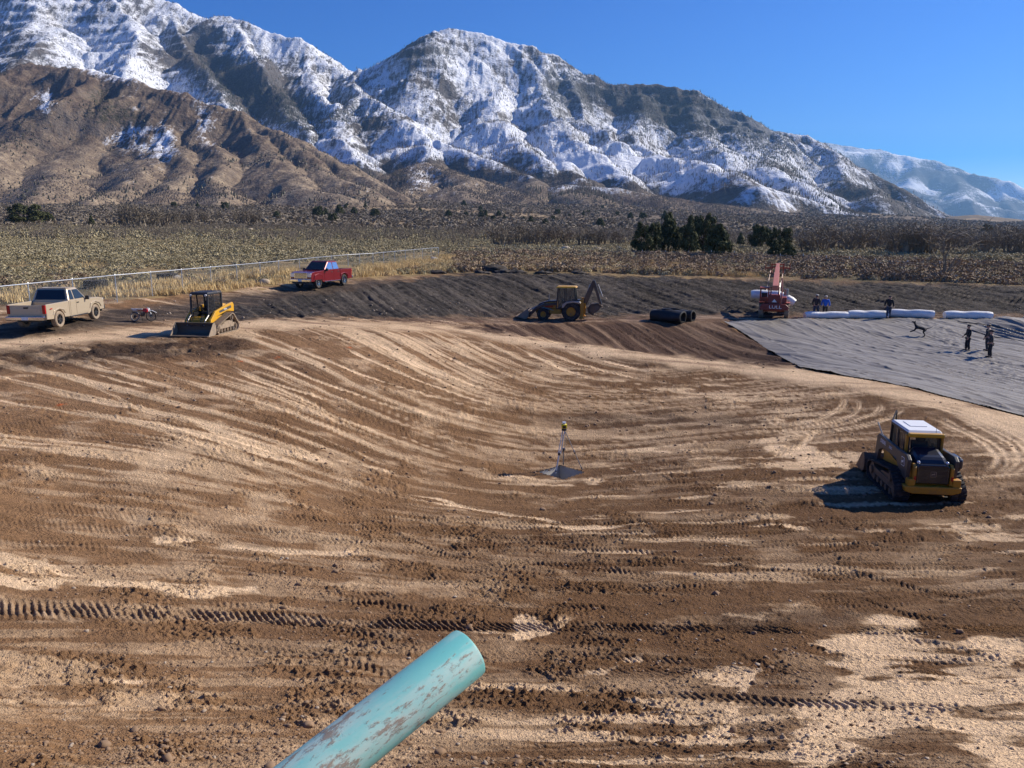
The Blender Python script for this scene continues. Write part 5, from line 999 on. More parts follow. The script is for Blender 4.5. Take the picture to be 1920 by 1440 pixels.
def hull(pts):
    pts = sorted(set(pts)); 
    def half(ps):
        o = []
        for p in ps:
            while len(o) > 1 and (o[-1][0] - o[-2][0]) * (p[1] - o[-2][1]) - (o[-1][1] - o[-2][1]) * (p[0] - o[-2][0]) <= 0: o.pop()
            o.append(p)
        return o
    a = half(pts); c = half(pts[::-1]); return a[:-1] + c[:-1]
def crawler(par, x, circles, wd, m_belt, m_hub, m_frame):
    P = hull([(cy + r * math.cos(2 * math.pi * k / 28), cz + r * math.sin(2 * math.pi * k / 28)) for cy, cz, r in circles for k in range(28)])
    Q = hull([(cy + (r - .045) * math.cos(2 * math.pi * k / 28), cz + (r - .045) * math.sin(2 * math.pi * k / 28)) for cy, cz, r in circles for k in range(28)])
    b = MB(); n = len(P); cc = np.mean(P, axis=0)
    Q = [(p[0] - .045 * (p[0] - cc[0]) / math.hypot(p[0] - cc[0], p[1] - cc[1]), p[1] - .045 * (p[1] - cc[1]) / math.hypot(p[0] - cc[0], p[1] - cc[1])) for p in P]
    V = [(x + s * wd / 2, p[0], p[1]) for s in (-1, 1) for p in P] + [(x + s * wd / 2, p[0], p[1]) for s in (-1, 1) for p in Q]; F = []
    for i in range(n):
        j = (i + 1) % n; F += [(i, j, n + j, n + i), (2*n + i, 3*n + i, 3*n + j, 2*n + j), (i, 2*n + i, 2*n + j, j), (n + i, n + j, 3*n + j, 3*n + i)]
    b.add(V, F)
    S = 0; Pc = P + [P[0]]; nxt = 0
    for i in range(n):
        p, q = Pc[i], Pc[i + 1]; L = math.hypot(q[0] - p[0], q[1] - p[1])
        while nxt < S + L:
            u = (nxt - S) / L; d = ((q[0] - p[0]) / L, (q[1] - p[1]) / L); nn = (d[1], -d[0]); c = (p[0] + (q[0] - p[0]) * u + nn[0] * .014, p[1] + (q[1] - p[1]) * u + nn[1] * .014)
            for s in (-1, 1): b.bar((x + s * .015, c[0] + s * d[0] * .02, c[1] + s * d[1] * .02), (x + s * wd * .49, c[0] - s * d[0] * .03, c[1] - s * d[1] * .03), .06, .035, (0, nn[0], nn[1]))
            nxt += .135
        S += L
    tr = b.obj('track', m_belt, par)
    b = MB()
    for cy, cz, r in circles: b.cyl((x - wd * .3, cy, cz), (x + wd * .3, cy, cz), r - .055, n=24); b.cyl((x - wd * .42, cy, cz), (x + wd * .42, cy, cz), r * .42, n=16)
    y0 = min(c[0] for c in circles) + .3; y1 = max(c[0] for c in circles) - .3
    for k in range(5): yy = y0 + (y1 - y0) * k / 4; b.cyl((x - wd * .38, yy, .155), (x + wd * .38, yy, .155), .10, n=16)
    b.obj('rollers', m_hub, tr, True)
    b = MB(); b.box((x, (y0 + y1) / 2, .34), (wd * .6, y1 - y0 + .35, .2)); b.prism([(y0 - .1, .3), (y1 + .1, .3), ((y0 + y1) / 2 + .2, .52), (circles[2][0] - .12, .62)], 'x', x - wd * .22, x + wd * .22); b.obj('undercarriage', m_frame, tr, bevel=.01)
    return tr
def bucket(par, y, z, w_, m, m2, tilt=0, s=1.0):
    e = empty('bucket', (0, y, z), 0, tilt); e.parent = par
    O = [(.80, .02), (.16, .02), (.03, .10), (-.02, .25), (.0, .48), (.12, .68), (.17, .66), (.07, .46), (.05, .27), (.09, .15), (.19, .075), (.80, .05)]; O = [(a * s, c * s) for a, c in O]
    b = MB(); b.prism(O, 'x', -w_ / 2, w_ / 2); b.obj('bucket_shell', m, e)
    for sd in (-1, 1):
        b = MB(); b.prism([(a * s, c * s) for a, c in [(.82, .01), (.16, .01), (.03, .09), (-.03, .25), (-.01, .48), (.12, .69), (.3, .62)]], 'x', sd * w_ / 2, sd * (w_ / 2 + .025)); b.obj('side_plate', m2, e)
    b = MB(); b.box((0, .82 * s, .03), (w_, .14, .028)); b.obj('cutting_edge', M['worn_steel'], e)
    b = MB(); b.box((0, -.06 * s, .34 * s), (1.0, .10, .42)); b.obj('coupler', M['plastic'], e, bevel=.01); return e
def emblem(par, loc, rot, s, m, dark):
    """small rounded frame with a leaping animal silhouette"""
    e = empty('emblem', loc); e.rotation_euler = rot; e.parent = par; e.scale = (s, s, s)
    b = MB(); b.prism([(-.5, -.42), (-.42, -.5), (.42, -.5), (.5, -.42), (.5, .42), (.42, .5), (-.42, .5), (-.5, .42)], 'z', 0, .02); b.obj('plate', m, e)
    b = MB(); b.prism([(-.43, -.36), (-.36, -.43), (.36, -.43), (.43, -.36), (.43, .36), (.36, .43), (-.36, .43), (-.43, .36)], 'z', .02, .035); b.obj('field', dark, e)
    b = MB(); b.prism([(-.34, .0), (-.22, .08), (0, .06), (.12, .13), (.14, .3), (.17, .3), (.19, .16), (.3, .12), (.32, .06), (.22, .05), (.16, -.04), (.30, -.16), (.27, -.19), (.08, -.08), (-.1, -.08), (-.18, -.14), (-.34, -.28), (-.36, -.24), (-.26, -.08)], 'z', .035, .05); b.obj('leaping_deer', m, e)
def track_loader(label, loc, rz, big):
    t = empty('track_loader', loc, rz); tag(t, label, 'track loader')
    ym = M['dirty_yellow'] if big else M['yellow_paint']
    cir = [(1.02, .30, .30), (-1.02, .30, .30), (-.66, .56, .27)] if big else [(.92, .25, .25), (-.88, .25, .25), (-.52, .72, .22)]
    for s in (-1, 1): crawler(t, s * .79, cir, .42, M['rubber'] if big else M['dusty_rubber'], M['worn_steel'], M['worn_steel'] if big else M['dusty_rubber'])
    b = MB(); b.prism([(-1.30, .34), (-1.34, .52), (-1.2, .60), (-1.2, 1.1), (-.5, 1.18), (-.4, .86), (1.0, .86), (1.2, .6), (1.15, .34), (.9, .26), (-1.1, .26)], 'x', -.56, .56); b.obj('chassis', ym, t, bevel=.02)
    # cab
    c0, c1, zb = -.42, .98, .88; zt = 1.90 if big else 2.02; hw = .45; post = M['plastic'] if not big else M['plastic']
    b = MB()
    for s in (-1, 1):
        b.bar((s * hw, c1, zb), (s * hw, c1 - .06, zt), .08, .08); b.bar((s * hw, c0, zb), (s * hw, c0, zt), .10, .10); b.bar((s * hw, c0, zt), (s * hw, c1 - .06, zt), .08, .08); b.bar((s * hw, c0, zb + .12), (s * hw, c1, zb + .12), .07, .2)
        b.bar((s * hw, .25, zb + .2), (s * hw, .38, zt), .05, .05)
    b.bar((-hw, c0, zt), (hw, c0, zt), .1, .1); b.bar((-hw, c1 - .06, zt), (hw, c1 - .06, zt), .08, .08); b.bar((-hw, c0, zb + .4), (hw, c0, zb + .4), .08, .08)
    cab = b.obj('cab_frame', post, t, bevel=.01)
    if big:
        for s in (-1, 1): b = MB(); b.box((s * .50, c0 - .06, 1.52), (.07, .12, .74)); b.obj('cab_corner', M['dirty_yellow'], t, bevel=.02)
    b = MB(); b.hexa([(-.49, c0 - .08, zt + .03), (.49, c0 - .08, zt + .03), (.49, c1 - .0, zt + .03), (-.49, c1 - .0, zt + .03), (-.45, c0 + .0, zt + .10), (.45, c0 + .0, zt + .10), (.45, c1 - .08, zt + .10), (-.45, c1 - .08, zt + .10)])
    if big: b.box((0, .35, zt + .108), (.5, .62, .02))
    b.obj('roof', M['white_paint'] if big else M['plastic'], t, bevel=.02)
    if big: b = MB(); b.box((0, c0 - .16, zt - .01), (1.0, .18, .12)); b.obj('roof_visor', M['yellow_paint'], t, bevel=.03)
    for s in (-1, 1):
        b = MB()                                           # wire side screens
        for k in range(13): zz = zb + .28 + k * .068; b.bar((s * (hw + .01), c0 + .06, zz), (s * (hw + .01), c1 - .12, zz + .0), .008, .026 if not big else .008)
        for k in range(8): yy = c0 + .12 + k * .14; b.bar((s * (hw + .012), yy, zb + .2), (s * (hw + .012), yy, zt - .04), .008, .012)
        b.obj('side_screen', M['plastic'], t)
        if big: b = MB(); b.box((s * (hw - .02), .28, 1.50), (.01, 1.16, .72)); b.obj('side_window', M['tint_glass'], t)
    b = MB(); b.box((0, c0 + .03, 1.58), (.78, .012, .52)); b.obj('rear_window', M['clear_glass'], t)
    b = MB(); b.box((0, .1, 1.02), (.5, .5, .14)); b.box((0, -.14, 1.32), (.48, .12, .6), rx=R(-6)); b.box((0, -.18, 1.68), (.26, .1, .16))
    for s in (-1, 1): b.box((s * .29, .1, 1.2), (.07, .4, .05)); b.bar((s * .28, .3, 1.2), (s * .27, .36, 1.42), .04, .04)
    b.obj('seat', M['seat_fabric'], t, bevel=.03)
    # engine hood and rear grille
    b = MB(); hm_ = M['navy_paint'] if big else M['yellow_paint']
    b.hexa([(-.50, -1.28, 1.12), (.50, -1.28, 1.12), (.50, -.48, 1.2), (-.50, -.48, 1.2), (-.38, -1.10, 1.38), (.38, -1.10, 1.38), (.36, -.50, 1.55 if big else 1.48), (-.36, -.50, 1.55 if big else 1.48)]); b.obj('engine_hood', hm_, t, bevel=.10)
    if big:
        b = MB(); b.prism([(-.46, .62), (.46, .62), (.46, 1.14), (.38, 1.2), (-.38, 1.2), (-.46, 1.14)], 'y', -1.36, -1.22); d = b.obj('rear_door', M['black_paint'], t, bevel=.03)
        b = MB()
        for k in range(12): b.box((0, -1.365, .68 + k * .040), (.78, .01, .012))
        b.obj('grille', M['plastic'], d); emblem(t, (0, -1.372, .92), (R(90), 0, 0), .16, M['steel'], M['plastic'])
        for s in (-1, 1): b = MB(); b.prism([(-1.38, .58), (-1.40, 1.10), (-1.28, 1.2), (-1.15, 1.2), (-1.1, .58)], 'x', s * .47, s * .56); b.obj('rear_corner', M['dirty_yellow'], t, bevel=.02)
        for s in (-1, 1): b = MB(); b.box((s * .515, -1.405, .80), (.06, .02, .12)); b.obj('taillight', M['tail_red'], t); b = MB(); b.ball((s * .40, -1.25, 1.24), .05); b.obj('work_light', M['lens'], t, True)
        b = MB(); b.prism([(-.80, .56), (-.78, .40), (-.55, .33), (.55, .33), (.78, .40), (.80, .56)], 'y', -1.46, -1.16); b.box((-.60, -1.3, .66), (.20, .24, .22)); b.box((.66, -1.3, .66), (.24, .24, .24)); b.obj('rear_bumper', M['dirty_yellow'], t, bevel=.03)
    else:
        b = MB(); b.box((0, -1.26, .84), (1.0, .1, .5)); b.obj('rear_door', ym, t, bevel=.03)
        for s in (-1, 1): b = MB(); b.cyl((s * .40, c1 - .02, zt - .04), (s * .40, c1 + .06, zt - .05), .055); b.obj('work_light', M['lens'], t, True)
    # lift arms
    am = M['arm_grey'] if big else M['yellow_paint']
    for s in (-1, 1):
        b = MB()
        if big: b.prism([(-1.22, .66), (-1.30, 1.30), (-1.12, 1.42), (-.4, 1.40), (1.30, 1.43), (1.44, 1.34), (1.56, .50), (1.50, .34), (1.34, .34), (1.18, .92), (.86, 1.06), (-.3, 1.08), (-.62, .82)], 'x', s * .60, s * .71)
        else: b.prism([(-1.22, .96), (-1.24, 1.34), (-1.12, 1.46), (-.5, 1.38), (.72, 1.14), (1.22, .74), (1.36, .34), (1.30, .22), (1.16, .24), (1.0, .62), (.55, .88), (-.5, 1.06)], 'x', s * .60, s * .71)
        arm = b.obj('lift_arm', am if big else am, t, bevel=.02)
        b = MB()
        if big: b.prism([(-1.28, .60), (-1.2, 1.0), (-.5, .86), (.9, 1.03), (1.1, .95), (.9, .62), (-.4, .62)], 'x', s * .57, s * .60); b.obj('arm_skirt', M['dirty_yellow'], arm)
        else: b.prism([(-.95, 1.18), (-.9, 1.32), (.35, 1.13), (.3, 1.02)], 'x', s * .712, s * .716); b.obj('arm_stripe', M['arm_grey'], arm)
        b = MB(); b.cyl((s * .50, -.5, .72), (s * .50, .45, .98), .055, n=12); b.cyl((s * .50, .45, .98), (s * .50, 1.0, 1.0 if big else .72), .03, n=10); b.obj('lift_cylinder', M['steel'] if big else M['plastic'], t, True)
        b = MB(); b.cyl((s * .48, 1.02, 1.12 if big else .96), (s * .46, 1.36, .72), .045, n=12); b.cyl((s * .46, 1.36, .72), (s * .45, 1.46, .5), .026, n=10); b.obj('tilt_cylinder', M['steel'], t, True)
    b = MB(); b.cyl((-.6, 1.30 if big else 1.08, .72 if not big else .62), (.6, 1.30 if big else 1.08, .72 if not big else .62), .07); b.obj('cross_tube', am, t, True)
    b = MB()
    for k, dx in enumerate((-.34, -.26, .2, .3)): b.tube([(dx, .95, .9), (dx + .03, 1.2, .98), (dx, 1.42, .7), (dx - .02, 1.48, .42)], .016, 6)
    b.obj('hoses', M['plastic'], t, True)
    if big:
        for s in (-1, 1):
            lettering('lettering', 'DEERE', .17, M['white_mark'], t, (s * .713, -.55 if s > 0 else .85, 1.26), (R(90), 0, R(90 * s)), sx=1.0); 
        lettering('lettering', '333G', .12, M['white_mark'], t, (-.713, .18, 1.26), (R(90), 0, R(-90)))
        emblem(t, (-.713, -.92, 1.16), (R(90), 0, R(-90)), .26, M['white_mark'], M['arm_grey'])
        # glass front door standing open
        dr = empty('front_door', (-.45, 1.0, 0), R(62)); dr.parent = t
        b = MB(); fr_ = [(.02, .95), (.86, 1.0), (.74, 2.08), (.66, 2.14), (.04, 1.92)]
        for i in range(5): p, q = fr_[i], fr_[(i + 1) % 5]; b.bar((p[0], 0, p[1]), (q[0], 0, q[1]), .04, .04)
        b.obj('door_frame', M['plastic'], dr); b = MB(); b.prism(fr_, 'y', -.004, .004); b.obj('door_pane', M['clear_glass'], dr)
        b = MB(); b.tube([(.3, -.5, 1.95), (.3, -.5, 2.28)], .006, 5); b.obj('antenna', M['plastic'], t); b = MB(); b.bar((-.66, 1.1, 1.42), (-.8, 1.22, 1.82), .03, .03); b.obj('grab_bar', M['galv'], t)
        b = MB(); b.box((.76, -.9, 1.18), (.16, .5, .42)); b.cyl((.76, -1.1, 1.05), (.76, -1.1, 1.35), .12); b.obj('side_tank', M['navy_paint'], t, bevel=.05)
    else:
        b = MB(); b.tube([(.3, -.9, 1.45), (.34, -.92, 1.75), (.46, -.7, 2.0), (.47, -.4, 2.06)], .03, 8); b.obj('guard_bar', M['plastic'], t, True)
        lettering('lettering', 'DEERE', .12, M['white_mark'], t, (.718, -.3, 1.17), (R(90), 0, R(90)))
        lettering('lettering', 'DEERE', .12, M['white_mark'], t, (-.718, -.3, 1.17), (R(90), 0, R(-90)))
    bucket(t, 1.50 if big else 1.36, .02, 2.0, M['worn_steel'], M['worn_steel'] if big else M['dusty_steel'], s=.98 if big else .95)
    return t
M['arm_grey'] = paint('dark_grey_arm', (.06, .056, .052), .5, 0, .35, 2.5, (.15, .11, .075)); M['dusty_steel'] = paint('dusty_steel', (.22, .18, .14), .7, .2, .6, 3, (.34, .26, .18))
x, y = hit(1722, 925, 5, 60); track_loader('dark grey and dull yellow track loader with white roof on the pond floor', (x, y + .35, gz(x, y + .35) + .02), rz_of(.13, .99), True)
x, y = hit(396, 622, 10, 60); track_loader('bright yellow track loader with open cab and lowered bucket on the left rim', (x, y, gz(x, y)), rz_of(-.13, -.99), False)

# ---- backhoe loader --------------------------------------------------------------
def backhoe(loc, rz):
    t = empty('backhoe_loader', loc, rz); tag(t, 'yellow and black backhoe loader parked below the dark bank with its digging arm folded up', 'backhoe loader'); Y = M['dirty_yellow']; K = M['navy_paint']
    for s in (-1, 1): wheel(t, s * .82, -1.15, .74, .46, M['rubber'], M['dirty_yellow'], s, 0, 18, .52); wheel(t, s * .80, 1.12, .50, .32, M['rubber'], M['dirty_yellow'], s, 0, 14, .5)
    b = MB(); b.box((0, .2, .75), (.6, 3.2, .36)); b.box((0, -1.15, .74), (1.3, .3, .3)); b.box((0, 1.12, .52), (1.3, .2, .2)); b.box((.45, .15, .7), (.3, .9, .36)); b.box((-.45, .15, .7), (.3, .9, .36)); b.obj('chassis', Y, t, bevel=.02)
    b = MB(); b.prism([(.05, .92), (.05, 1.52), (.9, 1.44), (1.55, 1.22), (1.66, .92)], 'x', -.36, .36); b.obj('hood_side', Y, t, bevel=.04)
    b = MB(); b.prism([(.04, 1.50), (.04, 1.60), (.9, 1.53), (1.5, 1.33), (1.7, 1.12), (1.72, .86), (1.64, .86), (1.6, 1.1), (1.46, 1.24), (.9, 1.42)], 'x', -.40, .40); b.obj('hood_top', K, t, bevel=.03)
    for s in (-1, 1):
        b = MB(); b.prism([(-1.95, 1.45), (-1.85, 1.58), (-1.3, 1.62), (-.75, 1.55), (-.45, 1.30), (-.40, 1.05), (-.52, 1.05), (-.8, 1.4), (-1.3, 1.5), (-1.8, 1.42)], 'x', s * .58, s * 1.06); b.obj('fender', M['steel'] if s < 0 else K, t, bevel=.02)
    b = MB()                                              # cab
    for s in (-1, 1):
        b.bar((s * .66, .08, 1.0), (s * .60, -.06, 2.62), .08, .08); b.bar((s * .66, -.62, 1.45), (s * .62, -.62, 2.62), .06, .06); b.bar((s * .66, -1.5, 1.5), (s * .62, -1.38, 2.62), .09, .09); b.bar((s * .66, -1.5, 1.5), (s * .66, -.6, 1.5), .06, .08); b.bar((s * .66, .08, 1.0), (s * .66, -.6, 1.0), .06, .06); b.bar((s * .66, -.6, 1.0), (s * .66, -.62, 1.5), .06, .06)
    b.bar((-.62, -1.4, 2.6), (.62, -1.4, 2.6), .08, .08); b.box((0, -.7, 1.02), (1.2, 1.3, .1)); b.obj('cab_frame', M['plastic'], t)
    b = MB()
    for s in (-1, 1): b.hexa([(s * .655, .03, 1.05), (s * .655, -.57, 1.05), (s * .625, -.60, 2.58), (s * .60, -.04, 2.58), (s * .645, .03, 1.05), (s * .645, -.57, 1.05), (s * .615, -.60, 2.58), (s * .59, -.04, 2.58)]); b.hexa([(s * .655, -.66, 1.54), (s * .655, -1.44, 1.54), (s * .625, -1.36, 2.58), (s * .625, -.66, 2.58), (s * .645, -.66, 1.54), (s * .645, -1.44, 1.54), (s * .615, -1.36, 2.58), (s * .615, -.66, 2.58)])
    b.box((0, -.02, 2.05), (1.1, .012, 1.0)); b.box((0, -1.44, 2.05), (1.1, .012, 1.0)); b.obj('cab_glass', M['clear_glass'], t)
    b = MB(); b.hexa([(-.72, -1.58, 2.64), (.72, -1.58, 2.64), (.72, .16, 2.64), (-.72, .16, 2.64), (-.60, -1.44, 2.76), (.60, -1.44, 2.76), (.60, .02, 2.76), (-.60, .02, 2.76)]); b.obj('cab_roof', M['yellow_paint'], t, bevel=.04)
    b = MB(); b.box((0, -.8, 1.3), (.5, .5, .16)); b.box((0, -1.02, 1.66), (.5, .12, .6)); b.obj('seat', M['seat_fabric'], t, bevel=.03)
    b = MB(); b.tube([(0, -.18, 1.25), (0, -.34, 1.6)], .03); b.lathe([(-.02, .18), (.02, .18)], (0, -.36, 1.62), (0, -.5, .86), 16); b.obj('steering_column', M['plastic'], t)
    b = MB(); b.cyl((.24, .75, 1.45), (.24, .75, 2.05), .045, n=12); b.obj('exhaust', M['steel'], t, True)
    for s in (-1, 1):
        b = MB(); b.prism([(.0, 1.26), (.1, 1.44), (1.2, 1.30), (1.75, 1.08), (2.42, .44), (2.44, .25), (2.30, .25), (1.62, .88), (1.1, 1.10)], 'x', s * .50, s * .60); b.obj('loader_arm', K, t, bevel=.02)
        b = MB(); b.cyl((s * .55, .3, .8), (s * .55, 1.3, 1.05), .055, n=12); b.cyl((s * .45, 1.1, 1.35), (s * .45, 2.35, .75), .04, n=12); b.obj('loader_cylinder', M['steel'], t, True)
        lettering('lettering', 'DEERE', .17, M['white_mark'], t, (s * .365, .7, 1.28), (R(90), 0, R(90 * s)))
        b = MB(); b.box((s * .366, .7, 1.08), (.006, .66, .10)); b.obj('red_stripe', M['tail_red'], t)
    bucket(t, 2.42, .05, 2.1, M['worn_steel'], M['dusty_steel'], R(14), 1.12)
    b = MB(); b.box((0, -1.95, .75), (1.5, .2, .5)); b.box((0, -2.1, .95), (.4, .35, .9)); sw = b.obj('swing_frame', M['dirty_yellow'], t, bevel=.02)
    for s in (-1, 1): b = MB(); b.box((s * .78, -2.0, 1.0), (.2, .26, 1.5)); b.box((s * .80, -2.02, .25), (.4, .42, .08)); b.obj('stabiliser', M['dirty_yellow'], t, bevel=.02)
    b = MB(); b.prism([(-2.08, 1.25), (-2.28, 1.12), (-2.55, 1.7), (-3.02, 2.98), (-2.96, 3.2), (-2.80, 3.25), (-2.70, 3.05), (-2.28, 2.15), (-2.02, 1.5)], 'x', -.13, .13); b.obj('boom', K, t, bevel=.02)
    b = MB(); b.prism([(-2.84, 3.24), (-2.96, 3.26), (-3.06, 3.0), (-3.56, 1.36), (-3.58, 1.1), (-3.42, 1.12), (-3.34, 1.42), (-2.90, 2.72)], 'x', -.20, .20); b.obj('dipper', K, t, bevel=.02)
    b = MB(); b.cyl((0, -2.25, 1.9), (0, -2.62, 2.9), .06, n=12); b.cyl((0, -3.22, 2.9), (0, -3.62, 1.9), .05, n=12); b.obj('boom_cylinder', M['steel'], t, True)
    b = MB(); b.prism([(-3.62, 1.2), (-3.3, 1.42), (-2.72, 1.34), (-2.40, 1.0), (-2.48, .62), (-2.85, .42), (-3.0, .5), (-2.66, .72), (-2.6, .95), (-2.8, 1.16), (-3.2, 1.24), (-3.5, 1.08)], 'x', -.34, .34); b.prism([(-3.55, 1.15), (-3.3, 1.40), (-2.72, 1.32), (-2.42, 1.0), (-2.5, .62), (-2.85, .46), (-3.3, .8)], 'x', -.34, -.31); b.prism([(-3.55, 1.15), (-3.3, 1.40), (-2.72, 1.32), (-2.42, 1.0), (-2.5, .62), (-2.85, .46), (-3.3, .8)], 'x', .31, .34); b.obj('digging_bucket', M['worn_steel'], t, bevel=.01)
x, y = hit(1046, 599, 20, 90); backhoe((x, y, gz(x, y)), rz_of(-1, .16))

# ---- telehandler with a slung roll -------------------------------------------------
def telehandler(loc, rz):
    t = empty('telehandler', loc, rz); tag(t, 'reddish telehandler seen from behind with its boom raised, LULL lettered on the rear', 'telehandler'); O = M['orange_paint']
    for s in (-1, 1):
        for y in (-1.45, 1.45): wheel(t, s * 1.02, y, .62, .38, M['dusty_rubber'], O, s, 0, 16, .52)
    b = MB(); b.box((0, 0, .85), (1.3, 4.2, .5)); b.box((0, -1.45, .62), (1.8, .22, .22)); b.box((0, 1.45, .62), (1.8, .22, .22)); b.obj('chassis', O, t, bevel=.03)
    b = MB(); b.prism([(-1.12, .72), (1.12, .72), (1.12, 1.05), (.9, 1.22), (-.9, 1.22), (-1.12, 1.05)], 'y', -2.35, -1.95); b.obj('counterweight', M['dark_red'], t, bevel=.04)
    lettering('lettering', 'LULL', .36, M['white_mark'], t, (.1, -2.36, .97), (R(90), 0, 0), sx=1.3)
    b = MB(); b.box((-.02, -1.6, 1.55), (.95, .9, .8)); b.box((.72, -1.2, 1.45), (.5, 1.4, .6)); b.obj('engine_cover', M['dark_red'], t, bevel=.04)
    b = MB(); b.prism([(-.2, 1.36), (.2, 1.36), (0, 1.62)], 'y', -2.10, -2.06); b.obj('slow_vehicle_sign', M['white_paint'], t)
    b = MB()
    for s in (-1, 1): b.bar((s * .32, -1.75, 1.2), (s * .32, -1.65, 2.6), .10, .16); b.bar((s * .32, -1.75, 1.9), (s * .32, -.9, 1.1), .1, .12)
    b.obj('boom_tower', O, t, bevel=.01)
    b = MB()                                                # open cab at the left
    for px_ in (-1.18, -.52):
        for py_ in (-1.0, .35): b.bar((px_, py_, 1.0), (px_, py_, 2.42), .08, .08)
        b.bar((px_, -1.0, 2.42), (px_, .35, 2.42), .08, .08)
    b.bar((-1.18, -1.0, 2.42), (-.52, -1.0, 2.42), .08, .08); b.bar((-1.18, .35, 2.42), (-.52, .35, 2.42), .08, .08); b.box((-.85, -.3, 2.46), (.78, 1.5, .05)); b.box((-.85, -1.0, 1.35), (.66, .06, .62)); b.box((-.85, -.3, 1.0), (.72, 1.4, .1)); b.obj('cab_frame', O, t)
    b = MB(); b.box((-.85, -.45, 1.42), (.5, .5, .14)); b.box((-.85, -.7, 1.75), (.48, .1, .55)); b.obj('seat', M['seat_fabric'], t, bevel=.03)
    e = Vector((.0, 5.2, 4.15)); p0 = Vector((.0, -1.75, 2.50)); d = (e - p0)
    b = MB(); b.bar(p0, p0 + d * .55, .44, .46); b.obj('boom', M['boom_paint'], t, bevel=.02)
    b = MB(); b.bar(p0 + d * .55, p0 + d * .80, .36, .38); b.obj('boom_section', M['boom_paint'], t, bevel=.02); b = MB(); b.bar(p0 + d * .80, p0 + d, .29, .3); b.obj('boom_section', M['boom_paint'], t, bevel=.02)
    b = MB(); b.cyl((.33, -1.2, 1.3), (.30, .9, 2.75), .07, n=12); b.obj('lift_cylinder', M['steel'], t, True)
    b = MB(); b.tube([(.56, -1.95, 1.0), (.56, -1.95, 2.3), (.5, -1.8, 3.35)], .06, 10); b.obj('lit_rail_edge', M['boom_paint'], t, True)  # pale post standing in for the sunlit edge of the frame rail
    b = MB(); b.cyl((.9, -.2, 1.8), (.9, -.2, 2.35), .2, n=14); b.obj('air_cleaner', M['steel'], t, True)
    b = MB(); yy = e.y + .25; 
    for s in (-1, 1): b.bar((s * .5, yy, e.z - .75), (s * .5, yy, e.z + .1), .09, .09); b.bar((s * 1.05, yy, e.z - .5), (s * 1.05, yy, e.z + .1), .06, .06); b.bar((s * .5, yy + .05, e.z - .72), (s * .5, yy + 1.1, e.z - .72), .12, .05)
    b.bar((-1.1, yy, e.z - .3), (1.1, yy, e.z - .3), .09, .1); b.bar((-.6, yy, e.z + .02), (.6, yy, e.z + .02), .09, .09); b.obj('fork_carriage', O, t)
    for s in (-1, 1): b = MB(); b.box((s * 1.02, -1.45, 1.30), (.46, 1.1, .05)); b.obj('fender', O, t, bevel=.01)
    return t
M['dark_red'] = paint('dark_red_paint', (.20, .028, .02), .5, 0, .3, 2, (.2, .08, .055))
x, y = hit(1464, 597, 20, 90); RZT = rz_of(.335, .942); TH = (x, y + 1.8, gz(x, y + 1.8)); telehandler(TH, RZT)
def rollmat():
    m, t, b = newmat('white_wrap'); n = noise(t, 2.2, 5, .6, None, (.4, 1, 1)); n2 = noise(t, 9, 4, .7)
    t.links.new(ramp(t, n, [(.3, (.62, .60, .56)), (.5, (.80, .78, .73)), (.7, (.88, .86, .82))]), b.inputs['Base Color']); b.inputs['Roughness'].default_value = .45; bump(t, b, mth(t, 'ADD', n, mth(t, 'MULTIPLY', n2, .4)), .8, .05); return m
M['white_wrap'] = rollmat()
def white_roll(label, loc, rz, L, r, bend=None, group=None):
    b = MB(); n = 15; pts = []; rad = []
    for i in range(n): u = i / (n - 1); x_ = (u - .5) * L; pts.append((x_, .05 * math.sin(u * 5), r * .88 + (bend(u) if bend else 0) + .02 * math.sin(u * 11))); rad.append(r * (1 if .04 < u < .96 else .86) * (1 + .03 * math.sin(u * 17 + L)))
    b.tube(pts, rad, 18); o = b.obj('white_roll', M['white_wrap'], None, True)
    for v in o.data.vertices: v.co.z = max(v.co.z, (min(p[2] for p in pts) - r * .9) if not bend else -9)
    o.location = loc; o.rotation_euler = (0, 0, rz); tag(o, label, 'roll', group); return o
def ground_roll(p0, p1, r, label):
    a = Vector((*hit(*p0, 20, 90), 0)); c = Vector((*hit(*p1, 20, 90), 0)); m = (a + c) / 2; d = c - a; return white_roll(label, (m.x, m.y, gz(m.x, m.y) + .0), math.atan2(d.y, d.x), d.length, r)
ground_roll((1508, 596), (1590, 597), .30, 'long white wrapped roll behind the man in the blue jacket')
ground_roll((1590, 597), (1663, 596), .36, 'white wrapped roll butting the first one, left of the lone man in black')
ground_roll((1666, 595), (1750, 597), .36, 'white wrapped roll right behind the lone man in black')
ground_roll((1770, 597), (1858, 598), .34, 'rightmost white wrapped roll lying by itself at the liner edge')
c, s = math.cos(RZT), math.sin(RZT); lx_, ly_ = -.25, 3.1
wr = white_roll('white wrapped roll slung under the boom of the reddish telehandler, sagging at its right end', (TH[0] + c * lx_ - s * ly_, TH[1] + s * lx_ + c * ly_, TH[2] + .75), RZT, 3.7, .42, lambda u: .42 - 1.0 * max(0, u - .55) ** 1.5 * 2.2)
bs = MB()
for dx in (-.6, .5): bs.tube([(dx, 5.8, 3.6), (dx - .2, 3.15, 1.9)], .025, 5)
st = bs.obj('lifting_strap', M['boom_paint']); st.location = TH; st.rotation_euler = (0, 0, RZT); tag(st, 'two thin straps between the telehandler forks and the slung white roll', 'strap')
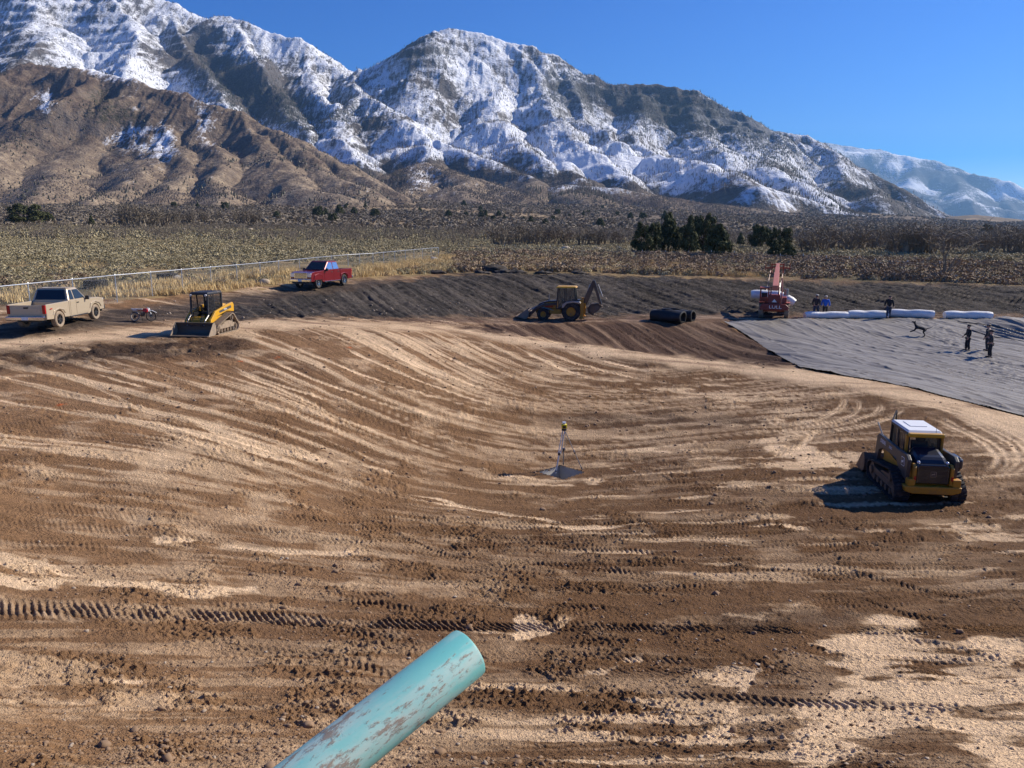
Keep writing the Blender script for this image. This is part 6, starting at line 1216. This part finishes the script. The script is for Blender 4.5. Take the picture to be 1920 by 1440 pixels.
# ---- black rolls beside the backhoe --------------------------------------------------
M['black_liner'] = paint('black_liner', (.013, .012, .011), .6, 0, .2, 2, (.08, .065, .05), bmp=.02)
def black_roll(loc, rz, L, r, lb, ph):
    b = MB(); n = 20; V = []; m = 9
    for k in range(m):
        for i in range(n): a = 2 * math.pi * i / n; q = r * (1 + .08 * math.sin(3 * a + ph + k * .7) + .05 * math.sin(k * 2.1 + a * 2)); V.append(((k / (m - 1) - .5) * L, q * math.cos(a) * 1.12, max(q * math.sin(a), -r * .8) + r * .8))
    F = [(k * n + i, k * n + (i + 1) % n, (k + 1) * n + (i + 1) % n, (k + 1) * n + i) for k in range(m - 1) for i in range(n)]; b.add(V, F)
    for k, sx in ((0, -1), (m - 1, 1)):                    # hollow rolled ends
        for q, (f, dp) in enumerate(((1, 0), (.72, .03), (.66, -.25), (.3, -.28))): pass
        base = len(b.v); W = [(V[k * n + i][0] - sx * dd, V[k * n + i][1] * f, (V[k * n + i][2] - r * .8) * f + r * .8) for f, dd in ((1, 0), (.8, -.02), (.7, .3), (.05, .34)) for i in range(n)]
        b.add(W, [(j * n + i, j * n + (i + 1) % n, (j + 1) * n + (i + 1) % n, (j + 1) * n + i) for j in range(3) for i in range(n)])
    b.tube([(-L * .3, 0, r * 1.75), (-L * .05, -.1, r * 1.85), (L * .1, .1, r * 1.74)], [.05, .09, .04], 6)
    o = b.obj('black_roll', M['black_liner'], None, True); o.location = loc; o.rotation_euler = (0, 0, rz); tag(o, lb, 'roll'); return o
x, y = hit(1252, 603, 20, 90); black_roll((x, y, gz(x, y)), R(-40), 2.7, .52, 'front one of two thick black liner rolls on the bench right of the backhoe', 0)
black_roll((x + 1.0, y + 1.0, gz(x, y)), R(-36), 2.7, .50, 'rear one of two thick black liner rolls, its open end showing at the right', 2)

# ---- dirt bike -----------------------------------------------------------------------
def dirt_bike(loc, rz):
    t = empty('dirt_bike', loc, rz, 0, R(-13)); tag(t, 'small red and white dirt bike parked between tan pickup and yellow loader', 'motorcycle')
    def wh(y, r, turn=0, dx=0):
        e = empty('wheel', (dx, y, r), turn); e.parent = t; b = MB(); P = [(r - .035) * math.cos(2 * math.pi * i / 28) for i in range(28)]
        b.lathe([(-.03, r * .80), (-.045, r * .9), (-.02, r), (.02, r), (.045, r * .9), (.03, r * .80), (-.03, r * .80)], (0, 0, 0), (1, 0, 0), 28, False); b.obj('tyre', M['rubber'] if turn else M['pale_tyre'], e, True)
        b = MB(); b.lathe([(-.03, r * .30), (.03, r * .30)], (0, 0, 0), (1, 0, 0), 12)
        for i in range(12): a = math.pi * i / 6; b.bar((0, r * .1 * math.cos(a), r * .1 * math.sin(a)), (0, r * .82 * math.cos(a), r * .82 * math.sin(a)), .012, .012)
        b.obj('spokes', M['plastic'], e)
    wh(-.48, .27); wh(.52, .29, R(50), .05)
    b = MB(); b.tube([(0, -.48, .24), (0, -.12, .34), (0, .05, .30), (0, .28, .62), (0, -.15, .60), (0, -.12, .34)], .022, 6); b.tube([(0, -.15, .60), (0, -.5, .66)], .02, 6); b.obj('frame', M['tail_red'], t, True)
    b = MB(); b.box((0, .02, .38), (.16, .26, .2)); b.cyl((-.1, .1, .48), (.1, .1, .48), .07); b.obj('engine', M['worn_steel'], t, bevel=.02)
    b = MB(); b.prism([(-.02, .56), (.0, .70), (.16, .74), (.30, .66), (.26, .52), (.1, .5)], 'x', -.09, .09); b.obj('tank', M['bike_red'], t, bevel=.03)
    b = MB(); b.prism([(-.52, .66), (-.5, .72), (-.05, .71), (.02, .66)], 'x', -.08, .08); b.obj('seat', M['white_paint'], t, bevel=.02)
    b = MB(); b.prism([(-.72, .70), (-.70, .735), (-.4, .67), (-.4, .60), (-.55, .60)], 'x', -.06, .06); b.prism([(.35, .60), (.5, .64), (.78, .52), (.78, .50), (.5, .60)], 'x', -.05, .05); b.obj('fender', M['white_paint'], t, bevel=.01)
    b = MB()
    for s in (-1, 1): b.tube([(s * .07 + .03, .50, .27), (s * .07, .30, .76)], .022, 6)
    b.obj('fork', M['galv'], t, True)
    b = MB(); b.tube([(-.34, .20, .86), (-.15, .26, .80), (.15, .26, .80), (.34, .20, .86)], .016, 6); b.obj('handlebar', M['plastic'], t, True)
    b = MB(); b.tube([(-.03, -.1, .30), (-.16, -.1, .02)], .012, 5); b.obj('stand', M['plastic'], t)
    b = MB(); b.tube([(.08, .1, .42), (.1, -.05, .33), (.1, -.4, .45), (.1, -.6, .52)], [.02, .02, .03, .035], 7); b.obj('exhaust', M['worn_steel'], t, True)
M['pale_tyre'] = paint('chalky_tyre', (.30, .27, .24), .9, 0, .5, 8, (.5, .44, .36)); M['bike_red'] = paint('bike_red', (.5, .02, .03), .4, 0, .1)
x, y = hit(268, 603, 20, 80); dirt_bike((x, y, gz(x, y) + .02), rz_of(.95, -.1))
# ---------------------------------------------------------------- grey sheet liner over the second basin
la = np.linspace(R(13), R(44), 520); lr = np.linspace(31, 88, 560)
LX = np.sin(la)[:, None] * lr[None]; LY = np.cos(la)[:, None] * lr[None]
LZ = TERR.q_eval(np.stack(np.meshgrid(la[::4], np.log(lr), indexing='ij'), -1).reshape(-1, 2)).reshape(len(la[::4]), len(lr)); LZ = np.array([np.interp(la, la[::4], c_) for c_ in LZ.T]).T
lpx, lpy = px_of(LX, LY, LZ)
LU = LX + .45 * LY + .8 * fbm(LX * .15, LY * .15, 2); wr1 = fbm(LU * 1.1, LY * .09, 4, .6); wr2 = 1 - np.abs(2 * vnoise(LU * 1.7, LY * .10 + 7) - 1); wr3 = 1 - np.abs(2 * vnoise(LX * 1.6 + LY * .12 + 30, LY * .07) - 1)
foot = blob(lpx, lpy, 1760, 625, 110, 22, 32) + blob(lpx, lpy, 1870, 690, 90, 18, 25)
rt = sst(1780, 1900, lpx) * (1 - sst(620, 665, lpy))
LZ = LZ + .05 + (wr1 - .5) * .20 + wr2 ** 8 * .05 + wr3 ** 10 * .05 + (fbm(LU * 5, LY * .6, 2) - .5) * .035 + foot * (fbm(LX * 3.5, LY * 2.2, 3) - .4) * .13 + rt * (1 - np.abs(2 * vnoise(LX * 1.3 + LY * .35, LY * .12) - 1)) ** 3 * .22
keep = poly_in(lpx + (wr1 - .5) * 8, lpy, [(1356,603),(1405,633),(1440,658),(1500,691),(1700,726),(1920,782),(2320,885),(2320,598.5),(1700,598.5),(1500,599)]) > 0
I = np.arange(LX.size).reshape(LX.shape); Fq = np.stack([I[:-1, :-1], I[1:, :-1], I[1:, 1:], I[:-1, 1:]], -1).reshape(-1, 4)[:, ::-1]; Fq = Fq[keep.reshape(-1)[Fq].all(1)]
used = np.unique(Fq); mp = np.zeros(LX.size, int); mp[used] = np.arange(len(used))
m, t, b = newmat('grey_geotextile'); n = noise(t, .9, 5, .65); n2 = noise(t, 7, 3, .6); n3 = noise(t, .25, 4, .6)
c = ramp(t, mth(t, 'ADD', mth(t, 'MULTIPLY', n, .6), mth(t, 'MULTIPLY', n3, .4)), [(.35, (.18, .160, .132)), (.55, (.225, .202, .168)), (.7, (.28, .254, .214))])
t.links.new(c, b.inputs['Base Color']); b.inputs['Roughness'].default_value = .55; b.inputs['Specular IOR Level'].default_value = .3; bump(t, b, mth(t, 'ADD', n, mth(t, 'MULTIPLY', n2, .3)), .6, .05)
ln = rawmesh('pond_liner', np.stack([LX, LY, LZ], -1).reshape(-1, 3)[used], mp[Fq], m, smooth=True); tag(ln, 'wrinkled grey sheet liner covering the second basin at the right', 'pond liner')
def lz(px, py):
    x, y = hit(px, py, 20, 90); return x, y, gz(x, y) + .07
for i, (L, lb) in enumerate([([(1795,606),(1850,612),(1900,622),(1990,640)], 'upper dark line added along a fold of the wrinkled liner at the right'), ([(1822,622),(1860,634),(1900,640),(1990,655)], 'lower dark line added along a fold of the wrinkled liner at the right')]):
    P = [lz(*p) for p in smooth_line(L, 4)]; b = MB(); b.tube([(p[0], p[1], p[2] + .06) for p in P], .035, 6); o = b.obj('strap', M['plastic'], None, True); tag(o, lb, 'strap')  # dark tubes added to draw the fold lines of the sheet
x0 = lz(1733, 594.5); x1 = lz(1862, 597.5); b = MB(); b.bar((x0[0], x0[1], x0[2] + .12), (x1[0], x1[1], x1[2] + .05), .22, .05); tag(b.obj('plank', M['wood']), 'long brown plank lying along the liner edge in front of the rightmost roll', 'plank')
# ---------------------------------------------------------------- sump and survey tripod
sz = SZ; e = empty('concrete_sump', (SUMP[0], SUMP[1], sz - .035), sa); tag(e, 'square open concrete sump in the pond floor under the tripod', 'sump')
b = MB()
for k in range(4):
    M4 = Matrix.Rotation(k * math.pi / 2, 4, 'Z'); b.M = M4; b.box((0, .60 + .105, -.55), (1.31, .09, 1.10))
b.M = None; 
for sx in (-1, 1):
    for sy in (-1, 1): b.box((sx * .705, sy * .705, -.55), (.093, .093, 1.103))
b.obj('walls', M['concrete'], e); b = MB(); b.box((0, 0, -1.10), (1.31, 1.31, .06)); b.obj('floor', M['concrete'], e)
def at_floor(px, py): x, y = hit(px, py, 8, 60); return Vector((x, y, gz(x, y) - .01))
f1, f2, f3 = at_floor(1042, 887), at_floor(1056, 872), at_floor(1092, 880.5); cen = (f1 + f2 + f3) / 3; hx_, hy_ = hit(1055, 884, 8, 60)
top = Vector((cen.x - .13, cen.y, cen.z + 1.52)); e = empty('survey_tripod', cen); tag(e, 'aluminium survey tripod with a yellow laser level standing over the sump', 'tripod')
L = lambda v: v - cen
b = MB(); b.cyl(L(top) - Vector((0, 0, .06)), L(top), .09, n=14); b.obj('tripod_head', M['plastic'], e)
for k, f in enumerate((f1, f2, f3)):
    d = (f - top); p = L(top) + d.normalized() * .05; m_ = p + d * .52; s = d.cross(Vector((0, 0, 1))).normalized() * .045; b = MB()
    b.bar(p - s, m_ - s, .022, .022); b.bar(p + s, m_ + s, .022, .022); b.bar(m_ - s * 1.4, m_ + s * 1.4, .05, .06); b.bar(m_ - d * .04, L(f), .035, .03); lg = b.obj('leg', M['galv'], e)
    b = MB(); b.bar(m_ - d * .02, m_ + d * .05, .07, .06); b.cyl(L(f) - d * .06, L(f), .03, .008, 8); b.obj('clamp', M['plastic'], lg)
e2 = empty('laser_level', top); tag(e2, 'yellow rotating laser level on top of the survey tripod', 'laser level')
b = MB(); b.box((0, 0, .10), (.19, .19, .15)); b.obj('housing', M['laser_yellow'], e2, bevel=.025); b = MB(); b.cyl((0, 0, .175), (0, 0, .235), .06, n=14); b.cyl((0, 0, .235), (0, 0, .25), .07, n=14); b.obj('laser_window', M['lens'], e2); b = MB(); b.box((0, -.1, .09), (.1, .02, .07)); b.obj('control_panel', M['plastic'], e2)
# ---------------------------------------------------------------- green outfall pipe
P0 = Vector((-.262, 4.286, -2.53)); P1 = Vector((-1.008, 3.645, -2.825)); dv = (P0 - P1).normalized()
m, t, b_ = newmat('green_pvc'); tc = nd(t, 'TexCoord').outputs['Object']
n = noise(t, 5, 6, .65, tc, (1, 1, .28)); n2 = noise(t, 26, 6, .72, tc, (1, 1, .35)); n3 = noise(t, 2.2, 4, .6, tc, (1, 1, .5)); n4 = noise(t, 40, 3, .7, tc, (1, 1, .5))
c = mixc(t, n3, (.07, .46, .44), (.34, .65, .58)); r1 = nd(t, 'MapRange'); r1.inputs[1].default_value = .46; r1.inputs[2].default_value = .64; t.links.new(n, r1.inputs[0]); c = mixc(t, mth(t, 'MULTIPLY', r1.outputs[0], .8), c, (.50, .60, .53))
r2 = nd(t, 'MapRange'); r2.inputs[1].default_value = .545; r2.inputs[2].default_value = .60; t.links.new(mth(t, 'ADD', mth(t, 'MULTIPLY', n2, .55), mth(t, 'MULTIPLY', n, .45)), r2.inputs[0]); c = mixc(t, mth(t, 'MULTIPLY', r2.outputs[0], .85), c, (.27, .185, .13))
r3 = nd(t, 'MapRange'); r3.inputs[1].default_value = .60; r3.inputs[2].default_value = .68; t.links.new(mth(t, 'ADD', mth(t, 'MULTIPLY', n4, .5), mth(t, 'MULTIPLY', n2, .5)), r3.inputs[0]); c = mixc(t, mth(t, 'MULTIPLY', r3.outputs[0], .7), c, (.16, .12, .09))
t.links.new(c, b_.inputs['Base Color']); ro = nd(t, 'MapRange'); ro.inputs[3].default_value = .34; ro.inputs[4].default_value = .8; t.links.new(r1.outputs[0], ro.inputs[0]); t.links.new(ro.outputs[0], b_.inputs['Roughness']); bump(t, b_, mth(t, 'ADD', r2.outputs[0], mth(t, 'MULTIPLY', n4, .25)), .5, .004)
b = MB(); n_ = 56; Lp = 4.2; r = .157; prof = [(-Lp, r), (-2, r), (-.5, r), (-.02, r), (-.004, r - .004), (0, r - .010), (-.004, r - .014), (-.02, r - .015), (-1, r - .015), (-Lp, r - .015)]
V = [(rr_ * math.cos(2 * math.pi * i / n_), rr_ * math.sin(2 * math.pi * i / n_), a) for a, rr_ in prof for i in range(n_)]; b.add(V, [(k * n_ + i, k * n_ + (i + 1) % n_, (k + 1) * n_ + (i + 1) % n_, (k + 1) * n_ + i) for k in range(len(prof) - 1) for i in range(n_)])
b.box((-r * .78, .0, -2.0), (.006, .006, 3.99), rz=0)
o = b.obj('drain_pipe', m, None, True); o.location = P0; o.rotation_euler = dv.to_track_quat('Z', 'Y').to_euler(); tag(o, 'muddy blue-green plastic pipe sticking out of the bank below the camera', 'pipe')
# ---------------------------------------------------------------- chain-link fence
tops = [(-140,551),(0,537),(215,516),(440,497),(480,493.5),(595,482.6),(650,477.6),(698,475),(821.6,463.8)]
TP = [pz(px, py, 2.85) for px, py in tops]
def fence_pt(px): py = np.interp(px, [a for a, _ in tops], [c_ for _, c_ in tops]); return Vector(pz(px, py, 2.85))
fp = [-140, -50, 52, 135, 215, 282, 340, 394, 443, 487, 522, 561, 594, 621.5, 652, 674, 699, 719, 740, 760, 776, 792, 808, 822]
FPt = [fence_pt(p) for p in fp]; e = empty('chain_link_fence', (FPt[0].x, FPt[0].y, gz(FPt[0].x, FPt[0].y))); tag(e, 'chain-link fence with galvanised posts and top rail behind both pickups', 'fence'); o0 = Vector(e.location)
for p in FPt: b = MB(); g_ = gz(p.x, p.y); b.cyl(Vector((p.x, p.y, g_ - .1)) - o0, Vector((p.x, p.y, p.z + .03)) - o0, .030, n=8); b.ball(Vector((p.x, p.y, p.z + .04)) - o0, .036, 8, 4); b.obj('post', M['galv'], e)
b = MB(); b.tube([p - o0 for p in FPt], .03, 8); b.obj('top_rail', M['galv'], e)
b = MB()
for p, q in zip(FPt[:-1], FPt[1:]):
    gp_, gq_ = gz(p.x, p.y), gz(q.x, q.y); a = [Vector((p.x, p.y, gp_ + .03)), Vector((q.x, q.y, gq_ + .03)), q.copy(), p.copy()]; n = Vector((q.y - p.y, p.x - q.x, 0)).normalized() * .002; b.hexa([v - n - o0 for v in a] + [v + n - o0 for v in a])
m, t, bs_ = newmat('chain_link'); bs_.inputs['Base Color'].default_value = (.4, .42, .43, 1); bs_.inputs['Metallic'].default_value = .6; bs_.inputs['Roughness'].default_value = .45
s3 = nd(t, 'SeparateXYZ'); t.links.new(nd(t, 'NewGeometry').outputs['Position'], s3.inputs[0]); yy = s3.outputs[1]; zz = s3.outputs[2]; ks = 2 * math.pi / .10
w1 = mth(t, 'ABSOLUTE', mth(t, 'SINE', mth(t, 'MULTIPLY', mth(t, 'ADD', yy, zz), ks / 2))); w2 = mth(t, 'ABSOLUTE', mth(t, 'SINE', mth(t, 'MULTIPLY', mth(t, 'SUBTRACT', yy, zz), ks / 2)))
t.links.new(mth(t, 'LESS_THAN', mth(t, 'MINIMUM', w1, w2), .035), bs_.inputs['Alpha']); b.obj('wire_mesh', m, e)
# low wire fence across the flat
we = None; pts = []
for px in list(range(860, 1620, 43)) + [1640, 1700, 1760]:
    py = np.interp(px, [860, 1160, 1500, 1760], [470, 479, 497, 512]); x, y = hit(px, py, 20, 400); pts.append(Vector((x, y, soil_z(x, y))))
e = empty('wire_fence', pts[0]); tag(e, 'low wire fence on pale thin stakes crossing the flat in front of the dark junipers', 'fence')
for p in pts: b = MB(); b.bar(p - pts[0] - Vector((0, 0, .1)), p - pts[0] + Vector((0, 0, 1.15)), .05, .05); pb = b.obj('stake', M['worn_steel'], e); b = MB(); b.bar(p - pts[0] + Vector((0, 0, 1.15)), p - pts[0] + Vector((0, 0, 1.4)), .07, .07); b.obj('stake_tip', M['bone'], pb)
b = MB()
for h in (.5, .85, 1.15): b.tube([p - pts[0] + Vector((0, 0, h)) for p in pts], .006, 4)
b.obj('wire', M['galv'], e)
# discarded tractor tyres behind the fence
for px, py, R_, tl, lb in ((292, 530, .80, 0, 'big worn tractor tyre lying behind the chain-link fence between two posts'), (150, 545, .80, 0, 'big tractor tyre lying behind the fence, half hidden by the tan pickup')):
    x, y = hit(px, py, 20, 90); y += 2.2; x -= .0; e = empty('tractor_tyre', (x, y, gz(x, y) + .30), 1); tag(e, lb, 'tyre')
    b = MB(); b.lathe([(-.22, R_ * .62), (-.28, R_ * .8), (-.27, R_ * .95), (-.12, R_), (.12, R_), (.27, R_ * .95), (.28, R_ * .8), (.22, R_ * .62), (0, R_ * .60), (-.22, R_ * .62)], (0, 0, 0), (0, 0, 1), 30, False); b.obj('carcass', M['rubber'], e, True)
    b = MB()
    for i in range(22): a = 2 * math.pi * i / 22; [b.bar((R_ * math.cos(a), R_ * math.sin(a), 0), (R_ * .99 * math.cos(a + .16), R_ * .99 * math.sin(a + .16), s * .26), .07, .07, (math.cos(a), math.sin(a), 0)) for s in (-1, 1)]
    b.obj('tread_lugs', M['rubber'], e)
x, y = hit(272, 522, 20, 90); V, F = rock_mesh(np.random.default_rng(44)); o = rawmesh('boulder', V, F, M['bone']); o.location = (x - .1, y + 3, gz(x, y + 3) + .75); o.scale = (.3, .25, .28); 
bpy.data.objects.remove(o)
# ---------------------------------------------------------------- people and the dog
def skinned(name, J, E, root, mat, parent, sub=2):
    me = bpy.data.meshes.new(name); me.from_pydata([j[:3] for j in J], E, []); bm = bmesh.new(); bm.from_mesh(me); sl = bm.verts.layers.skin.verify(); bm.verts.ensure_lookup_table()
    for i, j in enumerate(J): bm.verts[i][sl].radius = (j[3], j[4] if len(j) > 4 else j[3]); bm.verts[i][sl].use_root = (i == root)
    bm.to_mesh(me); bm.free(); o = bpy.data.objects.new(name, me); COL.objects.link(o); o.modifiers.new('skin', 'SKIN').use_smooth_shade = True
    ss = o.modifiers.new('sub', 'SUBSURF'); ss.levels = ss.render_levels = sub
    bpy.context.view_layer.update(); dg = bpy.context.evaluated_depsgraph_get(); m2 = bpy.data.meshes.new_from_object(o.evaluated_get(dg)); bpy.data.objects.remove(o)
    m2.materials.clear(); m2.materials.append(mat); m2.polygons.foreach_set('use_smooth', [True] * len(m2.polygons)); m2.name = name
    n = bpy.data.objects.new(name, m2); COL.objects.link(n); n.parent = parent; return n
def cloth(name, c): return paint(name, c, .85, 0, .12, 4)
M['skin'] = paint('skin', (.45, .26, .18), .6, 0, .05); M['hair_dark'] = cloth('dark_hair', (.03, .02, .015)); M['black_cloth'] = cloth('black_cloth', (.012, .012, .016)); M['grey_cloth'] = cloth('charcoal_cloth', (.035, .034, .036)); M['blue_cloth'] = cloth('blue_cloth', (.02, .12, .55)); M['denim'] = cloth('denim', (.035, .05, .085)); M['boot'] = cloth('boot', (.02, .015, .012)); M['cap_cloth'] = cloth('pale_cap', (.45, .42, .38)); M['tan_cloth'] = cloth('tan_cloth', (.25, .2, .15))
def person(px, py, label, rz, jac, leg, hair, H=1.78, walk=0.0, arms='down', hat=None, lean=0.0, drop=0.0, pos=None):
    if pos: x, y = pos
    else: x, y = hit(px, py, 20, 90)
    k = H / 1.78; e = empty('person', (x, y, gz(x, y) + .05 + drop), rz); e.scale = (k * 1.2, k * 1.2, k); tag(e, label, 'person')
    w_ = walk; J = [(0, 0, .96, .13, .10), (0, .01 + lean * .1, 1.16, .12, .09), (0, .02 + lean * .25, 1.36, .15, .10), (0, .02 + lean * .3, 1.50, .06), (0, .04 + lean * .33, 1.58, .07), (0, .05 + lean * .36, 1.68, .092), (0, .04 + lean * .36, 1.765, .06)]
    Ed = [(0, 1), (1, 2), (2, 3), (3, 4), (4, 5), (5, 6)]
    fn = len(J); J.append((0, .145 + lean * .36, 1.665, .018)); Ed.append((5, fn))                      # nose
    for s in (-1, 1): J.append((s * .095, .04 + lean * .36, 1.67, .02)); Ed.append((5, len(J) - 1))           # ears
    cl = []; tr = []
    for s in (-1, 1):
        sh = (s * .18, .01 + lean * .27, 1.43, .07)
        if arms == 'out' and s > 0: el = (s * .28, .02, 1.18, .048); wr_ = (s * .40, .12, .98, .032)
        elif arms == 'akimbo': el = (s * .36, -.03, 1.20, .048); wr_ = (s * .20, .09, 1.03, .032)
        else: el = (s * .25, -.02 - s * w_ * .12, 1.17, .048); wr_ = (s * .26, .05 - s * w_ * .28, .93, .032)
        i0 = len(J); J += [sh, el, wr_]; Ed += [(2, i0), (i0, i0 + 1), (i0 + 1, i0 + 2)]; wv = Vector(wr_[:3]); dv_ = (wv - Vector(el[:3])).normalized(); pm_ = wv + dv_ * .07; J.append((*pm_, .030, .016)); ip = len(J) - 1; Ed.append((i0 + 2, ip))
        sd = Vector((0, 1, 0))
        for q, (off, ln_) in enumerate(((-.026, .075), (-.009, .088), (.009, .082), (.026, .062))):
            a = pm_ + sd * off + dv_ * .03; c2 = a + dv_ * ln_ * .5 + Vector((-s * .006, 0, 0)); c3 = a + dv_ * ln_ + Vector((-s * .022, 0, 0)); j = len(J); J += [(*a, .009), (*c2, .0085), (*c3, .007)]; Ed += [(ip, j), (j, j + 1), (j + 1, j + 2)]
        a = wv + dv_ * .03 + sd * .034; j = len(J); J += [(*a, .011), (*(a + dv_ * .035 + sd * .016), .009)]; Ed += [(i0 + 2, j), (j, j + 1)]
        hp = (s * .09, 0, .90, .085); kn = (s * .10, .03 + s * w_ * .22, .50 + abs(w_) * .01, .058); an = (s * .10, -.01 + s * w_ * .42, .10 + (.05 * w_ if s < 0 else 0), .042); toe = (s * .115, an[1] + .15, max(.035, an[2] - .06), .035)
        i1 = len(J); J += [hp, kn, an, toe]; Ed += [(0, i1), (i1, i1 + 1), (i1 + 1, i1 + 2), (i1 + 2, i1 + 3)]
        cl.append((sh, el, wr_)); tr.append((hp, kn, an, toe))
    body = skinned('body', J, Ed, 0, M['skin'], e)
    J2 = [(0, 0, .86, .155, .125), (0, .01 + lean * .1, 1.12, .145, .115), (0, .02 + lean * .25, 1.34, .175, .125), (0, .02 + lean * .3, 1.48, .085)]; E2 = [(0, 1), (1, 2), (2, 3)]
    for sh, el, wr_ in cl: i = len(J2); J2 += [(sh[0] * 1.03, sh[1], sh[2], .088), (*el[:3], .066), (*wr_[:3], .048)]; E2 += [(2, i), (i, i + 1), (i + 1, i + 2)]
    skinned('jacket', J2, E2, 0, jac, e)
    J3 = [(0, 0, .96, .15, .12)]; E3 = []
    for hp, kn, an, toe in tr: i = len(J3); J3 += [(hp[0] * 1.05, hp[1], hp[2] - .04, .105), (*kn[:3], .078), (*an[:3], .065)]; E3 += [(0, i), (i, i + 1), (i + 1, i + 2)]
    skinned('trousers', J3, E3, 0, leg, e)
    for s_, (hp, kn, an, toe) in zip((-1, 1), tr): b = MB(); b.ball((an[0], an[1] + .05, max(.05, an[2] - .045)), (.052, .145, .055), 10, 6); b.obj('boot', M['boot'], e, True)
    hd = MB(); hy = .04 + lean * .36; hd.ball((0, hy - .012, 1.715), (.098, .108, .088), 12, 8); hd.obj('hair', hair, e, True)
    if hat: b = MB(); b.ball((0, hy, 1.75), (.105, .118, .075), 12, 6); b.box((0, hy + .14, 1.735), (.15, .13, .012)); b.obj('cap', hat, e, True)
    b = MB()
    for s in (-1, 1): b.ball((s * .033, hy + .093, 1.685), .010, 6, 4)
    b.obj('eyes', M['boot'], e)
    return e
person(1529, 595, 'person in a dark grey jacket and jeans walking beside the one in the blue jacket', R(-35), M['grey_cloth'], M['denim'], M['hair_dark'], 1.86, .55, hat=M['cap_cloth'])
person(1546, 595, 'person in a bright blue jacket standing before the first white roll', R(160), M['blue_cloth'], M['black_cloth'], M['hair_dark'], 1.78, .15, hat=M['cap_cloth'])
person(1665, 597, 'person in black clothes walking alone between two white rolls', R(170), M['black_cloth'], M['denim'], M['hair_dark'], 1.86, .3)
person(1813, 659, 'person in black standing on the liner, left of the pair', R(75), M['black_cloth'], M['black_cloth'], M['hair_dark'], 1.80, .12, 'out')
person(1855, 672, 'person in dark clothes standing on the liner, nearer one of the right-hand pair', R(60), M['grey_cloth'], M['black_cloth'], M['hair_dark'], 1.80, .1, 'akimbo', hat=M['grey_cloth'])
x, y = hit(1853, 664, 20, 90); person(0, 0, 'person in dark clothes half hidden behind another at the far right', R(40), M['grey_cloth'], M['grey_cloth'], M['hair_dark'], 1.82, .1, 'down', hat=M['tan_cloth'], pos=(x + .42, y + .9))
x, y = hit(1721, 632, 20, 90); e = empty('dog', (x + .1, y + .2, gz(x, y) + .12), R(62), R(14)); e.scale = (1.9, 1.15, 1.25); tag(e, 'black dog bounding up the grey liner', 'dog')
J = [(0,-.26,.46,.10,.11),(0,0,.45,.085,.105),(0,.24,.46,.10,.13),(0,.38,.56,.065),(0,.46,.68,.06),(0,.54,.70,.05),(0,.66,.67,.028),(0,-.36,.52,.03),(0,-.52,.62,.018),(0,-.64,.74,.01)]
Ed = [(0,1),(1,2),(2,3),(3,4),(4,5),(5,6),(0,7),(7,8),(8,9)]
for s in (-1, 1):
    i = len(J); J += [(s*.08,-.28,.40,.08),(s*.09,-.22,.26,.055),(s*.09,-.38,.15,.034),(s*.09,-.36,.02,.028),(s*.09,-.30,.01,.028)]; Ed += [(0,i),(i,i+1),(i+1,i+2),(i+2,i+3),(i+3,i+4)]
    i = len(J); J += [(s*.08,.27,.38,.065),(s*.08,.30,.24,.045),(s*.08,.42,.14,.032),(s*.08,.50,.08,.026),(s*.08,.54,.09,.026)]; Ed += [(2,i),(i,i+1),(i+1,i+2),(i+2,i+3),(i+3,i+4)]
    i = len(J); J += [(s*.05,.45,.76,.022),(s*.055,.44,.81,.008)]; Ed += [(4,i),(i,i+1)]
skinned('body', J, Ed, 1, M['black_cloth'], e)
print('objects', len(bpy.data.objects), flush=True)
